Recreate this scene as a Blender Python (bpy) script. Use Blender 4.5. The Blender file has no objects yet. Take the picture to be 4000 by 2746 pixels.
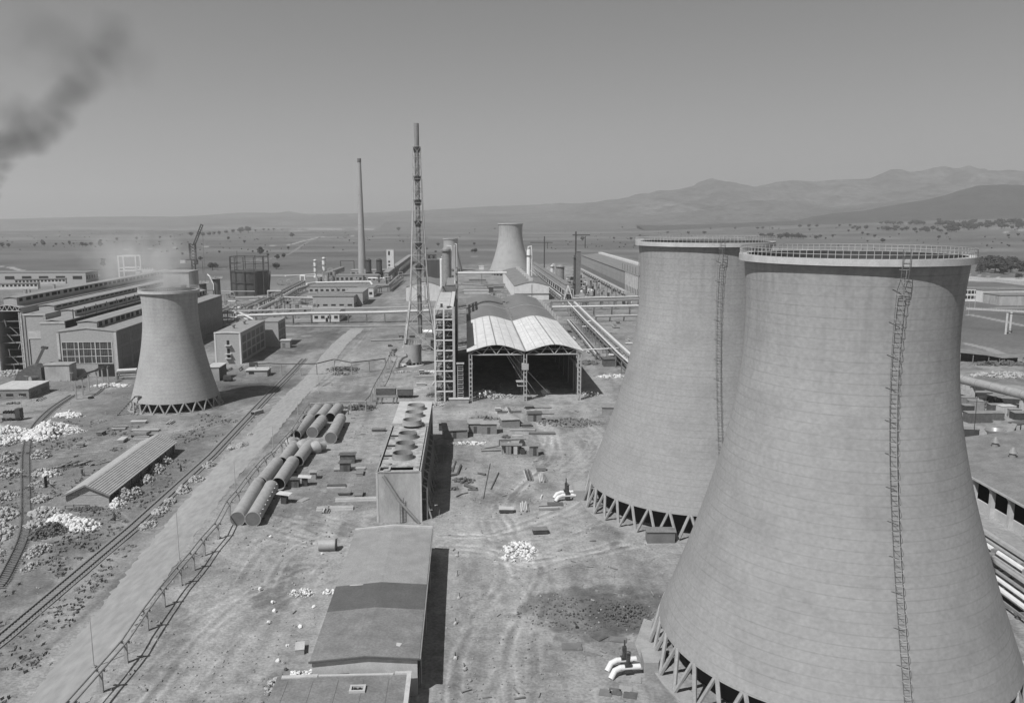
import bpy, math, random
import numpy as np
from mathutils import Vector
R = math.radians
PI = math.pi
sc = bpy.context.scene
C = sc.collection
rnd = random.Random(7)

# ---------------------------------------------------------------- camera
cd = bpy.data.cameras.new('camera')
cam = bpy.data.objects.new('camera', cd)
C.objects.link(cam)
cam.location = (0, 0, 60)
cam.rotation_euler = (R(90 - 9.143), 0, 0)
cd.sensor_width = 36
cd.lens = 28.8
cd.clip_start = .5
cd.clip_end = 60000
sc.camera = cam
# ---------------------------------------------------------------- light: clear day, black-and-white film
SUN = Vector((-.48, -.60, 1.0)).normalized()
EL = math.asin(SUN.z)
world = bpy.data.worlds.new('World')
sc.world = world
world.use_nodes = True
wn = world.node_tree
wn.nodes.clear()
sky = wn.nodes.new('ShaderNodeTexSky')
sky.sky_type = 'NISHITA'
sky.sun_disc = False
sky.sun_elevation = EL
sky.sun_rotation = math.atan2(SUN.x, SUN.y)
sky.air_density = 1.0
sky.dust_density = .7
sky.ozone_density = 1.0
bw = wn.nodes.new('ShaderNodeRGBToBW')
bg = wn.nodes.new('ShaderNodeBackground')
wo = wn.nodes.new('ShaderNodeOutputWorld')
bg.inputs['Strength'].default_value = .058
wn.links.new(sky.outputs[0], bw.inputs[0])
wn.links.new(bw.outputs[0], bg.inputs['Color'])
wn.links.new(bg.outputs[0], wo.inputs['Surface'])
ld = bpy.data.lights.new('sun', 'SUN')
ld.energy = 5.0
ld.angle = R(.5)
ld.color = (1, 1, 1)
sun = bpy.data.objects.new('sun', ld)
C.objects.link(sun)
sun.rotation_euler = SUN.to_track_quat('Z', 'Y').to_euler()
vs = sc.view_settings
vs.view_transform = 'Standard'
vs.look = 'None'
vs.exposure = 0
vs.gamma = 1
sc.cycles.volume_max_steps = 128
sc.cycles.volume_step_rate = .25
sc.cycles.max_bounces = 5
sc.cycles.diffuse_bounces = 3
sc.cycles.glossy_bounces = 2
sc.cycles.volume_bounces = 1
sc.cycles.use_adaptive_sampling = True

# ---------------------------------------------------------------- materials
MATS = {}
def M(name, col, var=.25, scale=1., rough=.9, stretch=(1, 1, 1), lines=(), bump=0., metal=0., fine=.0, tone=None, blotch=None, streak=None):
    if name in MATS:
        return MATS[name]
    col *= .76
    m = bpy.data.materials.new(name)
    MATS[name] = m
    m.use_nodes = True
    nt = m.node_tree
    nt.nodes.clear()
    N = nt.nodes.new
    L = nt.links.new
    out = N('ShaderNodeOutputMaterial')
    bs = N('ShaderNodeBsdfPrincipled')
    bs.inputs['Roughness'].default_value = rough
    bs.inputs['Metallic'].default_value = metal
    L(bs.outputs[0], out.inputs[0])
    tc = N('ShaderNodeTexCoord')
    oi = N('ShaderNodeObjectInfo')
    off = N('ShaderNodeVectorMath'); off.operation = 'SCALE'
    off.inputs[0].default_value = (37, 19, 11)
    L(oi.outputs['Random'], off.inputs['Scale'])
    mp = N('ShaderNodeMapping')
    mp.inputs['Scale'].default_value = stretch
    L(tc.outputs['Object'], mp.inputs[0])
    ad = N('ShaderNodeVectorMath'); ad.operation = 'ADD'
    L(mp.outputs[0], ad.inputs[0]); L(off.outputs[0], ad.inputs[1])
    nz = N('ShaderNodeTexNoise')
    nz.inputs['Scale'].default_value = scale
    nz.inputs['Detail'].default_value = 6
    nz.inputs['Roughness'].default_value = .62
    L(ad.outputs[0], nz.inputs['Vector'])
    def mth(op, a, b=None, cl=False):
        n = N('ShaderNodeMath'); n.operation = op; n.use_clamp = cl
        for i, v in enumerate((a, b)):
            if v is None: continue
            if isinstance(v, (int, float)): n.inputs[i].default_value = v
            else: L(v, n.inputs[i])
        return n.outputs[0]
    def mr(v, a, b, c, d):
        n = N('ShaderNodeMapRange')
        n.inputs[1].default_value = a; n.inputs[2].default_value = b
        n.inputs[3].default_value = c; n.inputs[4].default_value = d
        L(v, n.inputs[0]); return n.outputs[0]
    val = mr(nz.outputs[0], .3, .7, col * (1 - var), col * (1 + var))
    sx = N('ShaderNodeSeparateXYZ')
    L(tc.outputs['Object'], sx.inputs[0])
    if fine:
        n2 = N('ShaderNodeTexNoise'); n2.inputs['Scale'].default_value = scale * 9
        n2.inputs['Detail'].default_value = 3
        L(ad.outputs[0], n2.inputs['Vector'])
        val = mth('MULTIPLY', val, mr(n2.outputs[0], .3, .7, 1 - fine, 1 + fine))
    if blotch:
        n3 = N('ShaderNodeTexNoise'); n3.inputs['Scale'].default_value = blotch[0]
        n3.inputs['Detail'].default_value = 4
        L(ad.outputs[0], n3.inputs['Vector'])
        val = mth('MULTIPLY', val, mr(n3.outputs[0], .52, .66, 1, blotch[1]))
    for ax, per, wid, dark in lines:
        q = mth('ADD', sx.outputs[ax], mth('MULTIPLY', nz.outputs[0], per * .05))
        f = mth('FRACT', mth('DIVIDE', q, per))
        d = mth('ABSOLUTE', mth('SUBTRACT', f, .5))
        k = mr(d, .5 - wid / per, .5, 0, 1)
        k = mth('MULTIPLY', k, mr(nz.outputs[0], .35, .65, .3, 1.25))
        val = mth('MULTIPLY', val, mth('SUBTRACT', 1, mth('MULTIPLY', k, dark)))
    if tone:  # weathering of the wall by height: (axis, z0, z1, factor at z1 and beyond)
        ax, z0, z1, fa = tone
        zz = mth('ADD', sx.outputs[ax], mth('MULTIPLY', nz.outputs[0], abs(z1 - z0)))
        val = mth('MULTIPLY', val, mr(zz, z0, z1, 1, fa))
    if streak:  # rain streaks running down from the top: (z where they start to show, z of full strength, amount)
        m2 = N('ShaderNodeMapping'); m2.inputs['Scale'].default_value = (.9, .9, .045); L(tc.outputs['Object'], m2.inputs[0])
        n4 = N('ShaderNodeTexNoise'); n4.inputs['Scale'].default_value = 1.1; n4.inputs['Detail'].default_value = 5; L(m2.outputs[0], n4.inputs['Vector'])
        amt = mth('MULTIPLY', mr(sx.outputs[2], streak[0], streak[1], .25, 1), mr(n4.outputs[0], .46, .68, 0, streak[2]))
        val = mth('MULTIPLY', val, mth('SUBTRACT', 1, amt))
    cc = N('ShaderNodeCombineColor')
    for i in range(3): L(val, cc.inputs[i])
    L(cc.outputs[0], bs.inputs['Base Color'])
    if bump:
        bp = N('ShaderNodeBump'); bp.inputs['Strength'].default_value = bump
        bp.inputs['Distance'].default_value = .3
        L(nz.outputs[0], bp.inputs['Height']); L(bp.outputs[0], bs.inputs['Normal'])
    return m

shellm = M('tower_concrete', .35, .06, .5, .9, (.4, .4, .55), lines=((2, 1.25, .1, .2),), fine=.1, streak=(36, 52, .17), tone=(2, 34, 44, 1.14), blotch=(.3, .9))
shellp = M('weathered_tower_concrete', .43, .06, .5, .9, (.4, .4, .55), lines=((2, 1.25, .1, .2),), fine=.1, streak=(26, 38, .17), tone=(2, 20, 30, 1.06), blotch=(.3, .9))
conc = M('concrete', .38, .18, .5, .9, fine=.1)
concl = M('pale_concrete', .58, .15, .6, .9, fine=.08)
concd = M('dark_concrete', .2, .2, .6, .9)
plast = M('rendered_wall', .48, .14, .5, .9, (1, 1, .4), fine=.08, blotch=(.35, .8))
white = M('whitewash', .74, .12, .5, .85, (1, 1, .4))
brick = M('brickwork', .46, .16, 1.2, .92, (1, 1, 2), lines=((2, .5, .06, .25),), fine=.15)
felt = M('roof_felt', .24, .2, .35, .9, fine=.18, lines=((0, 1.1, .03, .2),), blotch=(.2, .8))
feltl = M('pale_roof_felt', .34, .12, .5, .9, fine=.12, lines=((0, 1.1, .03, .14),), blotch=(.3, .9))
feltd = M('dark_roof_felt', .125, .15, .4, .9, fine=.15, lines=((0, 1.1, .03, .2),))
sheetw = M('white_roof_sheet', .8, .16, .35, .7, (1, .5, 1), lines=((1, 6., .25, .35), (0, 3., .16, .3)), fine=.12)
sheetd = M('dark_roof_sheet', .21, .12, .15, .85, (1, .3, 1), fine=.08)
panel = M('wall_panel', .25, .18, .8, .85, (1, 1, .2), lines=((1, 6, .2, .4), (2, 3.4, .12, .4)), fine=.1)
tile = M('roof_tile', .44, .14, .6, .9, fine=.12)
steel = M('grey_steel', .3, .2, .8, .6)
steeld = M('dark_steel', .07, .3, .8, .6)
steelw = M('white_painted_steel', .75, .15, .8, .5)
steelg = M('pale_steel', .5, .18, .8, .55)
lagw = M('white_pipe_lagging', .85, .1, 1., .35)
lagg = M('grey_pipe_lagging', .4, .15, 1., .45)
rust = M('rusty_plate', .13, .3, 1.2, .8, fine=.1)
tankm = M('tank_steel', .42, .16, .8, .6, (1, 1, 1), lines=((1, 2.2, .06, .25),), fine=.08)
tankend = M('tank_end_plate', .17, .2, .8, .7, lines=((2, .7, .05, .3),))
glassd = M('dark_window_glass', .03, .3, .5, .25)
dark = M('dark_void', .02, .2, .5, .9)
woodm = M('weathered_wood', .27, .25, 1.5, .9, (1, 1, 4), fine=.15)
woodd = M('dark_wood', .08, .3, 1.5, .9, (1, 1, 4))
rockw = M('white_stone', .8, .22, 1.2, .95)
rockg = M('grey_stone', .46, .3, 1.2, .95)
rockd = M('dark_slag', .15, .35, 1.2, .95)
soilm = M('loose_soil', .23, .25, .9, .95, fine=.2, bump=.6)
soild = M('dark_soil', .13, .25, .9, .95, fine=.25, bump=.6)
ballast = M('track_ballast', .27, .2, 2., .95, fine=.3)
railm = M('rail_steel', .06, .3, 2., .5)
roadm = M('gravel_road', .38, .10, .12, .95, (1, .3, 1), fine=.14)
pathm = M('pale_road', .33, .14, .12, .95, fine=.12)
leafm = M('foliage', .06, .45, 1.2, .95)
leafd = M('dark_foliage', .045, .45, .6, .95)
barkm = M('bark', .06, .3, 2., .95)
hillm = M('hill_scrub', .12, .5, .0018, .95, (1, 1, 1), fine=.5, blotch=(.004, .5))
skinm = M('skin', .3, .1, 3., .6)
clothd = M('dark_cloth', .05, .2, 3., .9)
clothl = M('pale_cloth', .35, .2, 3., .9)

# ---------------------------------------------------------------- mesh kit
class MB:
    def __init__(s): s.v = []; s.f = []; s.sm = False
    def add(s, vs, fs):
        b = len(s.v); s.v += [tuple(p) for p in vs]; s.f += [tuple(b + i for i in f) for f in fs]; return s
    def box(s, x0, x1, y0, y1, z0, z1):
        return s.add([(x0, y0, z0), (x1, y0, z0), (x1, y1, z0), (x0, y1, z0), (x0, y0, z1), (x1, y0, z1), (x1, y1, z1), (x0, y1, z1)],
                     [(0, 3, 2, 1), (4, 5, 6, 7), (0, 1, 5, 4), (1, 2, 6, 5), (2, 3, 7, 6), (3, 0, 4, 7)])
    def obox(s, c, sx, sy, sz, rz=0, tilt=0):
        ca, sa = math.cos(rz), math.sin(rz); ct, st = math.cos(tilt), math.sin(tilt)
        vs = []
        for z in (0, sz):
            for x, y in ((-sx, -sy), (sx, -sy), (sx, sy), (-sx, sy)):
                x *= .5; y *= .5
                x2, z2 = x * ct + z * st, z * ct - x * st
                vs.append((c[0] + x2 * ca - y * sa, c[1] + x2 * sa + y * ca, c[2] + z2))
        return s.add(vs, [(0, 3, 2, 1), (4, 5, 6, 7), (0, 1, 5, 4), (1, 2, 6, 5), (2, 3, 7, 6), (3, 0, 4, 7)])
    def bar(s, p, q, w, h=None):
        p, q = Vector(p), Vector(q); h = h or w
        d = (q - p).normalized()
        u = d.cross(Vector((0, 0, 1)))
        u = u.normalized() if u.length > .02 else Vector((1, 0, 0))
        t = u.cross(d)
        vs = [e + u * a * w / 2 + t * b * h / 2 for e in (p, q) for a, b in ((-1, -1), (1, -1), (1, 1), (-1, 1))]
        return s.add(vs, [(0, 1, 2, 3), (7, 6, 5, 4), (0, 4, 5, 1), (1, 5, 6, 2), (2, 6, 7, 3), (3, 7, 4, 0)])
    def tube(s, p, q, r, n=10, r2=None, caps=True):
        p, q = Vector(p), Vector(q); r2 = r if r2 is None else r2
        d = (q - p).normalized()
        u = d.cross(Vector((0, 0, 1)))
        u = u.normalized() if u.length > .02 else Vector((1, 0, 0))
        t = u.cross(d)
        vs = []
        for e, rr in ((p, r), (q, r2)):
            for i in range(n):
                a = 2 * PI * i / n
                vs.append(e + (u * math.cos(a) + t * math.sin(a)) * rr)
        fs = [(i, i + n, (i + 1) % n + n, (i + 1) % n) for i in range(n)]
        if caps: fs += [tuple(range(n)), tuple(range(2 * n - 1, n - 1, -1))]
        s.sm = True
        return s.add(vs, fs)
    def pipe(s, pts, r, n=8):
        pts = [Vector(p) for p in pts]
        for a, b in zip(pts, pts[1:]): s.tube(a, b, r, n)
        for p in pts[1:-1]: s.ball(p, r * 1.02, n, max(4, n // 2))
        return s
    def lathe(s, prof, n=32, c=(0, 0, 0), close=False, a0=0, a1=2 * PI):
        full = abs(a1 - a0 - 2 * PI) < 1e-6; m = n if full else n + 1
        vs = []
        for r, z in prof:
            for i in range(m):
                a = a0 + (a1 - a0) * i / n
                vs.append((c[0] + r * math.cos(a), c[1] + r * math.sin(a), c[2] + z))
        fs = []; k = len(prof)
        for j in range(k if close else k - 1):
            j2 = (j + 1) % k
            for i in range(n):
                i2 = (i + 1) % m
                fs.append((j * m + i, j * m + i2, j2 * m + i2, j2 * m + i))
        s.sm = True
        return s.add(vs, fs)
    def ball(s, c, r, n=10, k=6, sz=1.):
        return s.lathe([(max(.001, r * math.sin(PI * j / k)), -r * sz * math.cos(PI * j / k)) for j in range(k + 1)], n, c)
    def quad(s, *p): return s.add(p, [tuple(range(len(p)))])
    def prism(s, poly, a, b, ax='z'):
        n = len(poly)
        mk = {'z': lambda p, t: (p[0], p[1], t), 'y': lambda p, t: (p[0], t, p[1]), 'x': lambda p, t: (t, p[0], p[1])}[ax]
        vs = [mk(p, a) for p in poly] + [mk(p, b) for p in poly]
        return s.add(vs, [tuple(range(n))[::-1], tuple(range(n, 2 * n))] + [(i, (i + 1) % n, (i + 1) % n + n, i + n) for i in range(n)])
    def rock(s, c, r, rg=None):
        g = rg or rnd; t = (1 + 5 ** .5) / 2
        vs = [(-1, t, 0), (1, t, 0), (-1, -t, 0), (1, -t, 0), (0, -1, t), (0, 1, t), (0, -1, -t), (0, 1, -t), (t, 0, -1), (t, 0, 1), (-t, 0, -1), (-t, 0, 1)]
        a = g.random() * 6.28; ca, sa = math.cos(a), math.sin(a)
        q = [g.uniform(.7, 1.2) for _ in range(3)]
        o = []
        for x, y, z in vs:
            k = r / 1.9 * g.uniform(.75, 1.2); x, y, z = x * q[0] * k, y * q[1] * k, z * q[2] * k
            o.append((c[0] + x * ca - y * sa, c[1] + x * sa + y * ca, c[2] + z))
        return s.add(o, [(0, 11, 5), (0, 5, 1), (0, 1, 7), (0, 7, 10), (0, 10, 11), (1, 5, 9), (5, 11, 4), (11, 10, 2), (10, 7, 6), (7, 1, 8), (3, 9, 4), (3, 4, 2), (3, 2, 6), (3, 6, 8), (3, 8, 9), (4, 9, 5), (2, 4, 11), (6, 2, 10), (8, 6, 7), (9, 8, 1)])
    def mesh(s, name, mat):
        me = bpy.data.meshes.new(name)
        me.from_pydata(s.v, [], s.f)
        me.materials.append(mat)
        import bmesh
        bm = bmesh.new(); bm.from_mesh(me)
        bmesh.ops.recalc_face_normals(bm, faces=bm.faces)
        bm.to_mesh(me); bm.free()
        if s.sm:
            me.polygons.foreach_set('use_smooth', [True] * len(me.polygons))
            me.set_sharp_from_angle(angle=R(38))
        me.update()
        return me
    def build(s, name, mat, parent=None, loc=None):
        o = bpy.data.objects.new(name, s.mesh(name, mat)); C.objects.link(o)
        if parent: o.parent = parent
        if loc: o.location = loc
        return o

def meta(o, label, cat, group=None, kind=None):
    if label: o['label'] = label
    if cat: o['category'] = cat
    if group: o['group'] = group
    if kind: o['kind'] = kind
    return o
def thing(name, label, cat, loc=(0, 0, 0), rz=0, group=None):
    o = bpy.data.objects.new(name, None); C.objects.link(o)
    o.empty_display_size = .1
    o.location = loc if len(loc) == 3 else (loc[0], loc[1], 0)
    o.rotation_euler = (0, 0, rz)
    return meta(o, label, cat, group)
def part(name, mb, mat, par, label=None):
    o = mb.build(name, mat, par)
    if label: o['label'] = label
    return o
def solo(name, mb, mat, label, cat, loc=(0, 0, 0), rz=0, group=None):
    o = mb.build(name, mat)
    o.location = loc if len(loc) == 3 else (loc[0], loc[1], 0)
    o.rotation_euler = (0, 0, rz)
    return meta(o, label, cat, group)
def struct(name, mb, mat, kind='structure'):
    o = mb.build(name, mat); o['kind'] = kind; return o
def inst(name, me, par, loc=(0, 0, 0), rz=0):
    o = bpy.data.objects.new(name, me); C.objects.link(o)
    o.parent = par; o.location = loc; o.rotation_euler = (0, 0, rz); return o
def copy_tree(o, par=None):
    c = o.copy(); C.objects.link(c)
    if par: c.parent = par
    for ch in list(o.children): copy_tree(ch, c)
    return c
AX = R(3.3)   # the plant's main axis, turned a little from the view

# ---------------------------------------------------------------- noise for the terrain
_rg = np.random.default_rng(5)
_tab = _rg.random((256, 256))
def vn(x, y):
    xi = np.floor(x).astype(int); yi = np.floor(y).astype(int)
    fx = x - xi; fy = y - yi
    fx = fx * fx * (3 - 2 * fx); fy = fy * fy * (3 - 2 * fy)
    a = _tab[xi % 256, yi % 256]; b = _tab[(xi + 1) % 256, yi % 256]
    c = _tab[xi % 256, (yi + 1) % 256]; d = _tab[(xi + 1) % 256, (yi + 1) % 256]
    return (a * (1 - fx) + b * fx) * (1 - fy) + (c * (1 - fx) + d * fx) * fy - .5
def fb(x, y, o=5, g=.55):
    t = 0; a = 1.
    for i in range(o):
        t = t + a * vn(x + 17.3 * i, y + 9.1 * i); x = x * 2.03; y = y * 2.03; a *= g
    return t
def sstep(v, a, b):
    t = np.clip((v - a) / (b - a), 0, 1); return t * t * (3 - 2 * t)
def seg_d(X, Y, pts):
    d = np.full(X.shape, 1e9)
    for (x0, y0), (x1, y1) in zip(pts, pts[1:]):
        dx, dy = x1 - x0, y1 - y0; L2 = dx * dx + dy * dy + 1e-9
        t = np.clip(((X - x0) * dx + (Y - y0) * dy) / L2, 0, 1)
        d = np.minimum(d, np.hypot(X - x0 - t * dx, Y - y0 - t * dy))
    return d
def smooth_line(pts, n=8):
    o = []
    P = [pts[0]] + list(pts) + [pts[-1]]
    for i in range(1, len(P) - 2):
        for k in range(n):
            t = k / n
            o.append(tuple(.5 * (2 * P[i][j] + (P[i + 1][j] - P[i - 1][j]) * t + (2 * P[i - 1][j] - 5 * P[i][j] + 4 * P[i + 1][j] - P[i + 2][j]) * t * t + (3 * P[i][j] - P[i - 1][j] - 3 * P[i + 1][j] + P[i + 2][j]) * t ** 3) for j in (0, 1)))
    o.append(tuple(pts[-1])); return o

# ================================================================ terrain
road_c = smooth_line([(-56.5, 90.54), (-58.13, 100.16), (-59.91, 113.78), (-61.85, 127.06), (-65.12, 154.53), (-69.04, 192.91), (-70.63, 222.99), (-74.39, 269.55), (-76.72, 317.45), (-83.23, 382.49), (-86.09, 454.01)])
cross_road = [(-35.45, 250.5), (-21.08, 252.28), (-8.62, 254.1), (11.18, 258.42), (25.42, 258.42), (34.53, 262.89)]
rail_main = [(-74.5, 98.09), (-73.94, 110.16), (-74.72, 153.6), (-77.17, 203.48), (-83.49, 270.23), (-87.02, 313.75), (-90.47, 351.53)]
rail_side = smooth_line([(-84.67, 126.97), (-86.32, 132.08), (-93.93, 150.24), (-104.45, 168.72), (-118.44, 192.47), (-127.9, 208.96), (-134.17, 221.15), (-141.47, 238.1), (-147.44, 256.96), (-151.69, 277.1)])
tracks = [
 [(7.44, 252.28), (11.67, 225.37), (11.03, 205.48), (7.95, 193.99), (2.9, 182.05), (-0.15, 171.43), (-0.87, 161.92), (0.73, 151.07), (3.52, 142.52)],
 [(3.52, 142.52), (4.81, 133.03), (1.99, 121.57), (-0.1, 113.12), (-0.7, 104.54), (-0.08, 94.74)],
 [(-13.69, 149.95), (-6.06, 149.95), (-0.13, 154.53), (9.05, 163.22), (16.47, 174.34)],
 [(-13.23, 144.57), (-5.01, 143.54), (1.46, 138.58), (10.25, 140.52), (19.81, 146.68)],
 [(-39.22, 243.59), (-26.41, 237.03), (-16.35, 243.59), (-5.74, 250.5)],
 [(-57.62, 225.37), (-45, 218.35), (-37.73, 218.35)],
 [(-47.76, 153.36), (-36.67, 146.68), (-29.23, 142.52), (-25.7, 145.62)],
 [(-18.92, 225.37), (-10.39, 230.31), (2.31, 225.37), (10.51, 213.89)],
 [(-78.89, 275.11), (-68.1, 298.09), (-72.82, 369.49), (-78.32, 463.6), (-78.79, 557.45)],
 [(-134.01, 207.53), (-122.49, 209.61), (-103.32, 216.1), (-96.07, 227.81), (-88.26, 249.32), (-77.92, 271.61)],
 [(21.32, 243.59), (26.47, 218.35), (18.23, 193.99)],
 [(-40.79, 129.56), (-40.54, 142.52), (-35.74, 149.95)],
 [(-46.12, 94.74), (-45.9, 106.87), (-42.92, 124.65), (-36.19, 134.83)],
 [(-94.53, 177.35), (-75.69, 155.72), (-67.89, 158.15), (-73.32, 205.48)],
]
def build_ground():
    us = np.concatenate([-np.geomspace(4, .75, 14)[:-1], np.arange(-.74, .7401, .0021), np.geomspace(.75, 4, 14)[1:]])
    ys = [12., 40., 62.]
    y = 74.
    while y < 17000:
        ys.append(y); y += max(.4, y * y / 49000.)
    ys += [17000., 19000.]
    ys = np.array(ys)
    U, Y = np.meshgrid(us, ys)
    Yw = np.maximum(Y, 60)
    X = np.sign(U) * (np.minimum(np.abs(U), .75) * Yw + np.maximum(np.abs(U) - .75, 0) * np.minimum(Yw, 3000))
    n1 = fb(X / 9, Y / 9); n2 = fb(X / 2.1 + 40, Y / 2.1, 4); n3 = fb(X / 38 + 5, Y / 38 + 9, 4); nst = fb((X + Y * .055) / 3.1, Y / 26 + 3, 4)
    # near yard: churned dirt right of the road, rough grass left of it
    rx = np.interp(Y, [p[1] for p in road_c], [p[0] for p in road_c])
    rx = np.where(Y > 470, -78 - (Y - 470) * .06, rx)
    dirt = .25 + .05 * n1 + .05 * n2 + .05 * n3 + .05 * nst
    grass = .172 + .05 * n1 + .06 * n2 + .045 * n3 + .03 * nst
    w = sstep(X - rx, -9, -1.5) + .0
    alb = grass * (1 - w) + dirt * w
    bare = sstep(n3 + .5 * n1, .12, .4) * (1 - w)
    alb = alb * (1 - bare) + (.25 + .06 * n2 + .05 * n1) * bare
    gp = sstep(n3 * 1.1 - .45 * n1 + .3 * n2, .16, .36) * w            # patches of dark disturbed soil and weeds
    alb = alb * (1 - .36 * gp)
    alb = alb * (1 + .12 * n2 * w + .3 * nst * w)
    # pale dust round the works
    for (cx, cy, r, k) in [(10.23, 271.61, 34, 0.5), (-32.08, 290.03, 20, 0.55), (-52.67, 369.49, 40, 0.25), (-73.56, 335.2, 30, 0.25), (1.46, 138.58, 5, 0.5), (-16.66, 101.76, 10, 0.3), (-146.71, 290.03, 9, 0.3), (36.71, 306.6, 14, 0.25), (-79.17, 238.1, 16, 0.25), (-2.17, 120.08, 9, 0.2)]:
        d = np.hypot(X - cx, (Y - cy)) / r + .5 * n1
        alb = alb * (1 + .7 * k * (1 - sstep(d, .3, 1.1)) * (.6 + 1.1 * np.clip(n2 + .3, 0, 1)))
    # dark turned soil
    for (cx, cy, rx_, ry_, k) in [(12.18, 119.63, 15, 8, 0.42), (17.3, 118.89, 5, 7, 0.3), (-45.95, 112.95, 5, 16, 0.12), (-132.2, 264.86, 12, 16, 0.15), (19.55, 238.1, 9, 6, 0.2), (-36.56, 135.41, 4, 2, 0.25), (-95.77, 290.03, 9, 14, 0.2), (-77.09, 298.09, 12, 10, 0.25), (-66.96, 312.18, 10, 9, 0.25), (-140.97, 619.87, 26, 26, 0.22), (-101.36, 403.74, 15, 40, 0.3), (-55.96, 290.03, 7, 8, 0.25), (-31.5, 99.6, 6, 5, 0.15)]:
        d = np.hypot((X - cx) / rx_, (Y - cy) / ry_) + .75 * n1 + .25 * n2
        alb = alb * (1 - k * (1 - sstep(d, .75, 1.0)))
    hgt = .10 * n1 + .05 * n2
    gr = random.Random(4); ext = list(tracks)
    for t in tracks[:13]:
        for _k in range(4):
            ox, oy = gr.uniform(-7, 7), gr.uniform(-10, 10)
            ext.append([(x + ox + gr.uniform(-1, 1), y + oy + gr.uniform(-2, 2)) for x, y in t])
    for i, t in enumerate(ext):
        t = smooth_line(t)
        wk = 1. if i < len(tracks) else .6
        d = seg_d(X, Y, t) + .3 * n1
        on = np.exp(-(d / 2.4) ** 2); rut = np.exp(-((d - .95) / .3) ** 2)
        alb = alb * (1 + wk * (.1 * on + .34 * rut - .26 * np.exp(-(d / .5) ** 2))); hgt = hgt - .07 * rut
    d = seg_d(X, Y, cross_road) + 1.2 * n1
    alb = alb * (1 + .32 * (1 - sstep(d, 3.2, 5.5)))
    # wheel marks beside the railway
    for o in (6.5, 8.4, 10.6, 12.5):
        pts = [(x + o, yy) for x, yy in rail_main[:6]]
        d = seg_d(X, Y, pts) + .5 * n1
        alb = alb * (1 + .22 * np.exp(-(d / .5) ** 2) * (1 if o in (6.5, 10.6) else -1.2)); hgt = hgt - .05 * np.exp(-(d / .5) ** 2)
    alb = alb * (1 - .22 * (1 - sstep(seg_d(X, Y, [(x - 9, yy) for x, yy in rail_main]) + 4 * n1 - 3 * n3, 2, 9)))
    d = seg_d(X, Y, rail_side) + .5 * n1
    alb = alb * (1 - sstep(d, 1.6, 2.6)) * 0 + np.where(d < 2.6, alb * sstep(d, 1.5, 2.6) + .19 * (1 - sstep(d, 1.5, 2.6)), alb)
    # works yard further off
    m = sstep(Y, 330, 420) * (1 - sstep(Y, 900, 1050)) * w
    yard = .19 + .08 * n3 + .07 * n1 + .05 * n2
    alb = alb * (1 - .75 * m) + yard * .75 * m
    # open fields beyond the plant
    f1 = fb(X / 420 + 3, Y / 150 + 7, 4); f2 = fb(X / 90, Y / 60, 4); f3 = fb(X / 1500 + 1, Y / 420 + 2, 3); f4 = fb(X / 2600 + 8, Y / 260 + 2, 4)
    field = .118 + .04 * f1 + .03 * f2 + .035 * f3 + .015 * f4
    field = field + .03 * sstep(f4 + .5 * f1 + .3 * f2, .18, .5)
    k = sstep(Y - 480 + 35 * n3 - 420 * sstep(X, -140, -40) * (1 - sstep(X, 60, 160)), 80, 320)
    alb = alb * (1 - k) + field * k
    rt = sstep(X - Y * .24, 20, 60) * sstep(Y, 330, 420) * (1 - sstep(Y, 1100, 1400))
    alb = alb * (1 - rt) + (.12 + .05 * f1 + .03 * n3 + .02 * n1) * rt
    # farm tracks and pale strips
    for pts, wd, v in [
        ([(-794.18, 1627.63), (-718.5, 1803.41), (-678.96, 1850), (-561.61, 1906.26), (-530.27, 1943.19), (-658.31, 2813.9), (-661.3, 2980.56), (-570.52, 3071.49)], 7, .3),
        ([(-493.63, 895.94), (-450.18, 895.94), (-429.99, 899.19)], 4, .28), ([(-736.15, 1117.6), (-639.38, 1047.06), (-545.73, 929.52), (-504.17, 880.04)], 6, .3),
        ([(-662.45, 1004.74), (-584.52, 956.38), (-516.17, 887.92)], 5, .25),
        ([(-368.55, 1198.23), (-390.21, 1440.2), (-566, 2299.18)], 3.5, .2), ([(-352.59, 965.68), (-360.46, 1047.06), (-387.01, 1258.71)], 3, .2),
        ([(-77.8, 1735.36), (-40.36, 1751)], 7, .3), ([(-82.37, 1344.3), (-35.66, 1360.84)], 3, .2),
        ([(1408.95, 2402.6), (1625.82, 2625.13), (1800.88, 2820.98)], 9, .28), ([(506.27, 909), (510.94, 866.72), (510.39, 816.05)], 3, .32), ([(1765.73, 4018.7), (1759.6, 3633.34)], 9, .2),
        ([(292.14, 521.95), (293.47, 499.96), (293.03, 464.04)], 4, .27), ([(305.79, 550.13), (329.18, 558.74), (354.34, 563.14)], 3, .26), ([(222.48, 396.39), (223.98, 379.3), (215.65, 338.95)], 4, .27), ([(181.04, 321.76), (191.71, 323.25), (197.06, 308.9)], 4, .24),
        ([(134.9, 235.08), (135.25, 227.24), (133.61, 218.46)], 3, .3), ([(-1936.59, 3128.75), (-1792.77, 3208.5), (-1726.07, 3380.79)], 14, .2), ([(516.95, 1637.46), (550.57, 1628.02)], 8, .26)]:
        d = seg_d(X, Y, pts) + wd * .3 * n1
        q = 1 - sstep(d, wd * .5, wd * .8)
        alb = alb * (1 - q) + (v + .03 * n1) * q
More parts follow.
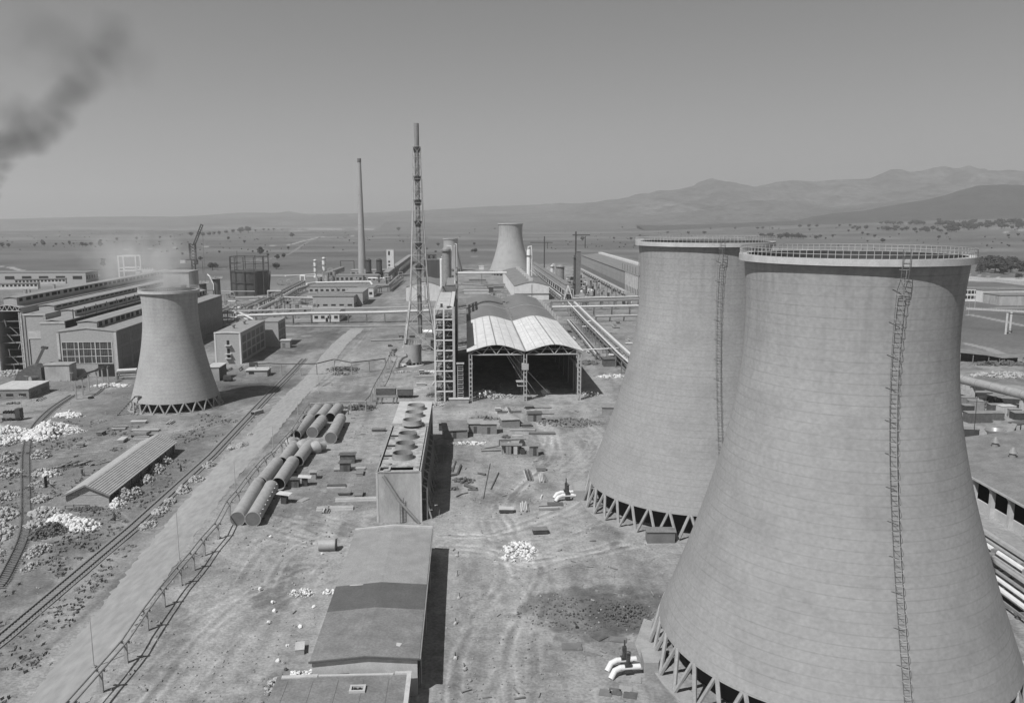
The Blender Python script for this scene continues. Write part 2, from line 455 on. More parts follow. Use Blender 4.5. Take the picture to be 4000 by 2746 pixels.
    for (cx, cy, rx_, ry_, v) in [(-1165.05, 4417.86, 300, 160, 0.26), (-1150.02, 5190.44, 260, 170, 0.33), (-1143.22, 7083.4, 420, 160, 0.3), (-486.99, 7256.11, 430, 180, 0.34), (-206.96, 6121.72, 160, 130, 0.28), (-1328.71, -2568.89, 600, 500, 0.3), (-2682.97, -4925.5, 300, 200, 0.3), (-7161.52, -11860.73, 200, 160, 0.2), (12488.94, 26193.17, 400, 130, 0.19), (469.63, 829.84, 70, 25, 0.36), (1328.25, 8541.57, 200, 60, 0.2), (2350.37, 12195.93, 300, 90, 0.19), (3114.7, 5099.66, 120, 60, 0.22), (-228.79, 892.72, 60, 14, 0.34)]:
        d = np.hypot((X - cx) / rx_, (Y - cy) / ry_) + .9 * f2 + .9 * fb(X / 60 + 3, Y / 140, 3)
        q = 1 - sstep(d, .5, 1.0)
        alb = alb * (1 - q) + v * q
    fade = 1 - sstep(Y, 500, 900)
    hgt = hgt * fade
    # the plain climbs towards the hills on the right
    hgt = hgt + sstep(Y, 900, 5200) * sstep(X / np.maximum(Y, 1), .05, .75) * 85
    nw = 1 - sstep(Y, 300, 450)
    alb = np.where(alb > .25, alb - (alb - .25) * .5 * nw, alb)
    alb = np.where(alb < .2, alb + (.2 - alb) * .22 * nw, alb)
    alb = np.clip(alb * (1.0 + .04 * sstep(Y, 450, 800)), .02, .5)
    nv = U.size; nr, nc = U.shape
    co = np.stack([X, Y, hgt], -1).reshape(-1, 3)
    idx = np.arange(nv).reshape(nr, nc)
    q = np.stack([idx[:-1, :-1], idx[:-1, 1:], idx[1:, 1:], idx[1:, :-1]], -1).reshape(-1, 4)
    me = bpy.data.meshes.new('ground')
    me.vertices.add(nv); me.vertices.foreach_set('co', co.ravel())
    me.loops.add(q.size); me.loops.foreach_set('vertex_index', q.ravel().astype(np.int32))
    me.polygons.add(len(q)); me.polygons.foreach_set('loop_start', np.arange(0, q.size, 4, dtype=np.int32))
    me.polygons.foreach_set('use_smooth', [True] * len(q))
    at = me.attributes.new('albedo', 'FLOAT', 'POINT'); at.data.foreach_set('value', alb.ravel().astype(np.float32))
    me.update(calc_edges=True); me.validate()
    m = bpy.data.materials.new('ground_soil'); m.use_nodes = True
    nt = m.node_tree; N = nt.nodes.new; Lk = nt.links.new; bs = nt.nodes['Principled BSDF']; bs.inputs['Roughness'].default_value = 1
    bs.inputs['Specular IOR Level'].default_value = .1
    a = N('ShaderNodeAttribute'); a.attribute_name = 'albedo'
    tc = N('ShaderNodeTexCoord')
    val = a.outputs['Fac']
    for s_, lo, hi in ((.55, .86, 1.14), (2.2, .84, 1.16)):
        nz = N('ShaderNodeTexNoise'); nz.inputs['Scale'].default_value = s_; nz.inputs['Detail'].default_value = 5
        Lk(tc.outputs['Object'], nz.inputs['Vector'])
        mr = N('ShaderNodeMapRange')
        for i, v in enumerate((.32, .68, lo, hi)): mr.inputs[i + 1].default_value = v
        Lk(nz.outputs[0], mr.inputs[0])
        mu = N('ShaderNodeMath'); mu.operation = 'MULTIPLY'; Lk(val, mu.inputs[0]); Lk(mr.outputs[0], mu.inputs[1]); val = mu.outputs[0]
    cc = N('ShaderNodeCombineColor')
    for i in range(3): Lk(val, cc.inputs[i])
    Lk(cc.outputs[0], bs.inputs['Base Color'])
    bp = N('ShaderNodeBump'); bp.inputs['Strength'].default_value = .5; bp.inputs['Distance'].default_value = .25
    Lk(nz.outputs[0], bp.inputs['Height']); Lk(bp.outputs[0], bs.inputs['Normal'])
    me.materials.append(m)
    o = bpy.data.objects.new('ground', me); C.objects.link(o); o['kind'] = 'structure'
build_ground()

def ribbon(name, pts, wd, z, mat, ragged=0.):
    mb = MB(); vs = []
    for i, p in enumerate(pts):
        a = pts[max(0, i - 1)]; b = pts[min(len(pts) - 1, i + 1)]
        d = Vector((b[0] - a[0], b[1] - a[1])).normalized(); n = Vector((-d.y, d.x))
        for k in (-.5, -.17, .17, .5):
            j = rnd.uniform(-ragged, ragged) if abs(k) == .5 else 0
            vs.append((p[0] + n.x * (wd * k + j), p[1] + n.y * (wd * k + j), z if abs(k) < .4 else z - .12))
    mb.add(vs, [(4 * i + k, 4 * i + k + 1, 4 * i + k + 5, 4 * i + k + 4) for i in range(len(pts) - 1) for k in range(3)])
    mb.sm = True
    return struct(name, mb, mat)
road_fine = []
for (x0, y0), (x1, y1) in zip(road_c, road_c[1:]):
    for k in range(3): road_fine.append((x0 + (x1 - x0) * k / 3, y0 + (y1 - y0) * k / 3))
ribbon('road', road_fine, 7.4, .16, roadm, .35)

# ---------------------------------------------------------------- railway tracks
def railway(name, pts, label, n_s=None, gravel=True):
    t = thing(name, label, 'railway track', (pts[0][0], pts[0][1], 0))
    ox, oy = pts[0]
    def off(o, z, wd, hh):
        mb = MB()
        q = []
        for i, p in enumerate(pts):
            a = pts[max(0, i - 1)]; b = pts[min(len(pts) - 1, i + 1)]
            d = Vector((b[0] - a[0], b[1] - a[1])).normalized()
            q.append((p[0] - ox - d.y * o, p[1] - oy + d.x * o, z))
        for a, b in zip(q, q[1:]): mb.bar(a, b, wd, hh)
        return mb
    if gravel: part('ballast_bed', off(0, .07, 3.0, .22), ballast, t)
    for o in (-.78, .78): part('rail', off(o, .33, .11, .16), railm, t)
    sl = MB(); acc = 0
    for (x0, y0), (x1, y1) in zip(pts, pts[1:]):
        L_ = math.hypot(x1 - x0, y1 - y0); a = math.atan2(y1 - y0, x1 - x0); s = -acc
        while s < L_:
            if s >= 0: sl.obox((x0 - ox + (x1 - x0) * s / L_, y0 - oy + (y1 - y0) * s / L_, .16), .22, 2.4, .1, a)
            s += .8
        acc = (acc + L_) % .8
    o = part('sleeper', sl, woodm, t); o['kind'] = 'stuff'
railway('railway_track', rail_main, 'straight railway track running beside the gravel road past the long tiled shed')
railway('railway_track', rail_side, 'curved railway siding between the rubble heaps at the edge of the yard', gravel=False)

# ---------------------------------------------------------------- hills on the horizon
def ridge(name, crest, Yc, Yf, label_mat, nz=60, seed=0, rough=.12, x0=-.8, x1=1.1):
    """heightfield rising from the plain at Yf to a crest line at Yc; crest: (slope x/y, height) pairs"""
    us = np.linspace(x0, x1, 420); ts = np.linspace(-.75, 1.15, nz)
    U, T = np.meshgrid(us, ts)
    hc = np.interp(U, [c[0] for c in crest], [c[1] for c in crest])
    Y = np.where(T <= 1, Yf + (Yc - Yf) * T, Yc + (T - 1) * 5000)
    X = U * Yc * (1 + 0 * T) * np.where(T < 1, .35 + .65 * (Y / Yc), Y / Yc) 
    s = np.clip(T, 0, 1); p = s * s * (3 - 2 * s) * .55 + .45 * s
    n = fb(X / 1100 + seed, Y / 1100 + seed * 2, 6, .5); n2 = fb(X / 420 + seed, Y / 420, 5, .55)
    Z = hc * p * (1 + rough * 2.6 * n * (1 - s * .45)) + 14 * n2 * s * (1 - .8 * s) - 40 * (1 - sstep(T, -.5, .12)) 
    Z = np.where(T > 1, hc * (1 - (T - 1) * 2), Z)
    nr, nc = U.shape; idx = np.arange(U.size).reshape(nr, nc)
    q = np.stack([idx[:-1, :-1], idx[:-1, 1:], idx[1:, 1:], idx[1:, :-1]], -1).reshape(-1, 4)
    me = bpy.data.meshes.new(name)
    me.from_pydata(np.stack([X, Y, Z], -1).reshape(-1, 3).tolist(), [], q.tolist())
    me.polygons.foreach_set('use_smooth', [True] * len(me.polygons)); me.materials.append(label_mat)
    o = bpy.data.objects.new(name, me); C.objects.link(o); o['kind'] = 'structure'
far_crest = [(-1.0954, 54.0), (-0.617, 61.0), (-0.5371, 81.9), (-0.3777, 92.4), (-0.2872, 130.6), (-0.2685, 155.0), (-0.2501, 123.7), (-0.1917, 130.6), (-0.1121, 165.3), (-0.0326, 207.8), (0.0468, 236.2), (0.1262, 260.5), (0.1789, 358.9), (0.2104, 427.8), (0.2376, 491.7), (0.2631, 447.5), (0.2896, 418.0), (0.3157, 486.8), (0.3366, 506.5), (0.3631, 491.7), (0.3893, 516.3), (0.4209, 521.3), (0.4626, 575.1), (0.4889, 580.0), (0.5203, 609.3), (0.5464, 624.1), (0.5677, 604.5), (0.5938, 624.1), (0.6113, 609.3), (0.7041, 643.5), (0.9156, 570.2), (1.287, 447.5)]
mid_crest = [(-0.0859, 36.8), (0.1267, 61.0), (0.2114, 123.3), (0.2747, 178.4), (0.3381, 199.0), (0.3807, 164.6), (0.4229, 185.3), (0.4701, 226.4), (0.549, 260.7), (0.6138, 274.5), (0.7592, 329.2), (1.1267, 397.5)]
near_crest = [(0.18, 24.0), (0.2597, 34.5), (0.3393, 55.5), (0.3865, 102.7), (0.4234, 118.3), (0.4495, 144.5), (0.4861, 178.3), (0.5279, 212.2), (0.5538, 238.0), (0.6137, 230.3), (0.7067, 251.0), (0.9699, 276.8)]
ridge('far_hills', [(u, max(8, z)) for u, z in far_crest], 9500, 6600, hillm, 80, 3, .3)
ridge('middle_hills', [(u, max(-30, z)) for u, z in mid_crest], 6600, 5200, M('hill_grass', .13, .4, .003, .95, fine=.4, blotch=(.006, .5)), 60, 8, .28, -.15, 1.1)
ridge('wooded_hill', [(u, max(-30, z)) for u, z in near_crest], 5000, 3700, M('hill_wood', .055, .45, .012, .95, fine=.5), 60, 15, .25, .15, 1.1)

# ---------------------------------------------------------------- air and smoke
def volume_box(name, lo, hi, kind='stuff'):
    mb = MB(); mb.box(lo[0], hi[0], lo[1], hi[1], lo[2], hi[2])
    me = bpy.data.meshes.new(name); me.from_pydata(mb.v, [], mb.f)
    m = bpy.data.materials.new(name); m.use_nodes = True; nt = m.node_tree; nt.nodes.clear()
    out = nt.nodes.new('ShaderNodeOutputMaterial'); pv = nt.nodes.new('ShaderNodeVolumePrincipled')
    nt.links.new(pv.outputs[0], out.inputs['Volume']); pv.inputs['Density Attribute'].default_value = ''
    me.materials.append(m)
    o = bpy.data.objects.new(name, me); C.objects.link(o); o['kind'] = kind
    return o, m, nt, pv
def puffs(nt, pv, blobs, dens, nscale, namp, stretch=(1, 1, 1)):
    N = nt.nodes.new; L = nt.links.new
    tc = N('ShaderNodeTexCoord'); nz = N('ShaderNodeTexNoise'); nz.inputs['Scale'].default_value = nscale; nz.inputs['Detail'].default_value = 5
    L(tc.outputs['Object'], nz.inputs['Vector'])
    def mth(op, a, b, cl=False):
        n = N('ShaderNodeMath'); n.operation = op; n.use_clamp = cl
        for i, v in enumerate((a, b)):
            if isinstance(v, (int, float)): n.inputs[i].default_value = v
            else: L(v, n.inputs[i])
        return n.outputs[0]
    nn = mth('MULTIPLY', mth('SUBTRACT', nz.outputs[0], .5), namp)
    tot = None
    for c, r, k in blobs:
        d = N('ShaderNodeVectorMath'); d.operation = 'DISTANCE'; L(tc.outputs['Object'], d.inputs[0]); d.inputs[1].default_value = c
        e = mth('ADD', mth('SUBTRACT', 1., mth('DIVIDE', d.outputs['Value'], r)), nn, True)
        e = mth('MULTIPLY', e, k)
        tot = e if tot is None else mth('MAXIMUM', tot, e)
    L(mth('MULTIPLY', tot, dens), pv.inputs['Density'])
hz, hm, hn, hv = volume_box('haze', (-24800, -300, -130), (24800, 21000, 800))
hv.inputs['Color'].default_value = (.93, .93, .93, 1)
hv.inputs['Density'].default_value = .000112
hv.inputs['Anisotropy'].default_value = .3
hm.cycles.homogeneous_volume = True

# ================================================================ cooling towers
def make_tower(name, label, loc, P, ladder=True, group=None):
    t = thing(name, label, 'cooling tower', loc, 0, group)
    H, z0, zt, r0, rl, rf, rim, npair, lw = P
    b = (zt - z0) / math.sqrt((rl / r0) ** 2 - 1)
    rr = lambda z: r0 * math.sqrt(1 + ((z - zt) / b) ** 2)
    zs = [z0 + (H - .9 - z0) * i / 40 for i in range(41)]
    sh = MB().lathe([(rr(zs[0]) - .3, zs[0])] + [(rr(z), z) for z in zs] + [(rr(H - .9) - .3, zs[-1])], 96)
    part('shell', sh, shellm if ladder else shellp, t)
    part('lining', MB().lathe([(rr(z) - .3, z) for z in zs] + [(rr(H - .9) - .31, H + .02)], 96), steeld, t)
    ri = rr(H - .9)
    part('rim', MB().lathe([(ri - .3, H - .85), (rim, H - .8), (rim, H), (ri - .3, H)], 96, close=True), concl, t)
    rl_ = MB()
    n = 108
    for i in range(n):
        a = 2 * PI * i / n
        for q in (rim - .12,):
            rl_.bar((q * math.cos(a), q * math.sin(a), H), (q * math.cos(a), q * math.sin(a), H + .95), .06)
    for z, q in ((.95, rim - .12), (.5, rim - .12)):
        rl_.lathe([(q - .03, H + z - .03), (q + .03, H + z - .03), (q + .03, H + z + .03), (q - .03, H + z + .03)], n, close=True)
    rl_.sm = False
    part('railing', rl_, steelg, t)
    da = PI / npair * .92
    leg = MB().tube((rf, 0, -.1), (rl * math.cos(da) - .2, rl * math.sin(da), z0 + .1), lw, 6)
    leg2 = MB().tube((rf, 0, -.1), (rl * math.cos(da) - .2, -rl * math.sin(da), z0 + .1), lw, 6)
    m1, m2 = leg.mesh('column', conc), leg2.mesh('column', conc)
    for i in range(npair):
        a = 2 * PI * i / npair
        inst('column', m1, t, rz=a); inst('column', m2, t, rz=a)
    part('basin', MB().lathe([(rf + .6, 0), (rf + .6, .16), (rf + .35, .16), (rf + .35, .1), (rf - 2, .1), (rf - 2, -.1), (rf + .6, -.1)], 72, close=True), conc, t)
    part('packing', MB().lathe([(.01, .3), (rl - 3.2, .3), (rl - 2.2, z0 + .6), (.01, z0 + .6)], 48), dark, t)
    if ladder:
        f = lambda z, x, o=.55: (x, -(rr(min(z, H - 1)) + o), z)
        top = H + 1.2
        lz = [z0 + 1.5 + (top - z0 - 1.5) * i / 44 for i in range(45)]
        ld_ = MB()
        for s in (-.42, .42):
            for a, b2 in zip(lz, lz[1:]): ld_.bar(f(a, s, .55 if a < H - 3 else 1.1), f(b2, s, .55 if b2 < H - 3 else 1.1), .055)
        z = lz[0]
        while z < top: ld_.bar(f(z, -.42, .55 if z < H - 3 else 1.1), f(z, .42, .55 if z < H - 3 else 1.1), .035); z += .55
        lo = part('ladder', ld_, M('ladder_steel', .2, .1, .8, .7), t)
        cg = MB(); z = lz[0] + 2
        while z < top - 2:
            pts = [(.48 * math.cos(a), -(rr(min(z, H - 1)) + .55 + .55 * math.sin(a) * 1.5), z) for a in [PI * k / 6 for k in range(7)]]
            for a, b2 in zip(pts, pts[1:]): cg.bar(a, b2, .035)
            z += 1.4
        for a, b2 in zip(lz[1:-2], lz[2:-2]): cg.bar((0, -(rr(min(a, H - 1)) + 1.35), a), (0, -(rr(min(b2, H - 1)) + 1.35), b2), .03)
        inst('cage', cg.mesh('cage', steelg), lo)
        z = lz[0] + 1; k = 0
        while z < H - 3:
            r_ = rr(z); bk = MB()
            bk.bar((-.75, -(r_ + .02), z), (.45, -(r_ + .5), z), .05)
            inst('bracket', bk.mesh('bracket', steel), lo); z += 3.75; k += 1
    return t
BIG = (55.6, 4.8, 47., 12.9, 23.0, 24.2, 14.05, 36, .3)
SMALL = (37.9, 3.2, 31.5, 8.35, 13.4, 14.0, 9.25, 22, .26)
make_tower('cooling_tower', 'nearest and largest concrete cooling tower with a caged ladder up its front', (43.6, 105.4, 0), BIG)
make_tower('cooling_tower', 'tall concrete cooling tower standing directly behind the nearest one', (39.6, 170, 0), BIG)
make_tower('cooling_tower', 'small concrete cooling tower beside the brick factory, steam at its mouth', (-109.8, 262, 0), SMALL, False)
make_tower('cooling_tower', 'wide cooling tower standing far beyond the arched hall', (-1.69, 905, 0), BIG, False)
make_tower('cooling_tower', 'slim far cooling tower partly hidden by the process columns', (-72.1, 970, 0), SMALL, False)

# platforms, valve stacks and pads at the feet of the two big towers
def apron(name, pts, label, z=.3):
    o = pts[0]
    mb = MB().prism([(p[0] - o[0], p[1] - o[1]) for p in pts], -.2, z)
    return solo(name, mb, conc, label, 'concrete apron', o)
apron('concrete_apron', [(20.02, 116.38), (21.81, 114.99), (20.57, 108.77), (22.03, 107.24), (19.9, 101.48), (17.73, 104.87), (17.54, 108.77)], 'pale concrete apron around the foot of the nearest cooling tower', .28)
mb = MB(); q = [(17.73, 104.87), (21.47, 106.34), (19.6, 101.48), (17.65, 101.48)]; o = q[0]
mb.prism([(p[0] - o[0], p[1] - o[1]) for p in q], -.1, 1.6)
solo('concrete_block', mb, conc, 'concrete intake chamber against the nearest cooling tower', 'concrete chamber', o)
mb = MB(); q = [(13.27, 169.87), (16.62, 169.87), (17.51, 176.3), (13.63, 176)]; o = q[0]
mb.prism([(p[0] - o[0], p[1] - o[1]) for p in q], -.1, 2.2)
solo('concrete_block', mb, conc, 'concrete intake chamber against the second cooling tower', 'concrete chamber', o)
def valve(loc, label, s=1., rz=0):
    t = thing('valve_stack', label, 'valve stack', loc, rz)
    for y, n in ((-1.3, 0), (1.3, 1)):
        pb = MB()
        pts = [(-3.6 * s, y * s - .8, .15), (-2.6 * s, y * s - .2, .9), (-1.4 * s, y * s, 1.15), (2.3 * s, y * s, 1.15)]
        pb.pipe(pts, .55 * s, 12)
        part('pipe', pb, lagw, t)
    for y in (-1.3, 1.3):
        vb = MB()
        vb.box(-.7 * s, .7 * s, (y - .5) * s, (y + .5) * s, .5, 2.3 * s)
        vb.tube((0, y * s, 2.2 * s), (0, y * s, 3.6 * s), .4 * s, 10)
        vb.box(-.35 * s, .35 * s, (y - .3) * s, (y + .3) * s, 3.4 * s, 4.3 * s)
        part('valve_body', vb, steeld, t)
    part('hand_wheel', MB().lathe([(.4 * s, 4.4 * s), (.52 * s, 4.45 * s), (.52 * s, 4.55 * s), (.4 * s, 4.55 * s)], 14, (0, -1.3 * s, 0), True).tube((0, 1.3 * s, 4.2 * s), (0, 1.3 * s, 5.6 * s), .16 * s, 8), steeld, t)
    return t
valve((15.34, 102.03), 'dark valve stack on white curved pipes by the nearest cooling tower', .72, R(8))
valve((11.92, 171.01), 'dark valve stack on white pipes beside the second cooling tower', .78, R(6))
def slab(label, k, rz=0, sx=2.2, sy=1.6, z=.18, mat=None, name='concrete_slab', cat='slab'):
    return solo(name, MB().obox((0, 0, 0), sx, sy, z, 0).obox((0, 0, z), sx * .82, sy * .78, .03), mat or concd, label, cat, k, rz)
slab('dark rectangular frame lying flat on the dirt left of the valve stack', (8.5, 108.31), 0, 2.8, 1.7, .2)
slab('tilted square sheet on a short post beside the turned soil', (12.7, 111.31), R(40), 1.9, 1.9, .12, rust, 'metal_sheet', 'sheet')
slab('long flat slab behind the nearest valve stack', (15.35, 110.35), R(-12), 2.4, 1.4)
slab('pale square cover lying beside the white pipes', (16.44, 99.87), R(-10), 1.3, 1.6, .2, conc)
for i, (x, y, l) in enumerate(((840, 1505, 'ribbed dark hatch, nearest of the row in front of the valve stack'), (925, 1495, 'hatch with an upright handle, second of the row'), (1015, 1475, 'pale empty hatch, third of the row'), (1060, 1525, 'dark hatch at the front corner of the row'))):
    slab(l, [(12.05, 96.89), (13.3, 97.15), (14.66, 97.65), (15.13, 96.39)][i], R(-14), 1.7, 1.5, .1, (concd, rust, conc, rust)[i], 'floor_hatch', 'hatch')
slab('dark flat pit cover near the second tower', (9.24, 167.64), 0, 3.4, 2.2, .1, rust, 'pit_cover', 'cover')
t = thing('site_hut', 'low grey hut against the base of the second cooling tower', 'hut', (27.99, 147.26))
part('wall', MB().box(-2.6, 2.6, -1.1, 1.1, 0, 2.2), concd, t); part('roof', MB().box(-2.8, 2.8, -1.3, 1.3, 2.2, 2.35), felt, t)

# ================================================================ foreground buildings
t = thing('long_hall', 'long low hall with a shallow felt roof below the camera', 'hall', (-25.2, 95.6, 0), AX)
W_, L_ = 13.2, 44.
xm = W_ * .5; zr = 5.55; ze = 5.
def roof_strip(y0, y1, lift, th=.22, ov=.25):
    mb = MB()
    mb.prism([(-ov, ze + lift - th), (xm, zr + lift - th), (W_ + ov, ze + lift - th), (W_ + ov, ze + lift), (xm, zr + lift), (-ov, ze + lift)], y0, y1, 'y')
    return mb
part('roof', roof_strip(-.3, 13., .22), felt, t)
part('roof', roof_strip(13., 21.2, .225), feltd, t, 'darker freshly felted strip across the roof')
part('roof', roof_strip(21.2, L_ + .3, .23), feltl, t, 'pale bare far half of the roof')
part('parapet', MB().prism([(-.3, ze + .2), (xm, zr + .2), (W_ + .3, ze + .2), (W_ + .3, ze + .55), (xm, zr + .5), (-.3, ze + .4)], L_ - .1, L_ + .35, 'y'), concl, t)
part('edge_trim', MB().prism([(-.35, ze + .15), (xm, zr + .15), (W_ + .35, ze + .15), (W_ + .35, ze + .32), (xm, zr + .32), (-.35, ze + .32)], -.5, -.3, 'y'), feltd, t)
part('gable_wall', MB().prism([(0, 0), (W_, 0), (W_, ze), (xm, zr), (0, ze)], -.02, .25, 'y'), concl, t)
part('back_wall', MB().prism([(0, 0), (W_, 0), (W_, ze), (xm, zr), (0, ze)], L_ - .35, L_ - .15, 'y'), conc, t)
part('side_wall', MB().box(.05, .3, .25, L_ - .35, 0, ze), conc, t)
sw = MB()
for i in range(8):
    y = .25 + i * 5.55
    sw.box(W_ - .35, W_ - .02, y, y + .5, 0, ze)
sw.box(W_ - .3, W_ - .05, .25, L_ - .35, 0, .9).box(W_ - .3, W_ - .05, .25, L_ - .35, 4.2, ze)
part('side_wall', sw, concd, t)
part('window', MB().box(W_ - .28, W_ - .18, .75, L_ - .9, .9, 4.2), glassd, t)
part('gutter', MB().bar((W_ + .35, -.2, ze + .02), (W_ + .35, L_, ze + .02), .22), steel, t)
for i, y in enumerate((2.5, 16, 30)):
    part('downpipe', MB().tube((W_ + .32, y, 0), (W_ + .32, y, ze), .08, 6), steelg, t)
part('roof_debris', MB().obox((3.2, -.0 + 20.9, ze + .48), 2.6, .25, .08, R(4)).obox((10., 3.2, ze + .42), 2., .8, .05, R(-18)), concl, t)
# lower building in front of it
t = thing('flat_annex', 'flat roofed annex at the bottom edge, in front of the long hall', 'annex', (-27.6, 66., 0), AX)
W2, L2, z2 = 16.6, 28.2, 3.6
part('wall', MB().box(.2, W2 - .2, 0, L2, 0, z2), conc, t)
part('roof', MB().box(0, W2, -.3, L2 + .2, z2, z2 + .2), felt, t)
part('coping', MB().box(W2 - .5, W2 + .06, -.4, L2 + .3, z2 + .2, z2 + .42).box(W2 - 2., W2 - .5, L2 - .2, L2 + .3, z2 + .2, z2 + .4), concl, t)
part('coping', MB().bar((.6, L2 - .1, z2 + .27), (5., L2 + .05, z2 + .27), .6, .16).bar((5.1, L2 + .05, z2 + .27), (W2 - 2.2, L2 - .1, z2 + .27), .35, .12), concl, t)
hx, hy = 9.4, L2 - 4.0
hf = MB()
for a in ((hx, hx + 1.9, hy, hy + .25), (hx, hx + 1.9, hy + 1.15, hy + 1.4), (hx, hx + .25, hy + .25, hy + 1.15), (hx + 1.65, hx + 1.9, hy + .25, hy + 1.15)):
    hf.box(a[0], a[1], a[2], a[3], z2 + .2, z2 + .5)
ho = part('roof_hatch', hf, concl, t)
inst('rubbish', MB().rock((hx + .7, hy + .7, z2 + .3), .3).rock((hx + 1.2, hy + .7, z2 + .3), .35).mesh('rubbish', dark), ho)
for i in range(5): part('roof_seam', MB().box(1.5 + i * 3.1, 1.56 + i * 3.1, 0, L2 - 1, z2 + .2, z2 + .215), feltd, t)
solo('plank', MB().bar((-.9, -.1, .06), (.9, .15, .06), .3, .08), woodd, 'dark plank lying on the annex roof by the white gable', 'plank', (-21.27, 94.77, 3.81))
# trench cover planks and small shed left of the hall
t = thing('wooden_box', 'pale box shed beside the long hall', 'shed', (-29.85, 107.24), R(12))
part('body', MB().box(-.6, .6, -1.1, 1.1, 0, .8), conc, t); part('lid', MB().box(-.65, .65, -1.15, 1.15, .8, .88), concl, t)
t = thing('steel_pipe', 'short wide steel pipe lying on its side near the far end of the long hall', 'pipe', (-33.95, 143.02), R(4))
part('barrel', MB().lathe([(1.05, -1.5), (1.05, 1.5), (.95, 1.5), (.95, -1.5)], 18, close=True), tankm, t)
for ch in t.children: ch.rotation_euler = (0, R(90), 0); ch.location = (0, 0, 1.0)
part('flange', MB().tube((1.5, 0, 1.), (1.65, 0, 1.), 1.12, 18), steeld, t)

# ================================================================ fan gallery
t = thing('fan_gallery', 'long concrete fan gallery with six round fan stacks on its roof', 'fan gallery', (-27.0, 156.9, 0), R(3.4))
GW, GL1, GL, GH = 8.9, 37., 62., 10.35
part('wall', MB().box(.02, GW - .02, 0, .5, 0, GH), plast, t, 'front end wall in pale render')
sd = MB().box(0, .5, .5, GL - .5, 0, GH).box(.5, GW, GL - .5, GL, 0, GH + .6).box(.02, GW, GL1, GL1 + .4, GH, GH + .7)
part('wall', sd, plast, t)
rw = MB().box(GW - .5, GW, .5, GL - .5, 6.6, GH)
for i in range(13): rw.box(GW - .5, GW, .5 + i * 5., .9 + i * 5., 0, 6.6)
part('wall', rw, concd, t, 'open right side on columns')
part('louvre', MB().box(GW - 1.4, GW - 1.2, .6, GL - .6, 0, 6.6), dark, t)
# deck with holes is laid as strips around the fan wells and the open hatch
fy = [(4.53, 9.9), (4.56, 17.68), (4.57, 26.19), (4.94, 36.46), (4.96, 44.48), (5.02, 52.34)]
h0, h1 = 1.51, 4.08
dk = MB()
dk.box(.01, GW - .01, .0, h0, GH - .25, GH).box(2.2, 2.6, h0, h1, GH - .25, GH).box(GW - 1.7, GW - .01, h0, h1, GH - .25, GH)
dk.box(.01, GW - .01, h1, GL1, GH - .25, GH)
part('deck', dk, M('stained_deck', .46, .35, .7, .9, fine=.2, blotch=(.6, .6)), t)
part('deck', MB().box(.01, GW + .02, GL1 + .4, GL - .02, GH + .3, GH + .62), concl, t)
part('pit', MB().box(.3, GW - .5, h0 - .2, h1 + .2, GH - 2.2, GH - 2.), dark, t)
for x in (3.9, 4.9, 5.9): part('machine', MB().lathe([(.01, 1.2), (.4, 1.1), (.5, 0)], 12, (x, (h0 + h1) / 2, GH - 2.)), steelg, t)
part('kerb', MB().box(0, .25, 0, GL1, GH, GH + .25).box(GW - .25, GW, 0, GL1, GH, GH + .3).box(.25, GW - .25, 0, .25, GH, GH + .2), conc, t)
for i, (x, y) in enumerate(fy):
    zb = GH if i < 3 else GH + .62
    rr_ = 2.15 if i < 3 else 2.3
    o = part('fan_stack', MB().lathe([(rr_ + .15, zb), (rr_, zb + .5), (rr_, zb + 1.25), (rr_ - .12, zb + 1.25), (rr_ - .12, zb + .02)], 32, (x, y, 0), True), steel if i < 3 else conc, t)
    inst('fan_well', MB().lathe([(.01, zb + .03), (rr_ - .15, zb + .03)], 32, (x, y, 0)).mesh('fan_well', dark if i < 3 else steel), o)
    if i < 3: part('side_opening', MB().box(.4, 2.3, y + 1.0, y + 2.5, GH + .005, GH + .02), dark, t); part('side_opening', MB().box(.5, 1.6, y - .8, y + .2, GH + .005, GH + .02), M('stained_concrete', .16, .4, 1.), t)
for x, y in ((2.0, 1.1), (1.9, 5.6)):
    part('manhole', MB().lathe([(.65, 0), (.7, .25), (.01, .3)], 14, (x, y, GH)), conc, t)
for i in range(9):
    y = 1.2 + i * 5.
    f = MB().bar((GW + 1., y, 0), (GW + 1., y, 6.8), .28).bar((GW + 1., y, 6.6), (GW, y, 7.4), .25).bar((GW + 1.9, y + .2, 0), (GW + .9, y + .2, 3.9), .3).bar((GW, y, 4.3), (GW + 1., y, 4.3), .2).bar((GW + 1., y, 2.), (GW + 2.1, y, 2.), .12)
    part('strut_frame', f, conc, t)
part('railing', (lambda m: [m.bar((GW + 3.4, 2 + 4 * i, 0), (GW + 3.4, 2 + 4 * i, 1.1), .08) for i in range(12)] and m.bar((GW + 3.4, 2, 1.05), (GW + 3.4, 46, 1.05), .06))(MB()), steel, t)
part('inclined_pipe', MB().tube((1.4, -.35, GH - .5), (4.6, -.8, 4.6), .32, 10).tube((4.6, -.8, 4.6), (8.4, -1.2, .1), .3, 10), steel, t)
part('ladder', (lambda m: [m.bar((4.6, -.5, z), (5.3, -.5, z), .05) for z in [.3 * k for k in range(17)]] and m.bar((4.6, -.5, 0), (4.6, -.5, 5.2), .1).bar((5.3, -.5, 0), (5.3, -.5, 5.2), .1))(MB()), steeld, t)
part('corner_strip', MB().box(-.08, .3, -.08, .3, 0, GH), concl, t); part('corner_strip', MB().box(GW - .3, GW + .04, -.08, .3, 0, GH + .05), concl, t)

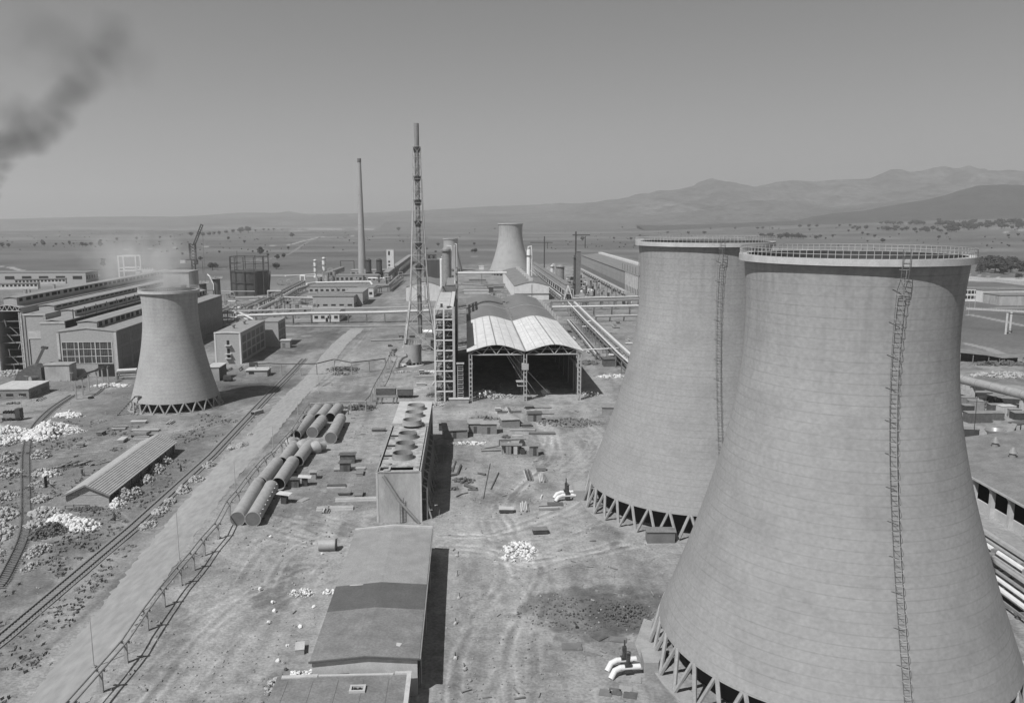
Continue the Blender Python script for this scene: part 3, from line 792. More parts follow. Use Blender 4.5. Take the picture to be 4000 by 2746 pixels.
# ================================================================ big steel drums lying in the yard
drum_specs = [
 ((-54.41, 155.03), (-56.71, 174.49), 1.45, 'closed', 'nearest drum of the left row, end plate striped, next to the pipe supports'),
 ((-51.3, 154.76), (-53.19, 172.5), 1.5, 'rivets', 'nearest drum of the right row with pale studs along its flank'),
 ((-56.58, 177.2), (-57.23, 191.28), 1.45, 'open', 'smooth drum second in the left row'),
 ((-52.37, 176.17), (-53.44, 191.28), 1.55, 'open', 'ribbed drum second in the right row, open towards the huts'),
 ((-56.22, 193.3), (-57.14, 206.73), 1.4, 'open', 'third drum of the left row'),
 ((-52.62, 193.7), (-53.19, 206.73), 1.5, 'open', 'third drum of the right row with a strip of studs'),
 ((-59.49, 218.42), (-59.98, 234.94), 1.5, 'open', 'patched drum in the middle of the left row'),
 ((-55.59, 221.55), (-56.03, 234.35), 1.55, 'ribs', 'ribbed drum in the middle row beside the tilted one'),
 ((-60.71, 236.72), (-61.02, 251.32), 1.5, 'open', 'farthest drum of the left row'),
 ((-57.45, 237.33), (-57.89, 251.32), 1.55, 'open', 'farthest drum of the middle row'),
 ((-54.18, 237.93), (-54.62, 250.65), 1.6, 'dome', 'farthest drum of the right row with a rounded end'),
 ((-49.11, 215.38), (-50.74, 234.94), 1.6, 'ribs', 'ribbed drum lying apart with its end plate facing the camera'),
]
for (a, b, r, kind, lab) in drum_specs:
    L_ = math.hypot(b[0] - a[0], b[1] - a[1]) * 1.13; rz = math.atan2(b[1] - a[1], b[0] - a[0]) - PI / 2
    t = thing('steel_drum', lab, 'steel drum', a, rz, 'steel drums lying in rows beside the pipeline')
    sh = MB()
    n = 24
    prof = []
    y = 0
    sh.lathe([(r, 0), (r, L_), (r - .06, L_), (r - .06, 0)], n, close=True)
    o = part('shell', sh, tankm, t); o.rotation_euler = (R(-90), 0, 0); o.location = (0, 0, r)
    if kind in ('closed', 'rivets', 'ribs', 'dome'):
        e = MB().lathe([(.01, .05), (r - .06, .05)], n) if kind != 'dome' else MB().lathe([(.01, L_ + .9), (r * .5, L_ + .75), (r * .85, L_ + .4), (r, L_)], n)
        o = part('end_plate', e, tankend if kind != 'dome' else tankm, t); o.rotation_euler = (R(-90), 0, 0); o.location = (0, 0, r)
    else:
        o = part('bulkhead', MB().lathe([(.01, 1.6), (r - .07, 1.6)], n), dark, t); o.rotation_euler = (R(-90), 0, 0); o.location = (0, 0, r)
    ring = MB()
    for yy in ((.02, L_ - .2) if kind != 'ribs' else [L_ * k / 6 for k in range(6)]):
        ring.lathe([(r, yy), (r + .07, yy), (r + .07, yy + .14), (r, yy + .14)], n, close=True)
    o = part('stiffening_ring', ring, tankm, t); o.rotation_euler = (R(-90), 0, 0); o.location = (0, 0, r)
    if kind == 'rivets':
        st = MB()
        for k in range(8): st.tube((r * .86, .9 + k * (L_ - 1.8) / 7, r * 1.5), (r * .98, .9 + k * (L_ - 1.8) / 7, r * 1.58), .11, 6)
        part('stud', st, lagw, t)
    sd_ = MB()
    for yy in (L_ * .2, L_ * .8): sd_.box(-r, r, yy - .15, yy + .15, 0, .25)
    part('saddle', sd_, woodd, t)
for (p, rz, lab, k) in (((-58.47, 210.49), -.4, 'short stubby vessel in the left row with a neck', 0), ((-54.57, 208.6), -.4, 'short rounded vessel between the drum rows', 1), ((-50.99, 206.73), -.7, 'tilted cone ended vessel facing the camera', 2)):
    t = thing('pressure_vessel', lab, 'vessel', p, rz)
    pr = [(a * 1.12, b * 1.25) for a, b in ([(.01, -1.9), (.8, -1.85), (1.35, -1.4), (1.5, -.9), (1.5, .6), (1.3, .95), (.9, 1.3), (.9, 2.0), (.8, 2.0), (.8, 1.3)] if k != 2 else [(.01, -1.7), (.7, -1.6), (1.1, -1.1), (1.5, -.6), (1.65, .2), (1.2, .5), (1.0, .7), (1.0, 2.0), (.9, 2.0)])]
    o = part('shell', MB().lathe(pr, 24), tankm, t); o.rotation_euler = (R(-90), 0, 0); o.location = (0, 0, 1.5)
    o = part('band', MB().lathe([(1.66, -.1), (1.76, -.1), (1.76, .1), (1.66, .1)] if k != 2 else [(1.82, .1), (1.92, .1), (1.92, .3), (1.82, .3)], 24, close=True), steel, t); o.rotation_euler = (R(-90), 0, 0); o.location = (0, 0, 1.5)
# huts beside the drums
def hut(name, loc, w, d, h_, label, roofm=felt, wallm=woodm, tilt=0., rz=AX, door=True, cat='hut', ov=.3, group=None):
    t = thing(name, label, cat, loc, rz, group)
    wl = MB().prism([(0, 0), (d, 0), (d, h_ + tilt), (0, h_)], -w / 2, w / 2, 'x')
    part('wall', wl, wallm, t)
    rf_ = MB()
    k = tilt / d if d else 0
    rf_.prism([(-ov, h_ - k * ov + .02), (d + ov, h_ + tilt + k * ov + .02), (d + ov, h_ + tilt + k * ov + .16), (-ov, h_ - k * ov + .16)], -w / 2 - ov, w / 2 + ov, 'x')
    part('roof', rf_, roofm, t)
    if door: part('door', MB().box(-w * .12, -w * .12 + min(.9, w * .4), -.04, .02, 0, min(2., h_ * .85)), woodd, t)
    return t
def table_roof(loc, label, rz=0):
    t = thing('shelter', label, 'shelter', loc, rz)
    part('roof', MB().obox((0, 0, 2.1), 2.9, 2.1, .1, 0, R(6)), steelw, t)
    part('box', MB().box(-.6, .6, -.6, .7, 0, 1.9), steeld, t)
    return t
table_roof((-48.77, 168.34), 'white sheet shelter over a dark box beside the nearest drums', R(-6))
table_roof((-47.3, 180), 'white topped hut between the drums and the tipper box', R(8))
hut('site_hut', (-49.21, 178.59), 1.6, 1.6, 1.9, 'dark welding booth close against the ribbed drum', rust, rust)
hut('site_hut', (-46.53, 184.36), 1.3, 1.5, 1.7, 'small grey cabinet behind the white topped hut', conc, conc, door=False)
hut('site_hut', (-40.32, 190.49), 2.4, 2.0, 2.1, 'rusty front half of the dark double hut in the open yard', rust, rust)
hut('site_hut', (-41.01, 197.02), 3.6, 2.0, 2.2, 'rusty rear half of the dark double hut in the open yard', rust, rust, door=False)
slab('thin pale slab lying by the drums, with a square hole', (-45.19, 170.24), R(-25), 1.5, 2.6, .15, conc)
slab('pale square slab leaning by the left side of the fan gallery', (-34.96, 203.99), R(3), 2.3, 2.3, .25, conc)

# ================================================================ pipeline on posts beside the road
def post_line(label, pts, zt, pr, off, spacing=None, postw=.42, mat_p=conc, pipe_m=steel, cap=True, skip=()):
    t = thing('pipeline', label, 'pipeline', (pts[0][0], pts[0][1], 0))
    ox, oy = pts[0]
    for i, p in enumerate(pts):
        if i in skip: continue
        a = pts[max(0, i - 1)]; b = pts[min(len(pts) - 1, i + 1)]
        an = math.atan2(b[1] - a[1], b[0] - a[0])
        f = MB().obox((p[0] - ox, p[1] - oy, 0), .3, postw, zt - .15, an)
        if cap: f.obox((p[0] - ox, p[1] - oy, zt - .15), .3, 1.7, .2, an)
        part('support_post', f, mat_p, t)
    for o in off:
        q = []
        for i, p in enumerate(pts):
            a = pts[max(0, i - 1)]; b = pts[min(len(pts) - 1, i + 1)]
            d = Vector((b[0] - a[0], b[1] - a[1])).normalized()
            q.append((p[0] - ox - d.y * o, p[1] - oy + d.x * o, zt + .1 + pr))
        part('pipe', MB().pipe(q, pr, 8), pipe_m, t)
    return t
pp = [(-52.5, 83.), (-52.6, 90.)] + [(-52.69, 97.02), (-52.84, 104.15), (-53.95, 113.12), (-54.58, 120.56), (-54.97, 128.11), (-55.19, 134.26), (-55.66, 140.48), (-55.82, 148.08)] + [(-57.77, 160.28), (-58.04, 166.67), (-58.84, 175.83), (-59.33, 184.36), (-59.52, 191.28), (-59.12, 196.35), (-59.64, 205.35), (-59.66, 211.45), (-59.76, 217.91), (-60.86, 228.05), (-62.05, 239.14), (-63.04, 249.98)]
post_line('twin pipeline on concrete posts running along the edge of the gravel road', pp, 3.1, .13, (-.45, .45))
q = pp[-1]
post_line('thin pale pipe crossing behind the farthest drums', [q, (-56.01, 251.32), (-51.09, 253.35), (-46.29, 253.35)], 3.1, .16, (0,), pipe_m=lagg, skip=(0,))
q = [(-46.29, 253.35), (-46.13, 260.36), (-46.77, 267)] + [(-46.8, 267.47), (-47.54, 277.74), (-48.12, 287.53), (-48.16, 292.67), (-48.64, 300.74), (-49.23, 310.7), (-50.14, 321.33), (-50.72, 331.02), (-51.59, 343.07), (-52.37, 356)]
post_line('broken row of concrete posts from the wagons to the squat tank', q, 3.4, .12, (0,), pipe_m=steeld, cap=False)
q = [(-99.63, 313.67), (-94.72, 315.17), (-89.78, 313.67), (-82.32, 313.67), (-76.22, 314.42), (-71.41, 324.5), (-63.07, 316.69), (-56.91, 321.33), (-51.15, 326.11)]
post_line('long single pipe on tall posts crossing the dirt road', q, 4.3, .2, (0,), pipe_m=steeld, cap=False)
q = [(-147.22, 270.75), (-148.18, 277.02), (-150.02, 284.83), (-149.47, 289.44), (-150.73, 296.06), (-150.65, 300.07)]
post_line('sloping pipe on round legs beside the brick factory', q, 6.2, .22, (-.4, .4), mat_p=conc, pipe_m=steeld)

# lamp and telegraph poles
def pole(loc, h_, label, arm=False, r=.09, mat=steelg, ground=True):
    t = thing('utility_pole', label, 'pole', loc, 0)
    part('mast', MB().tube((0, 0, 0), (0, 0, h_), r, 6, r * .6), mat, t)
    part('foot', MB().box(-.25, .25, -.25, .25, 0, .3), conc, t)
    if arm: part('crossarm', MB().bar((-.8, 0, h_ - .4), (.8, 0, h_ - .4), .1), mat, t)
for k, (a, hh, l) in enumerate((((-56.68, 102.87), 7.68, 'thin lamp pole nearest the camera beside the road'), ((-59.08, 137.78), 9.13, 'thin lamp pole beside the road, second from the camera'), ((-61.46, 174.86), 7.26, 'thin lamp pole beside the road near the nearest drums'), ((-63.22, 210.02), 6.37, 'thin lamp pole beside the road by the middle drums'), ((-66.77, 249.32), 3.97, 'thin lamp pole beside the road near the farthest drums'), ((-67.62, 280.73), 6.56, 'thin pole at the roadside near the dark waste ground'), ((-153.8, 250.86), 5.86, 'pole standing in the rough ground left of the siding'), ((-176.31, 291.95), 4.36, 'pale pole in front of the dark hopper'), ((-156.62, 285.99), 6.72, 'dark post at the end of the curved siding'), ((-69.42, 315.17), 6.74, 'thick post where the long pipe crosses the dirt road'))):
    pole(a, hh, l, k > 5)

# ================================================================ twin arched hall
HX, HY, HRZ = -14.1, 268.2, R(3.2)
t = thing('arched_hall', 'long hall under two arched roofs, its front bays sheeted in white', 'hall', (HX, HY, 0), HRZ)
HW, HL, HE, HP = 37., 186., 17.0, 19.3
def arch(x0, x1, ze, zp, n=14): return [(x0 + (x1 - x0) * i / n, ze + (zp - ze) * (.55 * (1 - (2 * i / n - 1) ** 2) + .45 * (.5 - .5 * math.cos(2 * PI * i / n)))) for i in range(n + 1)]
def vault(y0, y1, x0, x1, th=.18, lift=0, ny=8):
    mb = MB()
    ap = arch(x0, x1, HE + lift, HP + lift)
    lo = [(x, z - th) for x, z in ap][::-1]
    return mb.prism(ap + lo, y0, y1, 'y')
W1 = 80.
for x0, x1, l in ((-.9, HW / 2, 'left'), (HW / 2, HW + .9, 'right')):
    o = part('roof', vault(-1.2, W1, x0, x1), sheetw, t, 'bright white sheeted front part of the arched roof')
    part('roof', vault(W1, W1 + 46, x0, x1, .18, -.01), sheetd, t, 'dark felted part of the arched roof')
    part('roof', vault(W1 + 46.3, HL, x0, x1, .18, -.25), sheetd, t, 'dark rear part of the arched roof')
    part('ridge_strip', MB().box((x0 + x1) / 2 - .22, (x0 + x1) / 2 + .22, -1.25, W1, HP - .02, HP + .05), steel, t)
    for q in (.18, .34, .66, .82): part('roof_rib', MB().bar((x0 + (x1 - x0) * q, -1.2, arch(x0, x1, HE, HP, 50)[int(q * 50)][1] + .02), (x0 + (x1 - x0) * q, W1 - .2, arch(x0, x1, HE, HP, 50)[int(q * 50)][1] + .02), .16, .1), steelg, t)
    part('roof_edge', vault(W1 + 45.9, W1 + 46.3, x0, x1, .3, .1), steelg, t)
    tr = MB()
    ap = arch(x0 + .6, x1 - .4, HE - .25, HP - .25)
    for a, b in zip(ap, ap[1:]): tr.bar((a[0], .1, a[1]), (b[0], .1, b[1]), .3)
    tr.bar((x0 + .6, .1, HE - 1.3), (x1 - .4, .1, HE - 1.3), .4)
    n = 8
    for i in range(n):
        xa = x0 + .6 + (x1 - x0 - 1) * i / n; xb = x0 + .6 + (x1 - x0 - 1) * (i + 1) / n
        top = lambda x: HE - .3 + (HP - HE) * (.5 - .5 * math.cos(2 * PI * (x - x0) / (x1 - x0)))
        if i % 2 == 0: tr.bar((xa, .1, HE - 1.3), (xb, .1, top(xb)), .22)
        else: tr.bar((xa, .1, top(xa)), (xb, .1, HE - 1.3), .22)
    part('roof_truss', tr, steelg, t)
    tr2 = MB()
    for k in range(1, 8):
        y = k * 11.
        for a, b in zip(ap, ap[1:]): tr2.bar((a[0], y, a[1]), (b[0], y, b[1]), .3)
        tr2.bar((x0 + .6, y, HE - 1.3), (x1 - .4, y, HE - 1.3), .35)
    part('inner_truss', tr2, steel, t)
def lattice_col(x, y, h_, mat=steelg, w=.9, d=1.5):
    m = MB()
    for a in (-w / 2, w / 2):
        for b in (-d / 2, d / 2): m.bar((x + a, y + b, 0), (x + a, y + b, h_), .26)
    k = int(h_ / 1.5)
    for i in range(k):
        z = .6 + i * 1.5
        for b in (-d / 2, d / 2): m.bar((x - w / 2, y + b, z), (x + w / 2, y + b, z), .2)
        for a in (-w / 2, w / 2): m.bar((x + a, y - d / 2, z), (x + a, y + d / 2, z + (.0 if i % 2 else .9)), .16)
    return m
for x in (.3, HW / 2, HW - .3): part('lattice_column', lattice_col(x, 0, HE - 1.2), steelg, t)
for x in (0, HW):
    for k in range(1, 13): part('column', MB().box(x - .3, x + .3, k * 15 - .4, k * 15 + .4, 0, HE - .3), concl if k > 5 else steelg, t)
for k in range(8): part('outer_column', MB().box(HW + 2.2, HW + 3., 92 + k * 11, 92.8 + k * 11, 0, 17.5), concl, t)
for k in range(1, 7): part('inner_column', lattice_col(HW / 2, k * 12., HE - 1.2, .7, 1.), steel, t)
part('side_wall', MB().box(HW - .1, HW + .1, 11, HL, .0, HE - .2), M('curtain_wall', .17, .25, .5, .9, (1, 1, .1), lines=((1, 3, .15, .4),)), t)
part('side_wall', MB().box(-.1, .1, 20, HL, .0, HE - .2), MATS['curtain_wall'], t)
part('back_wall', MB().box(.2, HW - .2, HL - .3, HL, 0, HE), conc, t)
part('crane_beam', MB().box(.6, 1.1, 1, HL - 5, 11, 12).box(HW - 1.1, HW - .6, 1, HL - 5, 11, 12).box(HW / 2 - .4, HW / 2 + .4, 1, HL - 5, 11, 12), steel, t)
part('valley_gutter', MB().box(HW / 2 - .3, HW / 2 + .3, -1.2, HL - 2, HE - .05, HE + .1), steel, t)
part('column_head', MB().box(HW / 2 - 1.1, HW / 2 + 1.1, -1.1, 1.1, 10.6, 12.6), steelg, t)
part('work_platform', MB().box(HW / 2 - 3., HW / 2 - .6, -.8, 2, 6.4, 6.6).box(HW / 2 - 2.6, HW / 2 - .6, -.8, 2, 5., 5.2), steelg, t)
part('ridge_vent', (lambda m: [m.box(HW / 2 - .7, HW / 2 + .7, 92 + 8 * i, 94.5 + 8 * i, HE - .1, HE + .9) for i in range(11)] and m)(MB()), steel, t)
for x, y in ((6, 60), (12, 70), (24, 62)): part('cable', MB().tube((HW / 2 - 7 + x * .1, 2., HE - 1.3), (HW / 2 + x * .35, 6., 1.2), .09, 5), steelg, t)
# white rubble spread inside the front bays and at its mouth
def heap(label, loc, rx, ry, hh, n, r0, mat, seed, name='rubble_heap', cat='rubble heap', group=None, rz=0):
    g = random.Random(seed); mb = MB()
    for i in range(n):
        a = g.random() * 2 * PI; q = math.sqrt(g.random())
        x, y = rx * q * math.cos(a), ry * q * math.sin(a)
        z = hh * max(0, 1 - q ** 1.5) * g.uniform(.55, 1.05)
        mb.rock((x, y, z + r0 * .2), r0 * g.uniform(.5, 1.5), g)
    for i in range(n):   # fines and small bits between and around the big ones
        a = g.random() * 2 * PI; q = 1.28 * math.sqrt(g.random())
        mb.rock((rx * q * math.cos(a), ry * q * math.sin(a), hh * max(0, 1 - q ** 1.5) * g.uniform(.5, 1)), r0 * g.uniform(.18, .5), g)
    if hh > .9: # the packed core of the heap
        k = 14; vs = [(0, 0, hh * .62)]
        for j in range(k):
            a = 2 * PI * j / k; vs.append((rx * .8 * math.cos(a), ry * .8 * math.sin(a), -.15))
        mb.add(vs, [(0, 1 + j, 1 + (j + 1) % k) for j in range(k)])
    return solo(name, mb, mat, label, cat, loc, rz, group)
heap('loose white rubble spilled at the left mouth of the arched hall', (-9.55, 280.04), 4, 5, .7, 60, .5, rockw, 1)
heap('white rubble at the foot of the hall cable in the right bay', (11.8, 282.26), 1.6, 3, .8, 40, .4, rockw, 2)
heap('ridge of pale spoil between the two front bays of the arched hall', (-4.53, 274.28), 7, 3, .9, 90, .4, rockg, 3)
heap('pale spoil beside the right front column of the arched hall', (26.44, 279.31), 4, 4, .7, 60, .4, rockg, 4)

# ================================================================ open steel rack with dark cladding on its right side
t = thing('steel_rack', 'tall white painted steel frame left of the arched hall', 'steel frame', (-25.5, 267.6, 0), AX)
RW, RH, RL = 6.2, 31., 100.
fr = MB()
lv = [RH * k / 9 for k in range(1, 10)]
for y in (0., 9.):
    f = MB()
    for x in (0, 3.0, 6.1): f.bar((x, y, 0), (x, y, RH), .5)
    for z in lv: f.bar((0, y, z), (RW, y, z), .4)
    part('front_frame' if y == 0 else 'inner_frame', f, steelw if y == 0 else steelg, t)
for z in lv[:-1]:
    part('floor', MB().box(.2, RW - .2, .4, RL, z - .5, z - .3), steel, t)
jk = MB()
for i, z in enumerate(lv):
    for k in range(5):
        x = rnd.uniform(.6, 5.2); jk.obox((x, rnd.uniform(.6, 3), z - .3), rnd.uniform(.6, 1.6), rnd.uniform(.5, 1.5), rnd.uniform(.6, 1.9), rnd.random())
    jk.bar((.2, -.1, z - 3.2), (2.9, -.1, z - .5), .16)
    jk.bar((3.2, -.1, z - 1.9), (6, -.1, z - 2.1), .14)
part('equipment', jk, steeld, t)
jw = MB()
for i, z in enumerate(lv):
    for k in range(9):
        x = rnd.uniform(.5, 5.); jw.bar((x, rnd.uniform(.2, 1.5), z - rnd.uniform(.4, 3)), (x + rnd.uniform(.6, 1.6), rnd.uniform(.2, 1.5), z - rnd.uniform(.4, 3)), .14)
    jw.bar((.2, .6, z - 2.2), (5.9, .6, z - 2.2), .1).bar((.3, .1, z - 1.1), (2.8, .1, z - 1.0), .1)
part('pipework', jw, steelg, t)
op = MB()
for y in (104, 112, 120, 130, 140): op.bar((RW, y, 0), (RW, y, 37), .9)
for z in (24, 29, 33, 36.6): op.bar((RW, 101, z), (RW, 142, z), .9)
part('open_frame', op, steel, t)
part('cladding', MB().box(RW - .1, RW + .2, 0, RL, 0, RH - 1.5), M('dark_cladding', .07, .3, .3, .9, (1, .3, .1)), t)
part('cladding_edge', MB().box(RW - .3, RW + .45, -.3, .1, 0, RH + .8), steelg, t)
part('back_wall', MB().box(0, RW, RL - .4, RL, 0, RH - .5), concd, t)
part('left_frame', (lambda m: [m.bar((0, y, 0), (0, y, RH), .45) for y in (18, 27, 36, 45, 54, 66, 78, 90, 100)] and [m.bar((0, 0, z), (0, RL, z), .35) for z in lv] and m)(MB()), steelg, t)
rs = MB()
for i in range(16): rs.box(.3, RW - 1.4, 1 + i * 3.8 + rnd.uniform(-.6, .6), 2.6 + i * 3.8, RH + .1, RH + .3)
part('roof_slats', rs, steelw, t)
part('roof_rail', MB().box(RW - 1.2, RW, -.2, RL * .62, RH + .15, RH + .35), steelw, t)
part('stair_tower', (lambda m: [m.box(RW + 1.2, RW + 3., -1.2 + (k % 2) * .3, -.2, k * .75, k * .75 + .12) for k in range(17)] and m.bar((RW + 1.2, -.8, 0), (RW + 1.2, -.8, 13), .14).bar((RW + 3., -.8, 0), (RW + 3., -.8, 13), .14).box(RW + .8, RW + 3.4, -1.4, .4, 12.8, 13.1))(MB()), steelg, t)
heap('scattered scrap and pale rubble at the foot of the white steel frame', (-26.5, 262.5), 4.5, 4, .8, 120, .35, rockg, 6)
heap('dark scrap pile left of the white steel frame', (-26.92, 276.56), 3, 2.5, .9, 50, .35, rockd, 7)
heap('bright white spill on the ground between the squat tank and the steel frame', (-31.99, 321.33), 4.5, 2.2, .25, 70, .3, rockw, 8)
heap('low pale rubble spread before the squat tank', (-42.36, 321.33), 5, 2., .25, 60, .3, rockg, 9)
t = thing('concrete_block', 'low concrete block on the pale road by the steel frame', 'block', (-17.56, 265.39), AX)
part('body', MB().box(-3.2, 3.2, -1., 1., 0, 1.4), conc, t); part('cap', MB().box(-3.4, 3.4, -1.2, 1.2, 1.4, 1.6), concl, t)

# ================================================================ process columns behind the rack
def column_vessel(loc, r, h_, label, mat=steel, top_mat=None, plat=3, name='process_column', pipes=True):
    t = thing(name, label, 'process column', loc, 0)
    part('shell', MB().lathe([(.01, h_), (r * .6, h_ - .1 * r), (r, h_ - .5 * r), (r, 1.5), (r * 1.15, 1.5), (r * 1.15, 0)], 20), mat, t)
    for k in range(plat):
        z = h_ * (.35 + .6 * k / max(1, plat - 1)) - .8
        p_ = part('platform', MB().lathe([(r, z), (r + 1., z), (r + 1., z + .12), (r, z + .12)], 16, close=True), steeld, t)
        rl = MB().lathe([(r + .95, z + 1.), (r + 1., z + 1.), (r + 1., z + 1.08), (r + .95, z + 1.08)], 16, close=True)
        for a in range(8): rl.bar(((r + .97) * math.cos(a * .785), (r + .97) * math.sin(a * .785), z), ((r + .97) * math.cos(a * .785), (r + .97) * math.sin(a * .785), z + 1.05), .06)
        inst('railing', rl.mesh('railing', steelg), p_)
    if pipes:
        part('riser_pipe', MB().pipe([(r + .35, -.3, .5), (r + .35, -.3, h_ + .6), (0, 0, h_ + 1.0)], .22, 8), lagw, t)
    return t
column_vessel((-44.5, 560, 0), 3.0, 41.65, 'tall grey process column with white pipes in front of the slim far tower', plat=2)
column_vessel((-38.2, 552, 0), .9, 43.1, 'thin tall column with a bent pipe at its top, right of the grey one', lagg, plat=1)
column_vessel((-35.5, 520, 0), .8, 19.58, 'short thin column behind the white steel frame', lagg, plat=2)
column_vessel((-48.6, 565, 0), 1., 33.64, 'pale slender column left of the tall grey one', lagw, plat=1)
t = thing('pipe_manifold', 'dark pipe manifold stacked behind the steel frame', 'manifold', (-35.5, 470, 0), AX)
mm = MB()
for k in range(6): mm.tube((-2.2, k * 7, 23 + k * .2), (2.6, k * 7, 23 + k * .2), .6, 8); mm.tube((2.2, k * 7, 0), (2.2, k * 7, 23.6 + k * .2), .35, 8); mm.tube((-2., k * 7, 0), (-2., k * 7, 23.2), .3, 8)
part('pipework', mm, steel, t)
part('header_pipe', MB().tube((2.9, -4, 24.2), (2.9, 42, 24.6), .55, 10), lagw, t)
part('frame', (lambda m: [m.bar((-3, k * 7 + 2, 0), (-3, k * 7 + 2, 22), .3).bar((3.3, k * 7 + 2, 0), (3.3, k * 7 + 2, 24), .3).bar((-3, k * 7 + 2, 21), (3.3, k * 7 + 2, 21), .3) for k in range(6)] and m)(MB()), steeld, t)

# ================================================================ lattice tower with its flue
t = thing('lattice_tower', 'very tall pale lattice tower carrying a slim steel flue', 'lattice tower', (-42.6, 376.0, 0), AX + R(6))
prof = [(0, 7.4), (10, 6.15), (22.6, 4.3), (32, 3.75), (44, 3.1), (63.6, 2.3), (77.8, 1.95), (92.2, 1.75)]
def wz(z): return float(np.interp(z, [p[0] for p in prof], [p[1] for p in prof]))
for sx, sy in ((-1, -1), (1, -1), (1, 1), (-1, 1)):
    m = MB()
    for (a, wa), (b, wb) in zip(prof, prof[1:]): m.bar((sx * wa, sy * wa, a), (sx * wb, sy * wb, b), .55 if a < 22 else .38 if a < 60 else .26)
    part('leg', m, steelg, t)
lv = [0, 12, 22.6, 30.5, 38, 44, 50, 56, 62, 67.5, 73, 78, 83, 87.6, 92.2]
br = MB()
for i, z in enumerate(lv):
    w = wz(z)
    c4 = [(-w, -w, z), (w, -w, z), (w, w, z), (-w, w, z)]
    if i: 
        for a, b in zip(c4, c4[1:] + c4[:1]): br.bar(a, b, .24 if z < 50 else .16)
    if i + 1 < len(lv):
        z2 = lv[i + 1]; v = wz(z2); d4 = [(-v, -v, z2), (v, -v, z2), (v, v, z2), (-v, v, z2)]
        for k in range(4):
            tk = .3 if z < 22 else .18 if z < 50 else .13
            br.bar(c4[k], d4[(k + 1) % 4], tk); br.bar(c4[(k + 1) % 4], d4[k], tk)
part('bracing', br, steelg, t)
fl = MB().tube((0, 0, 8), (0, 0, 92), 1.1, 14).tube((0, 0, 92), (0, 0, 102.2), 1.12, 14)
part('flue', fl, M('flue_plate', .3, .3, .6, .6, (1, 1, .3), lines=((2, 4.2, .2, .3),)), t)
for z in (39, 49, 59, 68.5, 79, 91.6):
    part('collar', MB().lathe([(1.2, z - 2.2), (1.75, z), (1.75, z + .3), (1.2, z + .35)], 16), steeld, t)
for i, sx in enumerate(((-1, -1), (1, -1), (1, 1), (-1, 1))):
    part('footing', MB().box(sx[0] * 7.4 - .9, sx[0] * 7.4 + .9, sx[1] * 7.4 - .9, sx[1] * 7.4 + .9, 0, .9), concl, t)
t = thing('squat_tank', 'open topped steel tank on stub legs before the lattice tower', 'tank', (-41.34, 336.94), 0)
part('plinth', MB().lathe([(.01, .5), (4.6, .5), (4.8, 0)], 20), concl, t)
for k in range(12):
    a = 2 * PI * k / 12
    part('stub_leg', MB().obox((3.2 * math.cos(a), 3.2 * math.sin(a), .5), .5, .5, 1.0, a), concl, t)
part('shell', MB().lathe([(3.6, 1.5), (3.6, 9.0), (3.52, 9.0), (3.52, 1.6)], 36, close=True), tankm, t)
part('floor', MB().lathe([(.01, 1.55), (3.6, 1.55)], 36), dark, t)
part('inner_frame', (lambda m: [m.bar((2.6 * math.cos(a), 2.6 * math.sin(a), 6), (1.6 * math.cos(a + .5), 1.6 * math.sin(a + .5), 10.4), .2) for a in [k * .7 for k in range(9)]] and m)(MB()), steelg, t)
part('raised_rim', MB().lathe([(3.62, 9), (3.62, 10.6), (3.5, 10.6), (3.5, 9)], 20, close=True, a0=.0, a1=PI * .8), steel, t)
t = thing('elbow_duct', 'dark bent duct leaning beside the squat tank', 'duct', (-47.04, 330.19), 0)
part('duct', MB().pipe([(0, 0, 0), (.6, 1.2, 2.4), (2.2, 1.4, 4.4), (4., 1.2, 5.)], .8, 10), steel, t)
t = thing('storage_vessel', 'pale horizontal vessel behind the lattice tower legs', 'vessel', (-43.71, 426.86), R(-8))
part('shell', MB().tube((-3, 0, 1.8), (3, 0, 1.8), 1.1, 16).ball((3, 0, 1.8), 1.1, 14, 8).ball((-3, 0, 1.8), 1.1, 14, 8), lagw, t)
part('saddle', MB().box(-2, -1.5, -.8, .8, 0, 1.), concd, t); part('saddle', MB().box(1.5, 2, -.8, .8, 0, 1.), concd, t)
t = thing('dark_shed', 'dark box shed behind the right leg of the lattice tower', 'shed', (-35.21, 377.27), AX)
part('body', MB().box(-2.6, 2.6, -2, 2, 0, 5), steeld, t); part('roof', MB().box(-2.8, 2.8, -2.2, 2.2, 5, 5.2), felt, t)
# wagons in front of the tank
def wagon(loc, L_, label, rz, legs=True):
    t = thing('wagon', label, 'wagon', loc, rz)
    part('body', MB().prism([(-1.4, 1.1), (1.4, 1.1), (1.6, 3.2), (-1.6, 3.2)], -L_ / 2, L_ / 2, 'x'), rust, t)
    part('lid', MB().box(-L_ / 2 - .1, L_ / 2 + .1, -1.65, 1.65, 3.2, 3.3), steel, t)
    part('frame', MB().box(-L_ / 2, L_ / 2, -1.2, 1.2, .85, 1.1), steeld, t)
    for x in (-L_ * .33, L_ * .33):
        for y in (-1., 1.): part('wheel', MB().tube((x, y - .12, .45), (x, y + .12, .45), .45, 12), dark, t)
    part('ladder', MB().box(-L_ / 2 - .2, -L_ / 2 - .1, -.4, -.3, .5, 3.2).box(-L_ / 2 - .2, -L_ / 2 - .1, .3, .4, .5, 3.2), steelg, t)
wagon((-43.09, 274.81), 6.6, 'longer rusty wagon body, left of the pair near the fan gallery', R(2))
wagon((-36.38, 273.66), 5.2, 'shorter rusty wagon with a pale stripe, right of the pair', R(2))
t = thing('concrete_trestle', 'concrete trestle frame in front of the rusty wagons', 'trestle', (-41.25, 264.21), R(2))
part('beam', MB().box(-3.6, 3.6, -.5, .5, 2.1, 2.8), steel, t)
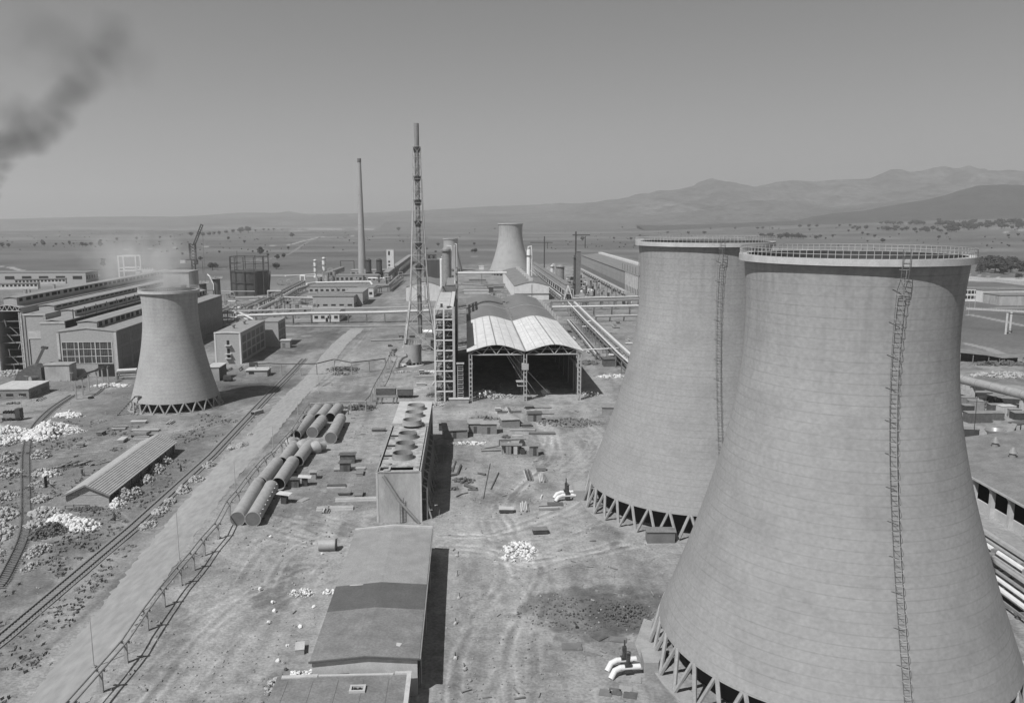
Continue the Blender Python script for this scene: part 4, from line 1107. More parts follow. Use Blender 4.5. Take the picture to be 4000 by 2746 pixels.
for x in (-3.2, -1.6, 2.2, 3.3): part('leg', MB().bar((x - .3, 0, 0), (x + .2, 0, 2.1), .5), concd, t)

# ================================================================ brick filter house and neighbours
def windows_grid(name, par, face, x0, x1, z0, z1, nx, nz, y, fw=.12, gm=glassd, fm=concd, recess=.1):
    """face 'y': wall facing -y at y; 'x': wall facing +x at x=y. one window (pane + bars) per cell"""
    for i in range(nx):
        for k in range(nz):
            a = x0 + (x1 - x0) * i / nx; b = x0 + (x1 - x0) * (i + 1) / nx
            c = z0 + (z1 - z0) * k / nz; d = z0 + (z1 - z0) * (k + 1) / nz
            g = .12 * (b - a); h2 = .1 * (d - c)
            a, b, c, d = a + g, b - g, c + h2, d - h2
            m = MB()
            if face == 'y': m.box(a, b, y - .05, y + .02, c, d)
            else: m.box(y - .02, y + .05, a, b, c, d)
            o = part('window', m, gm, par)
            f = MB(); nb = 3
            for q in range(1, nb):
                u = a + (b - a) * q / nb; v = c + (d - c) * q / nb
                if face == 'y': f.box(u - fw / 3, u + fw / 3, y - .09, y - .05, c, d); f.box(a, b, y - .09, y - .051, v - fw / 3, v + fw / 3)
                else: f.box(y + .05, y + .09, u - fw / 3, u + fw / 3, c, d); f.box(y + .051, y + .088, a, b, v - fw / 3, v + fw / 3)
            inst('glazing_bar', f.mesh('glazing_bar', fm), o)
t = thing('filter_house', 'tall flat roofed brick building with white corner strips and stair landings', 'building', (-124.6, 339.6, 0), AX)
BW, BD, BH = 10.6, 43., 12.9
part('wall', MB().box(0, BW, 0, BD, 0, BH), brick, t)
part('roof', MB().box(-.2, BW + .2, -.2, BD + .2, BH, BH + .3), feltl, t)
part('corner_strip', MB().box(-.15, .5, -.15, .4, 0, BH + .2), white, t); part('corner_strip', MB().box(BW - .5, BW + .15, -.15, .4, 0, BH + .2), white, t)
part('cornice', MB().prism([(-.15, BH), (BW / 2, BH + .35), (BW + .15, BH), (BW + .15, BH + .6), (BW / 2, BH + .95), (-.15, BH + .6)], -.25, .0, 'y'), white, t)
for k, z in enumerate((2.4, 4.2, 7.8)):
    l_ = part('landing', MB().box(4.2, 6.8, -1.6, 0, z, z + .25), concl, t)
    inst('door', MB().box(4.9, 6., -.06, -.01, z + .25, z + 2.2).mesh('door', dark), l_)
for x, y in ((4.2, 14), (5.2, 28)):
    part('roof_vent', MB().lathe([(.5, 0), (.5, 1.2), (.9, 1.3), (.9, 1.7), (.01, 1.9)], 12, (x, y, BH + .3)), steel, t)
windows_grid('window', t, 'x', 2, BD - 2, 1, BH - 1.2, 5, 3, BW, gm=M('grimy_glass', .1, .3, .5, .4))
t = thing('brick_annex', 'second brick block behind the filter house, curved shadow on its front', 'building', (-118.8, 386, 0), AX)
part('wall', MB().box(0, 7.6, 0, 16, 0, 12), brick, t); part('roof', MB().box(-.2, 7.8, -.2, 16.2, 12, 12.3), feltl, t)
part('pilaster', MB().box(.1, 1., -.3, -.02, 0, 12.1), white, t)
windows_grid('window', t, 'x', 1, 15, 1, 11, 3, 3, 7.6, gm=MATS['grimy_glass'])
t = thing('pump_house', 'small pale pump house on the bare ground past the filter house', 'hut', (-109.51, 383.24), AX)
part('wall', MB().box(0, 4.4, 0, 4, 0, 3.4), conc, t); part('roof', MB().box(-.3, 4.7, -.3, 4.3, 3.4, 3.65), concl, t); part('door', MB().box(.8, 2.2, -.06, -.01, 0, 2.3), concd, t)
t = thing('workers_hut', 'flat roofed hut on the dirt in front of the brick filter house', 'hut', (-102.81, 311.48), AX)
part('wall', MB().box(0, 8, 0, 6, 0, 2.4), conc, t); part('roof', MB().box(-.4, 8.4, -.4, 6.4, 2.4, 2.6), concl, t); part('window', MB().box(1, 3, -.05, -.01, 1, 1.8), glassd, t)
t = thing('workers_hut', 'upright pale cabin with a dark side right behind the small cooling tower', 'hut', (-112.49, 302.67), AX)
part('wall', MB().box(-2, 2.4, 0, 9, 0, 5.2), conc, t); part('side_panel', MB().box(2.4, 2.6, .2, 8.8, .2, 5.), steeld, t); part('roof', MB().box(-2.3, 2.9, -.3, 9.3, 5.2, 5.45), concl, t)
for i, (x, y, l) in enumerate(((2060, 175, 'dark drum stack beside the upright cabin'), (2280, 80, 'dark box cart before the filter house'))):
    t = thing('tool_cart', l, 'cart', [(-106.86, 302.67), (-106, 330.68)][i], AX)
    part('body', MB().box(-1.5, 1.5, -1, 1, .6, 2.2), steeld, t)
    for x_ in (-1., 1.):
        for y_ in (-1.05, 1.05): part('wheel', MB().tube((x_, y_ - .1, .45), (x_, y_ + .1, .45), .45, 10), dark, t)

# low office blocks past the pipe bridge
def block(name, a, w, d, h_, label, wallm=plast, roofm=feltl, nwin=4, wz=(1., 2.3), side=True, rz=AX, cat='building', door=False, nside=5):
    t = thing(name, label, cat, a, rz)
    part('wall', MB().box(0, w, 0, d, 0, h_), wallm, t)
    part('roof', MB().box(-.3, w + .3, -.3, d + .3, h_, h_ + .3), roofm, t)
    for i in range(nwin):
        x = w * (i + .5) / nwin; q = w / nwin * .28
        o = part('window', MB().box(x - q, x + q, -.06, -.01, wz[0], wz[1]), glassd, t)
        inst('sill', MB().box(x - q - .1, x + q + .1, -.16, -.065, wz[0] - .12, wz[0]).mesh('sill', concl), o)
    if side:
        for i in range(nside):
            y = d * (i + .5) / nside; q = d / nside * .3
            part('window', MB().box(w + .01, w + .06, y - q, y + q, wz[0], wz[1]), glassd, t)
    if door: part('door', MB().box(w * .48, w * .48 + 1.4, -.07, -.01, 0, 2.4), dark, t)
    return t
block('control_block', (-118.22, 483.44), 15.5, 26, 6.2, 'low white fronted block beneath the pipe bridge', white, feltl, 4, (2., 3.6), door=True)
block('plant_block', (-137.33, 563.16), 28, 40, 7.5, 'wide flat roofed block with roof vents behind the low white block', brick, felt, 5)
t = block('plant_block', (-119.05, 579.83), 13, 36, 9, 'taller dark sided block behind the pipe bridge', brick, feltl, 0)
block('plant_block', (-121.52, 640.33), 13, 30, 7, 'white fronted block at the end of the works road', white, felt, 3, (2, 4))
block('plant_block', (-167.96, 675.49), 44, 30, 5, 'long low block with a row of windows behind the plant blocks', plast, felt, 10, (1.5, 3.2))

# ================================================================ elevated pipe bridge across the works
def pipe_bridge(label, pts, zs, rows, post_sp=11., mat=lagg, posts=True, deck=True, r=.36, ground=None, name='pipe_bridge', pm=concd):
    """pts: ground line of the bridge; zs: deck height at each point; rows: (offset, height above deck, radius, material)"""
    t = thing(name, label, 'pipe bridge', (pts[0][0], pts[0][1], 0))
    ox, oy = pts[0]
    nrm = []
    for i, p in enumerate(pts):
        a = pts[max(0, i - 1)]; b = pts[min(len(pts) - 1, i + 1)]
        d = Vector((b[0] - a[0], b[1] - a[1])).normalized(); nrm.append((-d.y, d.x))
    for o, dz, rr_, m_ in rows:
        part('pipe', MB().pipe([(p[0] - ox + n[0] * o, p[1] - oy + n[1] * o, z + dz) for p, n, z in zip(pts, nrm, zs)], rr_, 8), m_, t)
    om = max(abs(o[0]) for o in rows)
    if deck:
        dm = MB()
        for s in (-om - .3, om + .3):
            q = [(p[0] - ox + n[0] * s, p[1] - oy + n[1] * s, z - .3) for p, n, z in zip(pts, nrm, zs)]
            for a, b in zip(q, q[1:]): dm.bar(a, b, .25, .45)
        part('girder', dm, steel, t)
    if posts:
        for i in range(len(pts) - 1):
            L_ = math.hypot(pts[i + 1][0] - pts[i][0], pts[i + 1][1] - pts[i][1]); k = max(1, int(round(L_ / post_sp)))
            for j in range(k + (1 if i == len(pts) - 2 else 0)):
                f = j / k; x = pts[i][0] + (pts[i + 1][0] - pts[i][0]) * f - ox; y = pts[i][1] + (pts[i + 1][1] - pts[i][1]) * f - oy; z = zs[i] + (zs[i + 1] - zs[i]) * f - .5
                n = nrm[i]; w = om + .1
                m = MB()
                for s in (-w, w): m.bar((x + n[0] * s, y + n[1] * s, 0), (x + n[0] * s, y + n[1] * s, z), .45)
                m.bar((x - n[0] * (w + .5), y - n[1] * (w + .5), z), (x + n[0] * (w + .5), y + n[1] * (w + .5), z), .4)
                part('trestle', m, pm, t)
    return t
up = [(-2, .5, .34, lagw), (-1.1, .5, .3, lagg), (2, .5, .34, lagw), (-2, 3.0, .36, lagg), (1.5, 3.0, .36, lagg), (0, .4, .25, steel)]
pipe_bridge('long pipe bridge on trestles crossing the works from the filter house to the lattice tower', [(-158, 468.5), (-117, 475), (-75, 480), (-48, 484)], [5.08, 5.79, 5.81, 6.42], up)
pipe_bridge('section of pipe bridge showing between the steel frame and the arched hall', [(-18.5, 486), (-10., 487)], [6.2, 6.2], up)
pipe_bridge('upper pipe bridge right of the arched hall leading behind the second tower', [(26, 541), (41, 545), (90, 558)], [6.0, 6.0, 6.0], [(-1.2, .4, .4, lagg), (1.2, .4, .4, lagg), (0, 1.2, .3, steel)])
pipe_bridge('lower pipe bridge right of the arched hall with white lagging', [(25, 508), (40, 510), (86, 517)], [6.0, 6.0, 6.0], [(-1.0, .4, .4, lagw), (.9, .4, .36, lagw)])
pipe_bridge('low pair of pipes on short posts near the second tower', [(50, 484.5), (84, 490)], [3., 3.], [(-.8, .3, .35, lagg), (.8, .3, .35, lagw)], 9)
dg = pipe_bridge('long diagonal pipe bridge running towards the second cooling tower', [(39.0, 536), (41.5, 440), (45.2, 331), (47.2, 292)], [6, 6, 6, 6], [(-2.1, .5, .4, lagw), (1.9, .6, .45, lagw), (2.6, .5, .3, lagw), (-1.4, .3, .2, steel), (1.1, .3, .25, lagg)], 12)
o = MB()
for k in range(60): o.bar((-2.4 + k * .155, -3 - k * 4, 5.8), (3.0 + k * .155, -3 - k * 4, 5.8), .25, .3)
part('cross_tie', o, steel, dg)
def loop(label, pts, r, mat=lagw, name='pipe_loop', legs=True):
    t = thing(name, label, 'pipe', (pts[0][0], pts[0][1], 0)); ox, oy = pts[0][0], pts[0][1]
    part('pipe', MB().pipe([(p[0] - ox, p[1] - oy, p[2]) for p in pts], r, 10), mat, t)
    if legs:
        for p in pts[1:-1]:
            if p[2] > 1.2: part('prop', MB().bar((p[0] - ox, p[1] - oy, 0), (p[0] - ox, p[1] - oy, p[2] - r), .25), steel, t)
loop('white pipe stepping off the diagonal bridge, upper of the two', [(45.02, 438.89, 6), (39.45, 437.13, 6), (40.4, 442.32, 2.5), (37.49, 431.44, 4), (43.03, 431.44, 4), (45.71, 360.18, 4)], .32)
loop('white pipe branching from the diagonal bridge near the second tower', [(48.26, 347.62, 5.5), (43.2, 347.17, 5.5), (40.84, 346.06, 5.5), (29.58, 342.79, 5.5)], .3)
loop('white pipe bending down to ground beside the second tower', [(40.6, 339.35, 4), (46.69, 338.31, 4), (47.07, 325.44, 4)], .35)
for k, yy in enumerate((945, 965, 985, 1005, 1022)):
    loop(('first', 'second', 'third', 'fourth', 'last')[k] + ' from the far side of five parallel ground pipes beside the arched hall', [[(31.4, 497.69), (42.51, 498.52)], [(30.91, 489.63), (41.74, 490.43)], [(30.42, 481.82), (40.99, 482.59)], [(29.95, 474.25), (40.27, 475)], [(29.57, 468), (39.67, 468.72)]][k] and [p + (1.,) for p in [[(31.4, 497.69), (42.51, 498.52)], [(30.91, 489.63), (41.74, 490.43)], [(30.42, 481.82), (40.99, 482.59)], [(29.95, 474.25), (40.27, 475)], [(29.57, 468), (39.67, 468.72)]][k]], .28, lagg, 'ground_pipe', False)

# ================================================================ big brick works on the left
FRZ = R(4.5)
t = thing('brick_works', 'big brick works of several bays with long roof monitors behind the small cooling tower', 'factory', (-174.4, 310.6, 0), FRZ)
FH = 17.6
D1 = 150.
def gable(x0, x1, ze, zp, y0, y1, th=.3, lift=0.):
    xm_ = (x0 + x1) / 2
    return MB().prism([(x0, ze + lift), (xm_, zp + lift), (x1, ze + lift), (x1, ze + lift - th), (xm_, zp + lift - th), (x0, ze + lift - th)], y0, y1, 'y')
# right bay with the glazed front
BWd = 22.2
ft = MB().box(.0, BWd, 0, .5, 0, 5.2).prism([(0, 13.6), (BWd, 13.6), (BWd, FH), (BWd / 2, FH + 1.3), (0, FH)], 0, .5, 'y').box(0, 1.6, 0, .5, 5.2, 13.6).box(BWd - 2.2, BWd, 0, .5, 5.2, 13.6)
part('front_wall', ft, brick, t)
part('doorway', MB().box(14.5, 20.5, -.06, -.02, 0, 4.8), dark, t)
part('eaves_band', MB().prism([(-.1, FH - .1), (BWd / 2, FH + 1.2), (BWd + .1, FH - .1), (BWd + .1, FH + .4), (BWd / 2, FH + 1.7), (-.1, FH + .4)], -.3, .0, 'y'), plast, t)
for x in (0.1, BWd - .9): part('pilaster', MB().box(x, x + .9, -.35, -.0, 0, FH - .4), concl, t)
for i in range(3):
    for k in range(3):
        x0 = 1.8 + i * 6.2; x1 = x0 + 5.9; z0 = 5.3 + k * 2.8; z1 = z0 + 2.55
        o = part('window', MB().box(x0, x1, .12, .2, z0, z1), glassd, t)
        f = MB()
        for q in range(11): f.box(x0 + (x1 - x0) * q / 10 - .03, x0 + (x1 - x0) * q / 10 + .03, .06, .12, z0, z1)
        for q in range(1, 5): f.box(x0, x1, .05, .115, z0 + (z1 - z0) * q / 5 - .03, z0 + (z1 - z0) * q / 5 + .03)
        inst('glazing_bar', f.mesh('glazing_bar', steel), o)
        inst('mullion', MB().box(x0 + 1.4, x0 + 1.6, .0, .05, z0, z1).box(x1 - 1.6, x1 - 1.4, .0, .05, z0, z1).mesh('mullion', concl), o)
fm_ = MB()
for k in range(4): fm_.box(1.5, BWd - 2., -.12, .1, 5.05 + k * 2.8, 5.3 + k * 2.8)
for i in range(4): fm_.box(1.5 + i * 6.2 - .1, 1.8 + i * 6.2, -.14, .1, 5.2, 13.6)
part('window_frame', fm_, concl, t)
part('side_wall', MB().box(BWd - .4, BWd, .5, D1, 0, FH), panel, t)
windows_grid('window', t, 'x', 3, D1 - 10, 2, FH - 1.5, 12, 3, BWd, gm=MATS['grimy_glass'], fm=concd)
part('roof', gable(-.1, BWd + .3, FH + .3, FH + 1.5, .3, D1), feltl, t)
def monitor(x0, x1, zb, zt, y0, y1, label=None):
    m = part('roof_monitor', MB().box(x0, x1, y0, y1, zb, zt), brick, t, label)
    inst('monitor_roof', gable(x0 - .3, x1 + .3, zt + .2, zt + .6, y0 - .3, y1 + .3, .25).mesh('monitor_roof', feltl), m)
    y = y0 + 2
    while y < y1 - 3: inst('vent', MB().box(x1 + .01, x1 + .08, y, y + rnd.uniform(2, 4.5), zb + 1.2, zt - .3).mesh('vent', dark), m); y += 5.5
monitor(7.2, 14.4, FH + .2, FH + 3.4, 2, D1 - 3)
# second bay, lower gap with posts on its roof
part('wall', MB().box(-9.5, -.1, 7.8, 8.3, 0, 20.5), brick, t)
part('wall_band', MB().box(-9.5, -.1, 7.55, 7.79, 19.8, 20.6), concl, t)
part('roof', gable(-9.6, -.2, 20.8, 21.4, 7.6, D1 + 20), feltl, t)
monitor(-7.6, -2.2, 20.9, 23.4, 22, D1 + 14)
for k in range(12): part('roof_post', MB().box(-.5, -.15, 16 + k * 11, 16.3 + k * 11, 20, 24.5), steeld, t)
# third bay: tall plain brick front
part('wall', MB().box(-18.4, -9.6, 13, 13.5, 0, 22.6), brick, t)
part('pilaster', MB().box(-18.6, -17.4, 12.7, 12.99, 0, 23), conc, t); part('pilaster', MB().box(-10.4, -9.4, 12.7, 12.99, 0, 23), conc, t)
part('wall_panel', MB().box(-16.6, -11, 12.8, 12.99, 13.2, 16.2), concl, t)
part('wall_recess', MB().box(-16.6, -16.35, 12.85, 12.99, 0, 13), dark, t)
part('cornice', MB().box(-18.8, -9.4, 12.6, 12.99, 22.6, 23.2), concl, t)
part('roof', gable(-18.6, -9.5, 23., 23.7, 13, D1 + 40), feltl, t)
monitor(-17., -11., 23.1, 25.2, 24, D1 + 36)
part('side_wall', MB().box(-9.7, -9.5, 13.6, D1 + 38, 20, 23), brick, t)
# fourth bay: open end with an arched truss
HB = 24.4
for x in (-28.6, -19.0): part('lattice_column', lattice_col(x, 13, HB - .5, steelg, .8, 1.), concl, t)
tr = MB(); n = 10
for i in range(n):
    xa = -28.6 + 9.6 * i / n; xb = -28.6 + 9.6 * (i + 1) / n
    zt_ = lambda x: HB + 1.3 + 1.0 * (1 - ((x + 23.8) / 4.8) ** 2)
    tr.bar((xa, 13, zt_(xa)), (xb, 13, zt_(xb)), .28).bar((xa, 13, HB), (xb, 13, HB), .28)
    tr.bar((xa, 13, HB if i % 2 else zt_(xa)), (xb, 13, zt_(xb) if i % 2 else HB), .2)
part('roof_truss', tr, concl, t)
part('roof', MB().prism(arch(-29, -18.7, HB + 1.2, HB + 2.5, 10) + [(x, z - .25) for x, z in arch(-29, -18.7, HB + 1.2, HB + 2.5, 10)][::-1], 13.2, D1 + 60, 'y'), feltl, t)
monitor(-26.4, -21.4, HB + 2.0, HB + 4.8, 16, D1 + 50)
part('inner_floor', (lambda m: [m.box(-28, -19, 15 + (k % 3), 30, 2.5 + 2.9 * k, 2.75 + 2.9 * k) for k in range(7)] and [m.bar((rnd.uniform(-27, -20), 14.5, 3 * k), (rnd.uniform(-27, -20), 14.5, 3 * k + 3), .2) for k in range(7)] and m)(MB()), steel, t)
part('back_wall', MB().box(-28.6, -19, 31, 31.3, 0, HB), dark, t)
part('side_wall', MB().box(-19.1, -18.7, 13.6, D1, 0, HB + 1), brick, t); part('side_wall', MB().box(-28.9, -28.6, 13.6, D1, 0, HB + 1), brick, t)
# penthouse on the far roof
part('penthouse', MB().box(-8, 6, D1 - 4, D1 + 14, 18, 31), plast, t)
part('penthouse_roof', MB().box(-8.5, 6.5, D1 - 4.5, D1 + 14.5, 31, 31.4), feltl, t)
part('penthouse_door', MB().box(1.5, 4.5, D1 - 4.15, D1 - 4.02, 20, 24), dark, t)
block('lean_to', (-175.47, 302.43), 9, 6, 6, 'low rendered lean-to with a pale top edge at the foot of the brick works', plast, conc, 0, side=False, rz=FRZ)
t = thing('hopper', 'dark steel hopper with an inclined chute in front of the brick works', 'hopper', (-178.86, 301.35), FRZ)
part('bin', MB().prism([(-7.5, 0), (2.6, 0), (2.6, 5.2), (1, 6.4), (-1.5, 6.2), (-6, 3.4)], 0, 4, 'y'), rust, t)
part('chute', MB().bar((-.6, 3, 5.8), (2.2, 4.5, 12.2), 1.5, 1.0), concd, t)
part('chute_head', MB().obox((2.4, 4.6, 11.8), 2., 1.6, .8, 0, .2), steeld, t)
t = thing('dark_drum', 'pale ended drum lying before the hopper', 'drum', (-179.51, 299.75), 0)
part('barrel', MB().tube((0, 0, 1.2), (1.6, 2.4, 1.2), 1.2, 16), rust, t); part('cap', MB().tube((-.06, -.1, 1.2), (-.01, -.02, 1.2), 1.1, 16), conc, t)
t = thing('engine_cart', 'dark engine on a cart between the hopper and the siding', 'machine', (-171.77, 290.44), R(8))
part('engine', MB().tube((-2, 0, 1.3), (2, 0, 1.3), 1., 14).box(.5, 2.2, -.8, .8, 1.5, 3.1), steeld, t); part('bed', MB().box(-2.4, 2.4, -.9, .9, .35, .6), rust, t)
for x in (-1.8, 1.8):
    for y in (-.95, .95): part('wheel', MB().tube((x, y - .1, .4), (x, y + .1, .4), .4, 10), dark, t)
block('shed', (-175.79, 270.32), 12.5, 14, 3.4, 'low shed with a pale roof at the left edge of the picture', woodm, concl, 3, (1, 2), cat='shed', nside=2)
# bridges between works on the far left
def gallery(label, a, b, w, z0, z1, wall=conc, roof=felt, posts=True, name='conveyor_gallery', nwin=14):
    L_ = math.hypot(b[0] - a[0], b[1] - a[1]); rz = math.atan2(b[1] - a[1], b[0] - a[0])
    t = thing(name, label, 'gallery', a, rz)
    part('wall', MB().box(0, L_, -w / 2, w / 2, z0, z1), wall, t)
    part('roof', MB().box(-.2, L_ + .2, -w / 2 - .3, w / 2 + .3, z1, z1 + .3), roof, t)
    part('floor_beam', MB().box(0, L_, -w / 2 - .15, w / 2 + .15, z0 - .5, z0), concl, t)
    for i in range(nwin): part('window', MB().box(L_ * (i + .2) / nwin, L_ * (i + .8) / nwin, -w / 2 - .05, -w / 2 - .01, z0 + (z1 - z0) * .45, z0 + (z1 - z0) * .85), glassd, t)
    if posts and z0 > 1:
        for k in range(max(2, int(L_ / 16))):
            x = L_ * (k + .5) / max(2, int(L_ / 16))
            part('support', MB().bar((x, -w / 2 + .3, 0), (x, -w / 2 + .3, z0 - .5), .6).bar((x, w / 2 - .3, 0), (x, w / 2 - .3, z0 - .5), .6), concl, t)
    return t
Yg = 560.
gallery('white fronted conveyor bridge on legs behind the brick works', (-334.18, 552), (-305.5, 562), 6, 17.09, 20.06, white)
gallery('nearer white conveyor bridge on legs at the left edge behind the works', (-332.6, 514), (-301.96, 523), 6, 16.85, 20.01, white)
block('far_works', (-480.6, 747.14), 90, 26, 12, 'dark long works building on the far left edge', brick, felt, 6, (6, 9))
block('small_house', (-475.27, 852.78), 12, 8, 5.5, 'tiny white house in the field behind the conveyor bridges', white, felt, 2, (1, 4))
t = thing('unfinished_building', 'bare white concrete frame two storeys high standing past the works', 'building frame', (-386.46, 808.22), AX)
for x in (0, 16.5):
    for y in (0, 12): part('column', MB().box(x - .6, x + .6, y - .6, y + .6, 0, 25), white, t)
for z in (3, 9.5, 12.5, 24): part('beam', MB().box(-.6, 17.1, -.65, -.1, z, z + 1.2).box(-.6, 17.1, 11.6, 12.4, z, z + 1.2), white, t)
part('floor', MB().box(-.5, 17, .1, 12, 9.4, 9.9), conc, t)
for i, x in enumerate((1345, 1445)):
    t = thing('precast_tank', ('left', 'right')[i] + ' one of two white ribbed tanks in the steam behind the small tower', 'tank', [(-395.83, 864.69), (-387.96, 864.69)][i], AX)
    part('body', MB().box(0, 10.5, 0, 8, 0, 8), white, t)
    for k in range(4): part('lug', MB().prism([(.4 + k * 2.6, 8), (2.2 + k * 2.6, 8), (1.3 + k * 2.6, 10.2)], 0, 1, 'y'), white, t)

# ================================================================ gasholder, tanks and crane
t = thing('gasholder', 'dark gasholder drum inside a ring of guide posts', 'gasholder', (-212.75, 666.35), 0)
GR = 14.2
part('tank', MB().lathe([(GR, 0), (GR, 18.6), (GR - .4, 19), (GR - 1, 19.2), (.01, 21)], 48), M('gasholder_plate', .085, .3, .3, .7, (1, 1, .3), lines=((2, 6, .25, .4),)), t)
for k in range(12):
    a = 2 * PI * k / 12
    part('guide_post', MB().bar(((GR + 1) * math.cos(a), (GR + 1) * math.sin(a), 0), ((GR + 1) * math.cos(a), (GR + 1) * math.sin(a), 30.5), .5), steeld, t)
rg_ = MB()
for z in (10, 19, 25, 30.3): rg_.lathe([(GR + .8, z), (GR + 1.2, z), (GR + 1.2, z + .4), (GR + .8, z + .4)], 12, close=True)
rg_.sm = False
part('ring_walkway', rg_, steeld, t)
part('stair', MB().bar((GR + 1.3, -3, 0), (GR + .2, 8, 19), 1., .2), steeld, t)
for (p, r, h_, l) in (((-216.92, 601.15), 2.8, 17.5, 'dark vertical tank with a white inclined pipe, right of a pair'), ((-227.77, 601.15), 3.4, 14, 'dark wide tank with a deck on top, behind the mouth of the small tower')):
    t = thing('vertical_tank', l, 'tank', p, 0)
    part('shell', MB().lathe([(r, 0), (r, h_), (.01, h_ + .5)], 24), rust, t)
    part('deck', MB().lathe([(r, h_ - .2), (r + 1.6, h_ - .2), (r + 1.6, h_ + .1), (r, h_ + .1)], 20, close=True), steelg, t)
    part('deck_railing', (lambda m: [m.bar(((r + 1.5) * math.cos(k * .52), (r + 1.5) * math.sin(k * .52), h_), ((r + 1.5) * math.cos(k * .52), (r + 1.5) * math.sin(k * .52), h_ + 1.4), .15) for k in range(12)] and m)(MB()), steelw, t)
    part('downcomer', MB().pipe([(-r - 2.5, -2, h_ + 3), (-r - .5, -3, h_ + 1.5), (-r * .3, -r - .6, h_ - 4), (-r * .3, -r - .6, .5)], .45, 8), lagw, t)
    part('frame', (lambda m: [m.bar((x, -r - 2, 0), (x, -r - 2, 9), .4) for x in (-r - 3, -r * .2, r + 1)] and m.bar((-r - 3, -r - 2, 9), (r + 1, -r - 2, 9), .4).bar((-r - 3, -r - 2, 5), (r + 1, -r - 2, 5), .3))(MB()), steeld, t)
t = thing('tower_crane', 'dark lattice crane with a raised jib behind the small cooling tower', 'crane', (-247.77, 640), R(10))
cz = 29.49; ct_ = 41.77; jx, jz = (8.09, 56.25)
def lattice(m, p, q, w, n, th=.2):
    p, q = Vector(p), Vector(q); d = (q - p).normalized(); u = d.cross(Vector((0, 1, 0))).normalized() if abs(d.y) < .9 else Vector((1, 0, 0)); v = d.cross(u)
    cs = [(u * a + v * b) * w / 2 for a, b in ((-1, -1), (1, -1), (1, 1), (-1, 1))]
    for c in cs: m.bar(p + c, q + c, th)
    for i in range(n):
        a = p + (q - p) * i / n; b = p + (q - p) * (i + 1) / n
        for k in range(4): m.bar(a + cs[k], b + cs[(k + 1) % 4], th * .7)
    return m
part('mast', lattice(MB(), (0, 0, 0), (0, 0, cz), 2.6, 12, .4), steeld, t)
part('tower_head', lattice(MB(), (0, 0, cz), (0, 0, ct_), 4.2, 5, .5), steeld, t)
part('jib', lattice(MB(), (1, 0, ct_ - 2), (jx, 0, jz), 1.6, 10, .35), steeld, t)
part('counter_deck', MB().box(-9, 3, -1.4, 1.4, cz - .8, cz + .2), steeld, t)
part('counterweight', MB().box(-9.5, -5.5, -1.5, 1.5, cz - 3, cz - .4), concl, t)
part('cab', MB().box(.6, 3.4, -1.2, 1.2, cz - 4, cz - .8), steeld, t)
part('hoist_rope', MB().bar((jx, 0, jz), (jx, 0, 3), .12), steeld, t)
# pipes of the gas yard
loop('white lagged pipe with a high arch in front of the gasholder', [(-196.58, 580.92, 5), (-174.34, 584.68, 5), (-174.34, 584.68, 9.5), (-165.08, 584.68, 9.5), (-165.36, 586.97, 5), (-135.4, 577.93, 5)], .75, lagg)
pipe_bridge('inclined dark pipe gallery climbing past the gasholder, upper', [(-169.73, 515.65), (-176.84, 601.15), (-177.05, 620.13), (-189.55, 741.52)], [4.5, 4.5, 4.5, 4.5], [(-2, .5, .7, lagg), (2, .4, .7, steel), (0, .8, .4, steel)], 14)
loop('white pipe loop standing above the far pipe crossing', [(-192.6, 747.14, 5), (-192.6, 747.14, 9.5), (-188.7, 747.14, 9.5), (-188.43, 747.14, 5)], .7, lagw)
loop('long thick white pipe across the far yard ending in a drop', [(-174.33, 695.57, 6), (-170.58, 710, 6), (-124.7, 721.51, 6), (-119.44, 699.2, 5.5), (-122.26, 719.14, 3)], .9, lagw)
loop('white pipe stepping up to the works tower', [(-115.24, 680.66, 6), (-103.46, 684.85, 6), (-111.03, 806.35, 6), (-102.27, 824.22, 6)], .8, lagg)
loop('bright white double pipe by the tank yard', [(-191.43, 521.42, 4), (-174.47, 525.01, 4)], .7, lagw)
loop('thin pipe crossing behind the small cooling tower', [(-229.86, 646.41, 4), (-203.13, 646.41, 4)], .35, lagg)
loop('grey pipe crossing low behind the brick filter house', [(-181.36, 468.88, 4), (-168.41, 467.92, 4), (-160.39, 471.31, 4)], .6, lagg)
loop('white pipe bent over the yard behind the tank frame', [(-183.77, 571.57, 4), (-177.5, 571.57, 4), (-167.87, 541.17, 4), (-162.08, 522.61, 2)], .5, lagg)
pipe_bridge('white twin railed pipe ramp beside the brick filter house', [(-168.34, 438.9), (-168.79, 451.14), (-173.65, 507.6)], [7, 7, 7], [(-2.2, .6, .4, lagw), (2.2, .6, .4, lagw), (0, .3, .3, steel)], 12)
loop('bright white pipe pair dropping from the bridge end, upper', [(-162.93, 479.26, 6), (-161.46, 481.89, 6), (-141.5, 445.25, 6)], .6, lagw)
loop('white pipe dropping from the bridge end, lower', [(-161.2, 473.76, 4), (-156.93, 471.31, 4), (-145.58, 457.1, 4)], .45, lagw)
for i, (x, y) in enumerate(((525, 800), (1105, 670), (1010, 670))):
    t = thing('pipe_ring', ('large white ended duct piece lying by the tank yard', 'white ended duct piece lying past the gasholder', 'dark duct piece lying past the gasholder')[i], 'duct', [(-215.62, 628.06), (-206.31, 758.61), (-215.06, 758.61)][i], R(15))
    part('duct', MB().lathe([(2.6, 0), (2.6, 5), (2.2, 5), (2.2, 0)], 20, close=True), lagg if i < 2 else steel, t); 
    t.children[0].rotation_euler = (R(-90), 0, 0); t.children[0].location = (0, 0, 2.6)
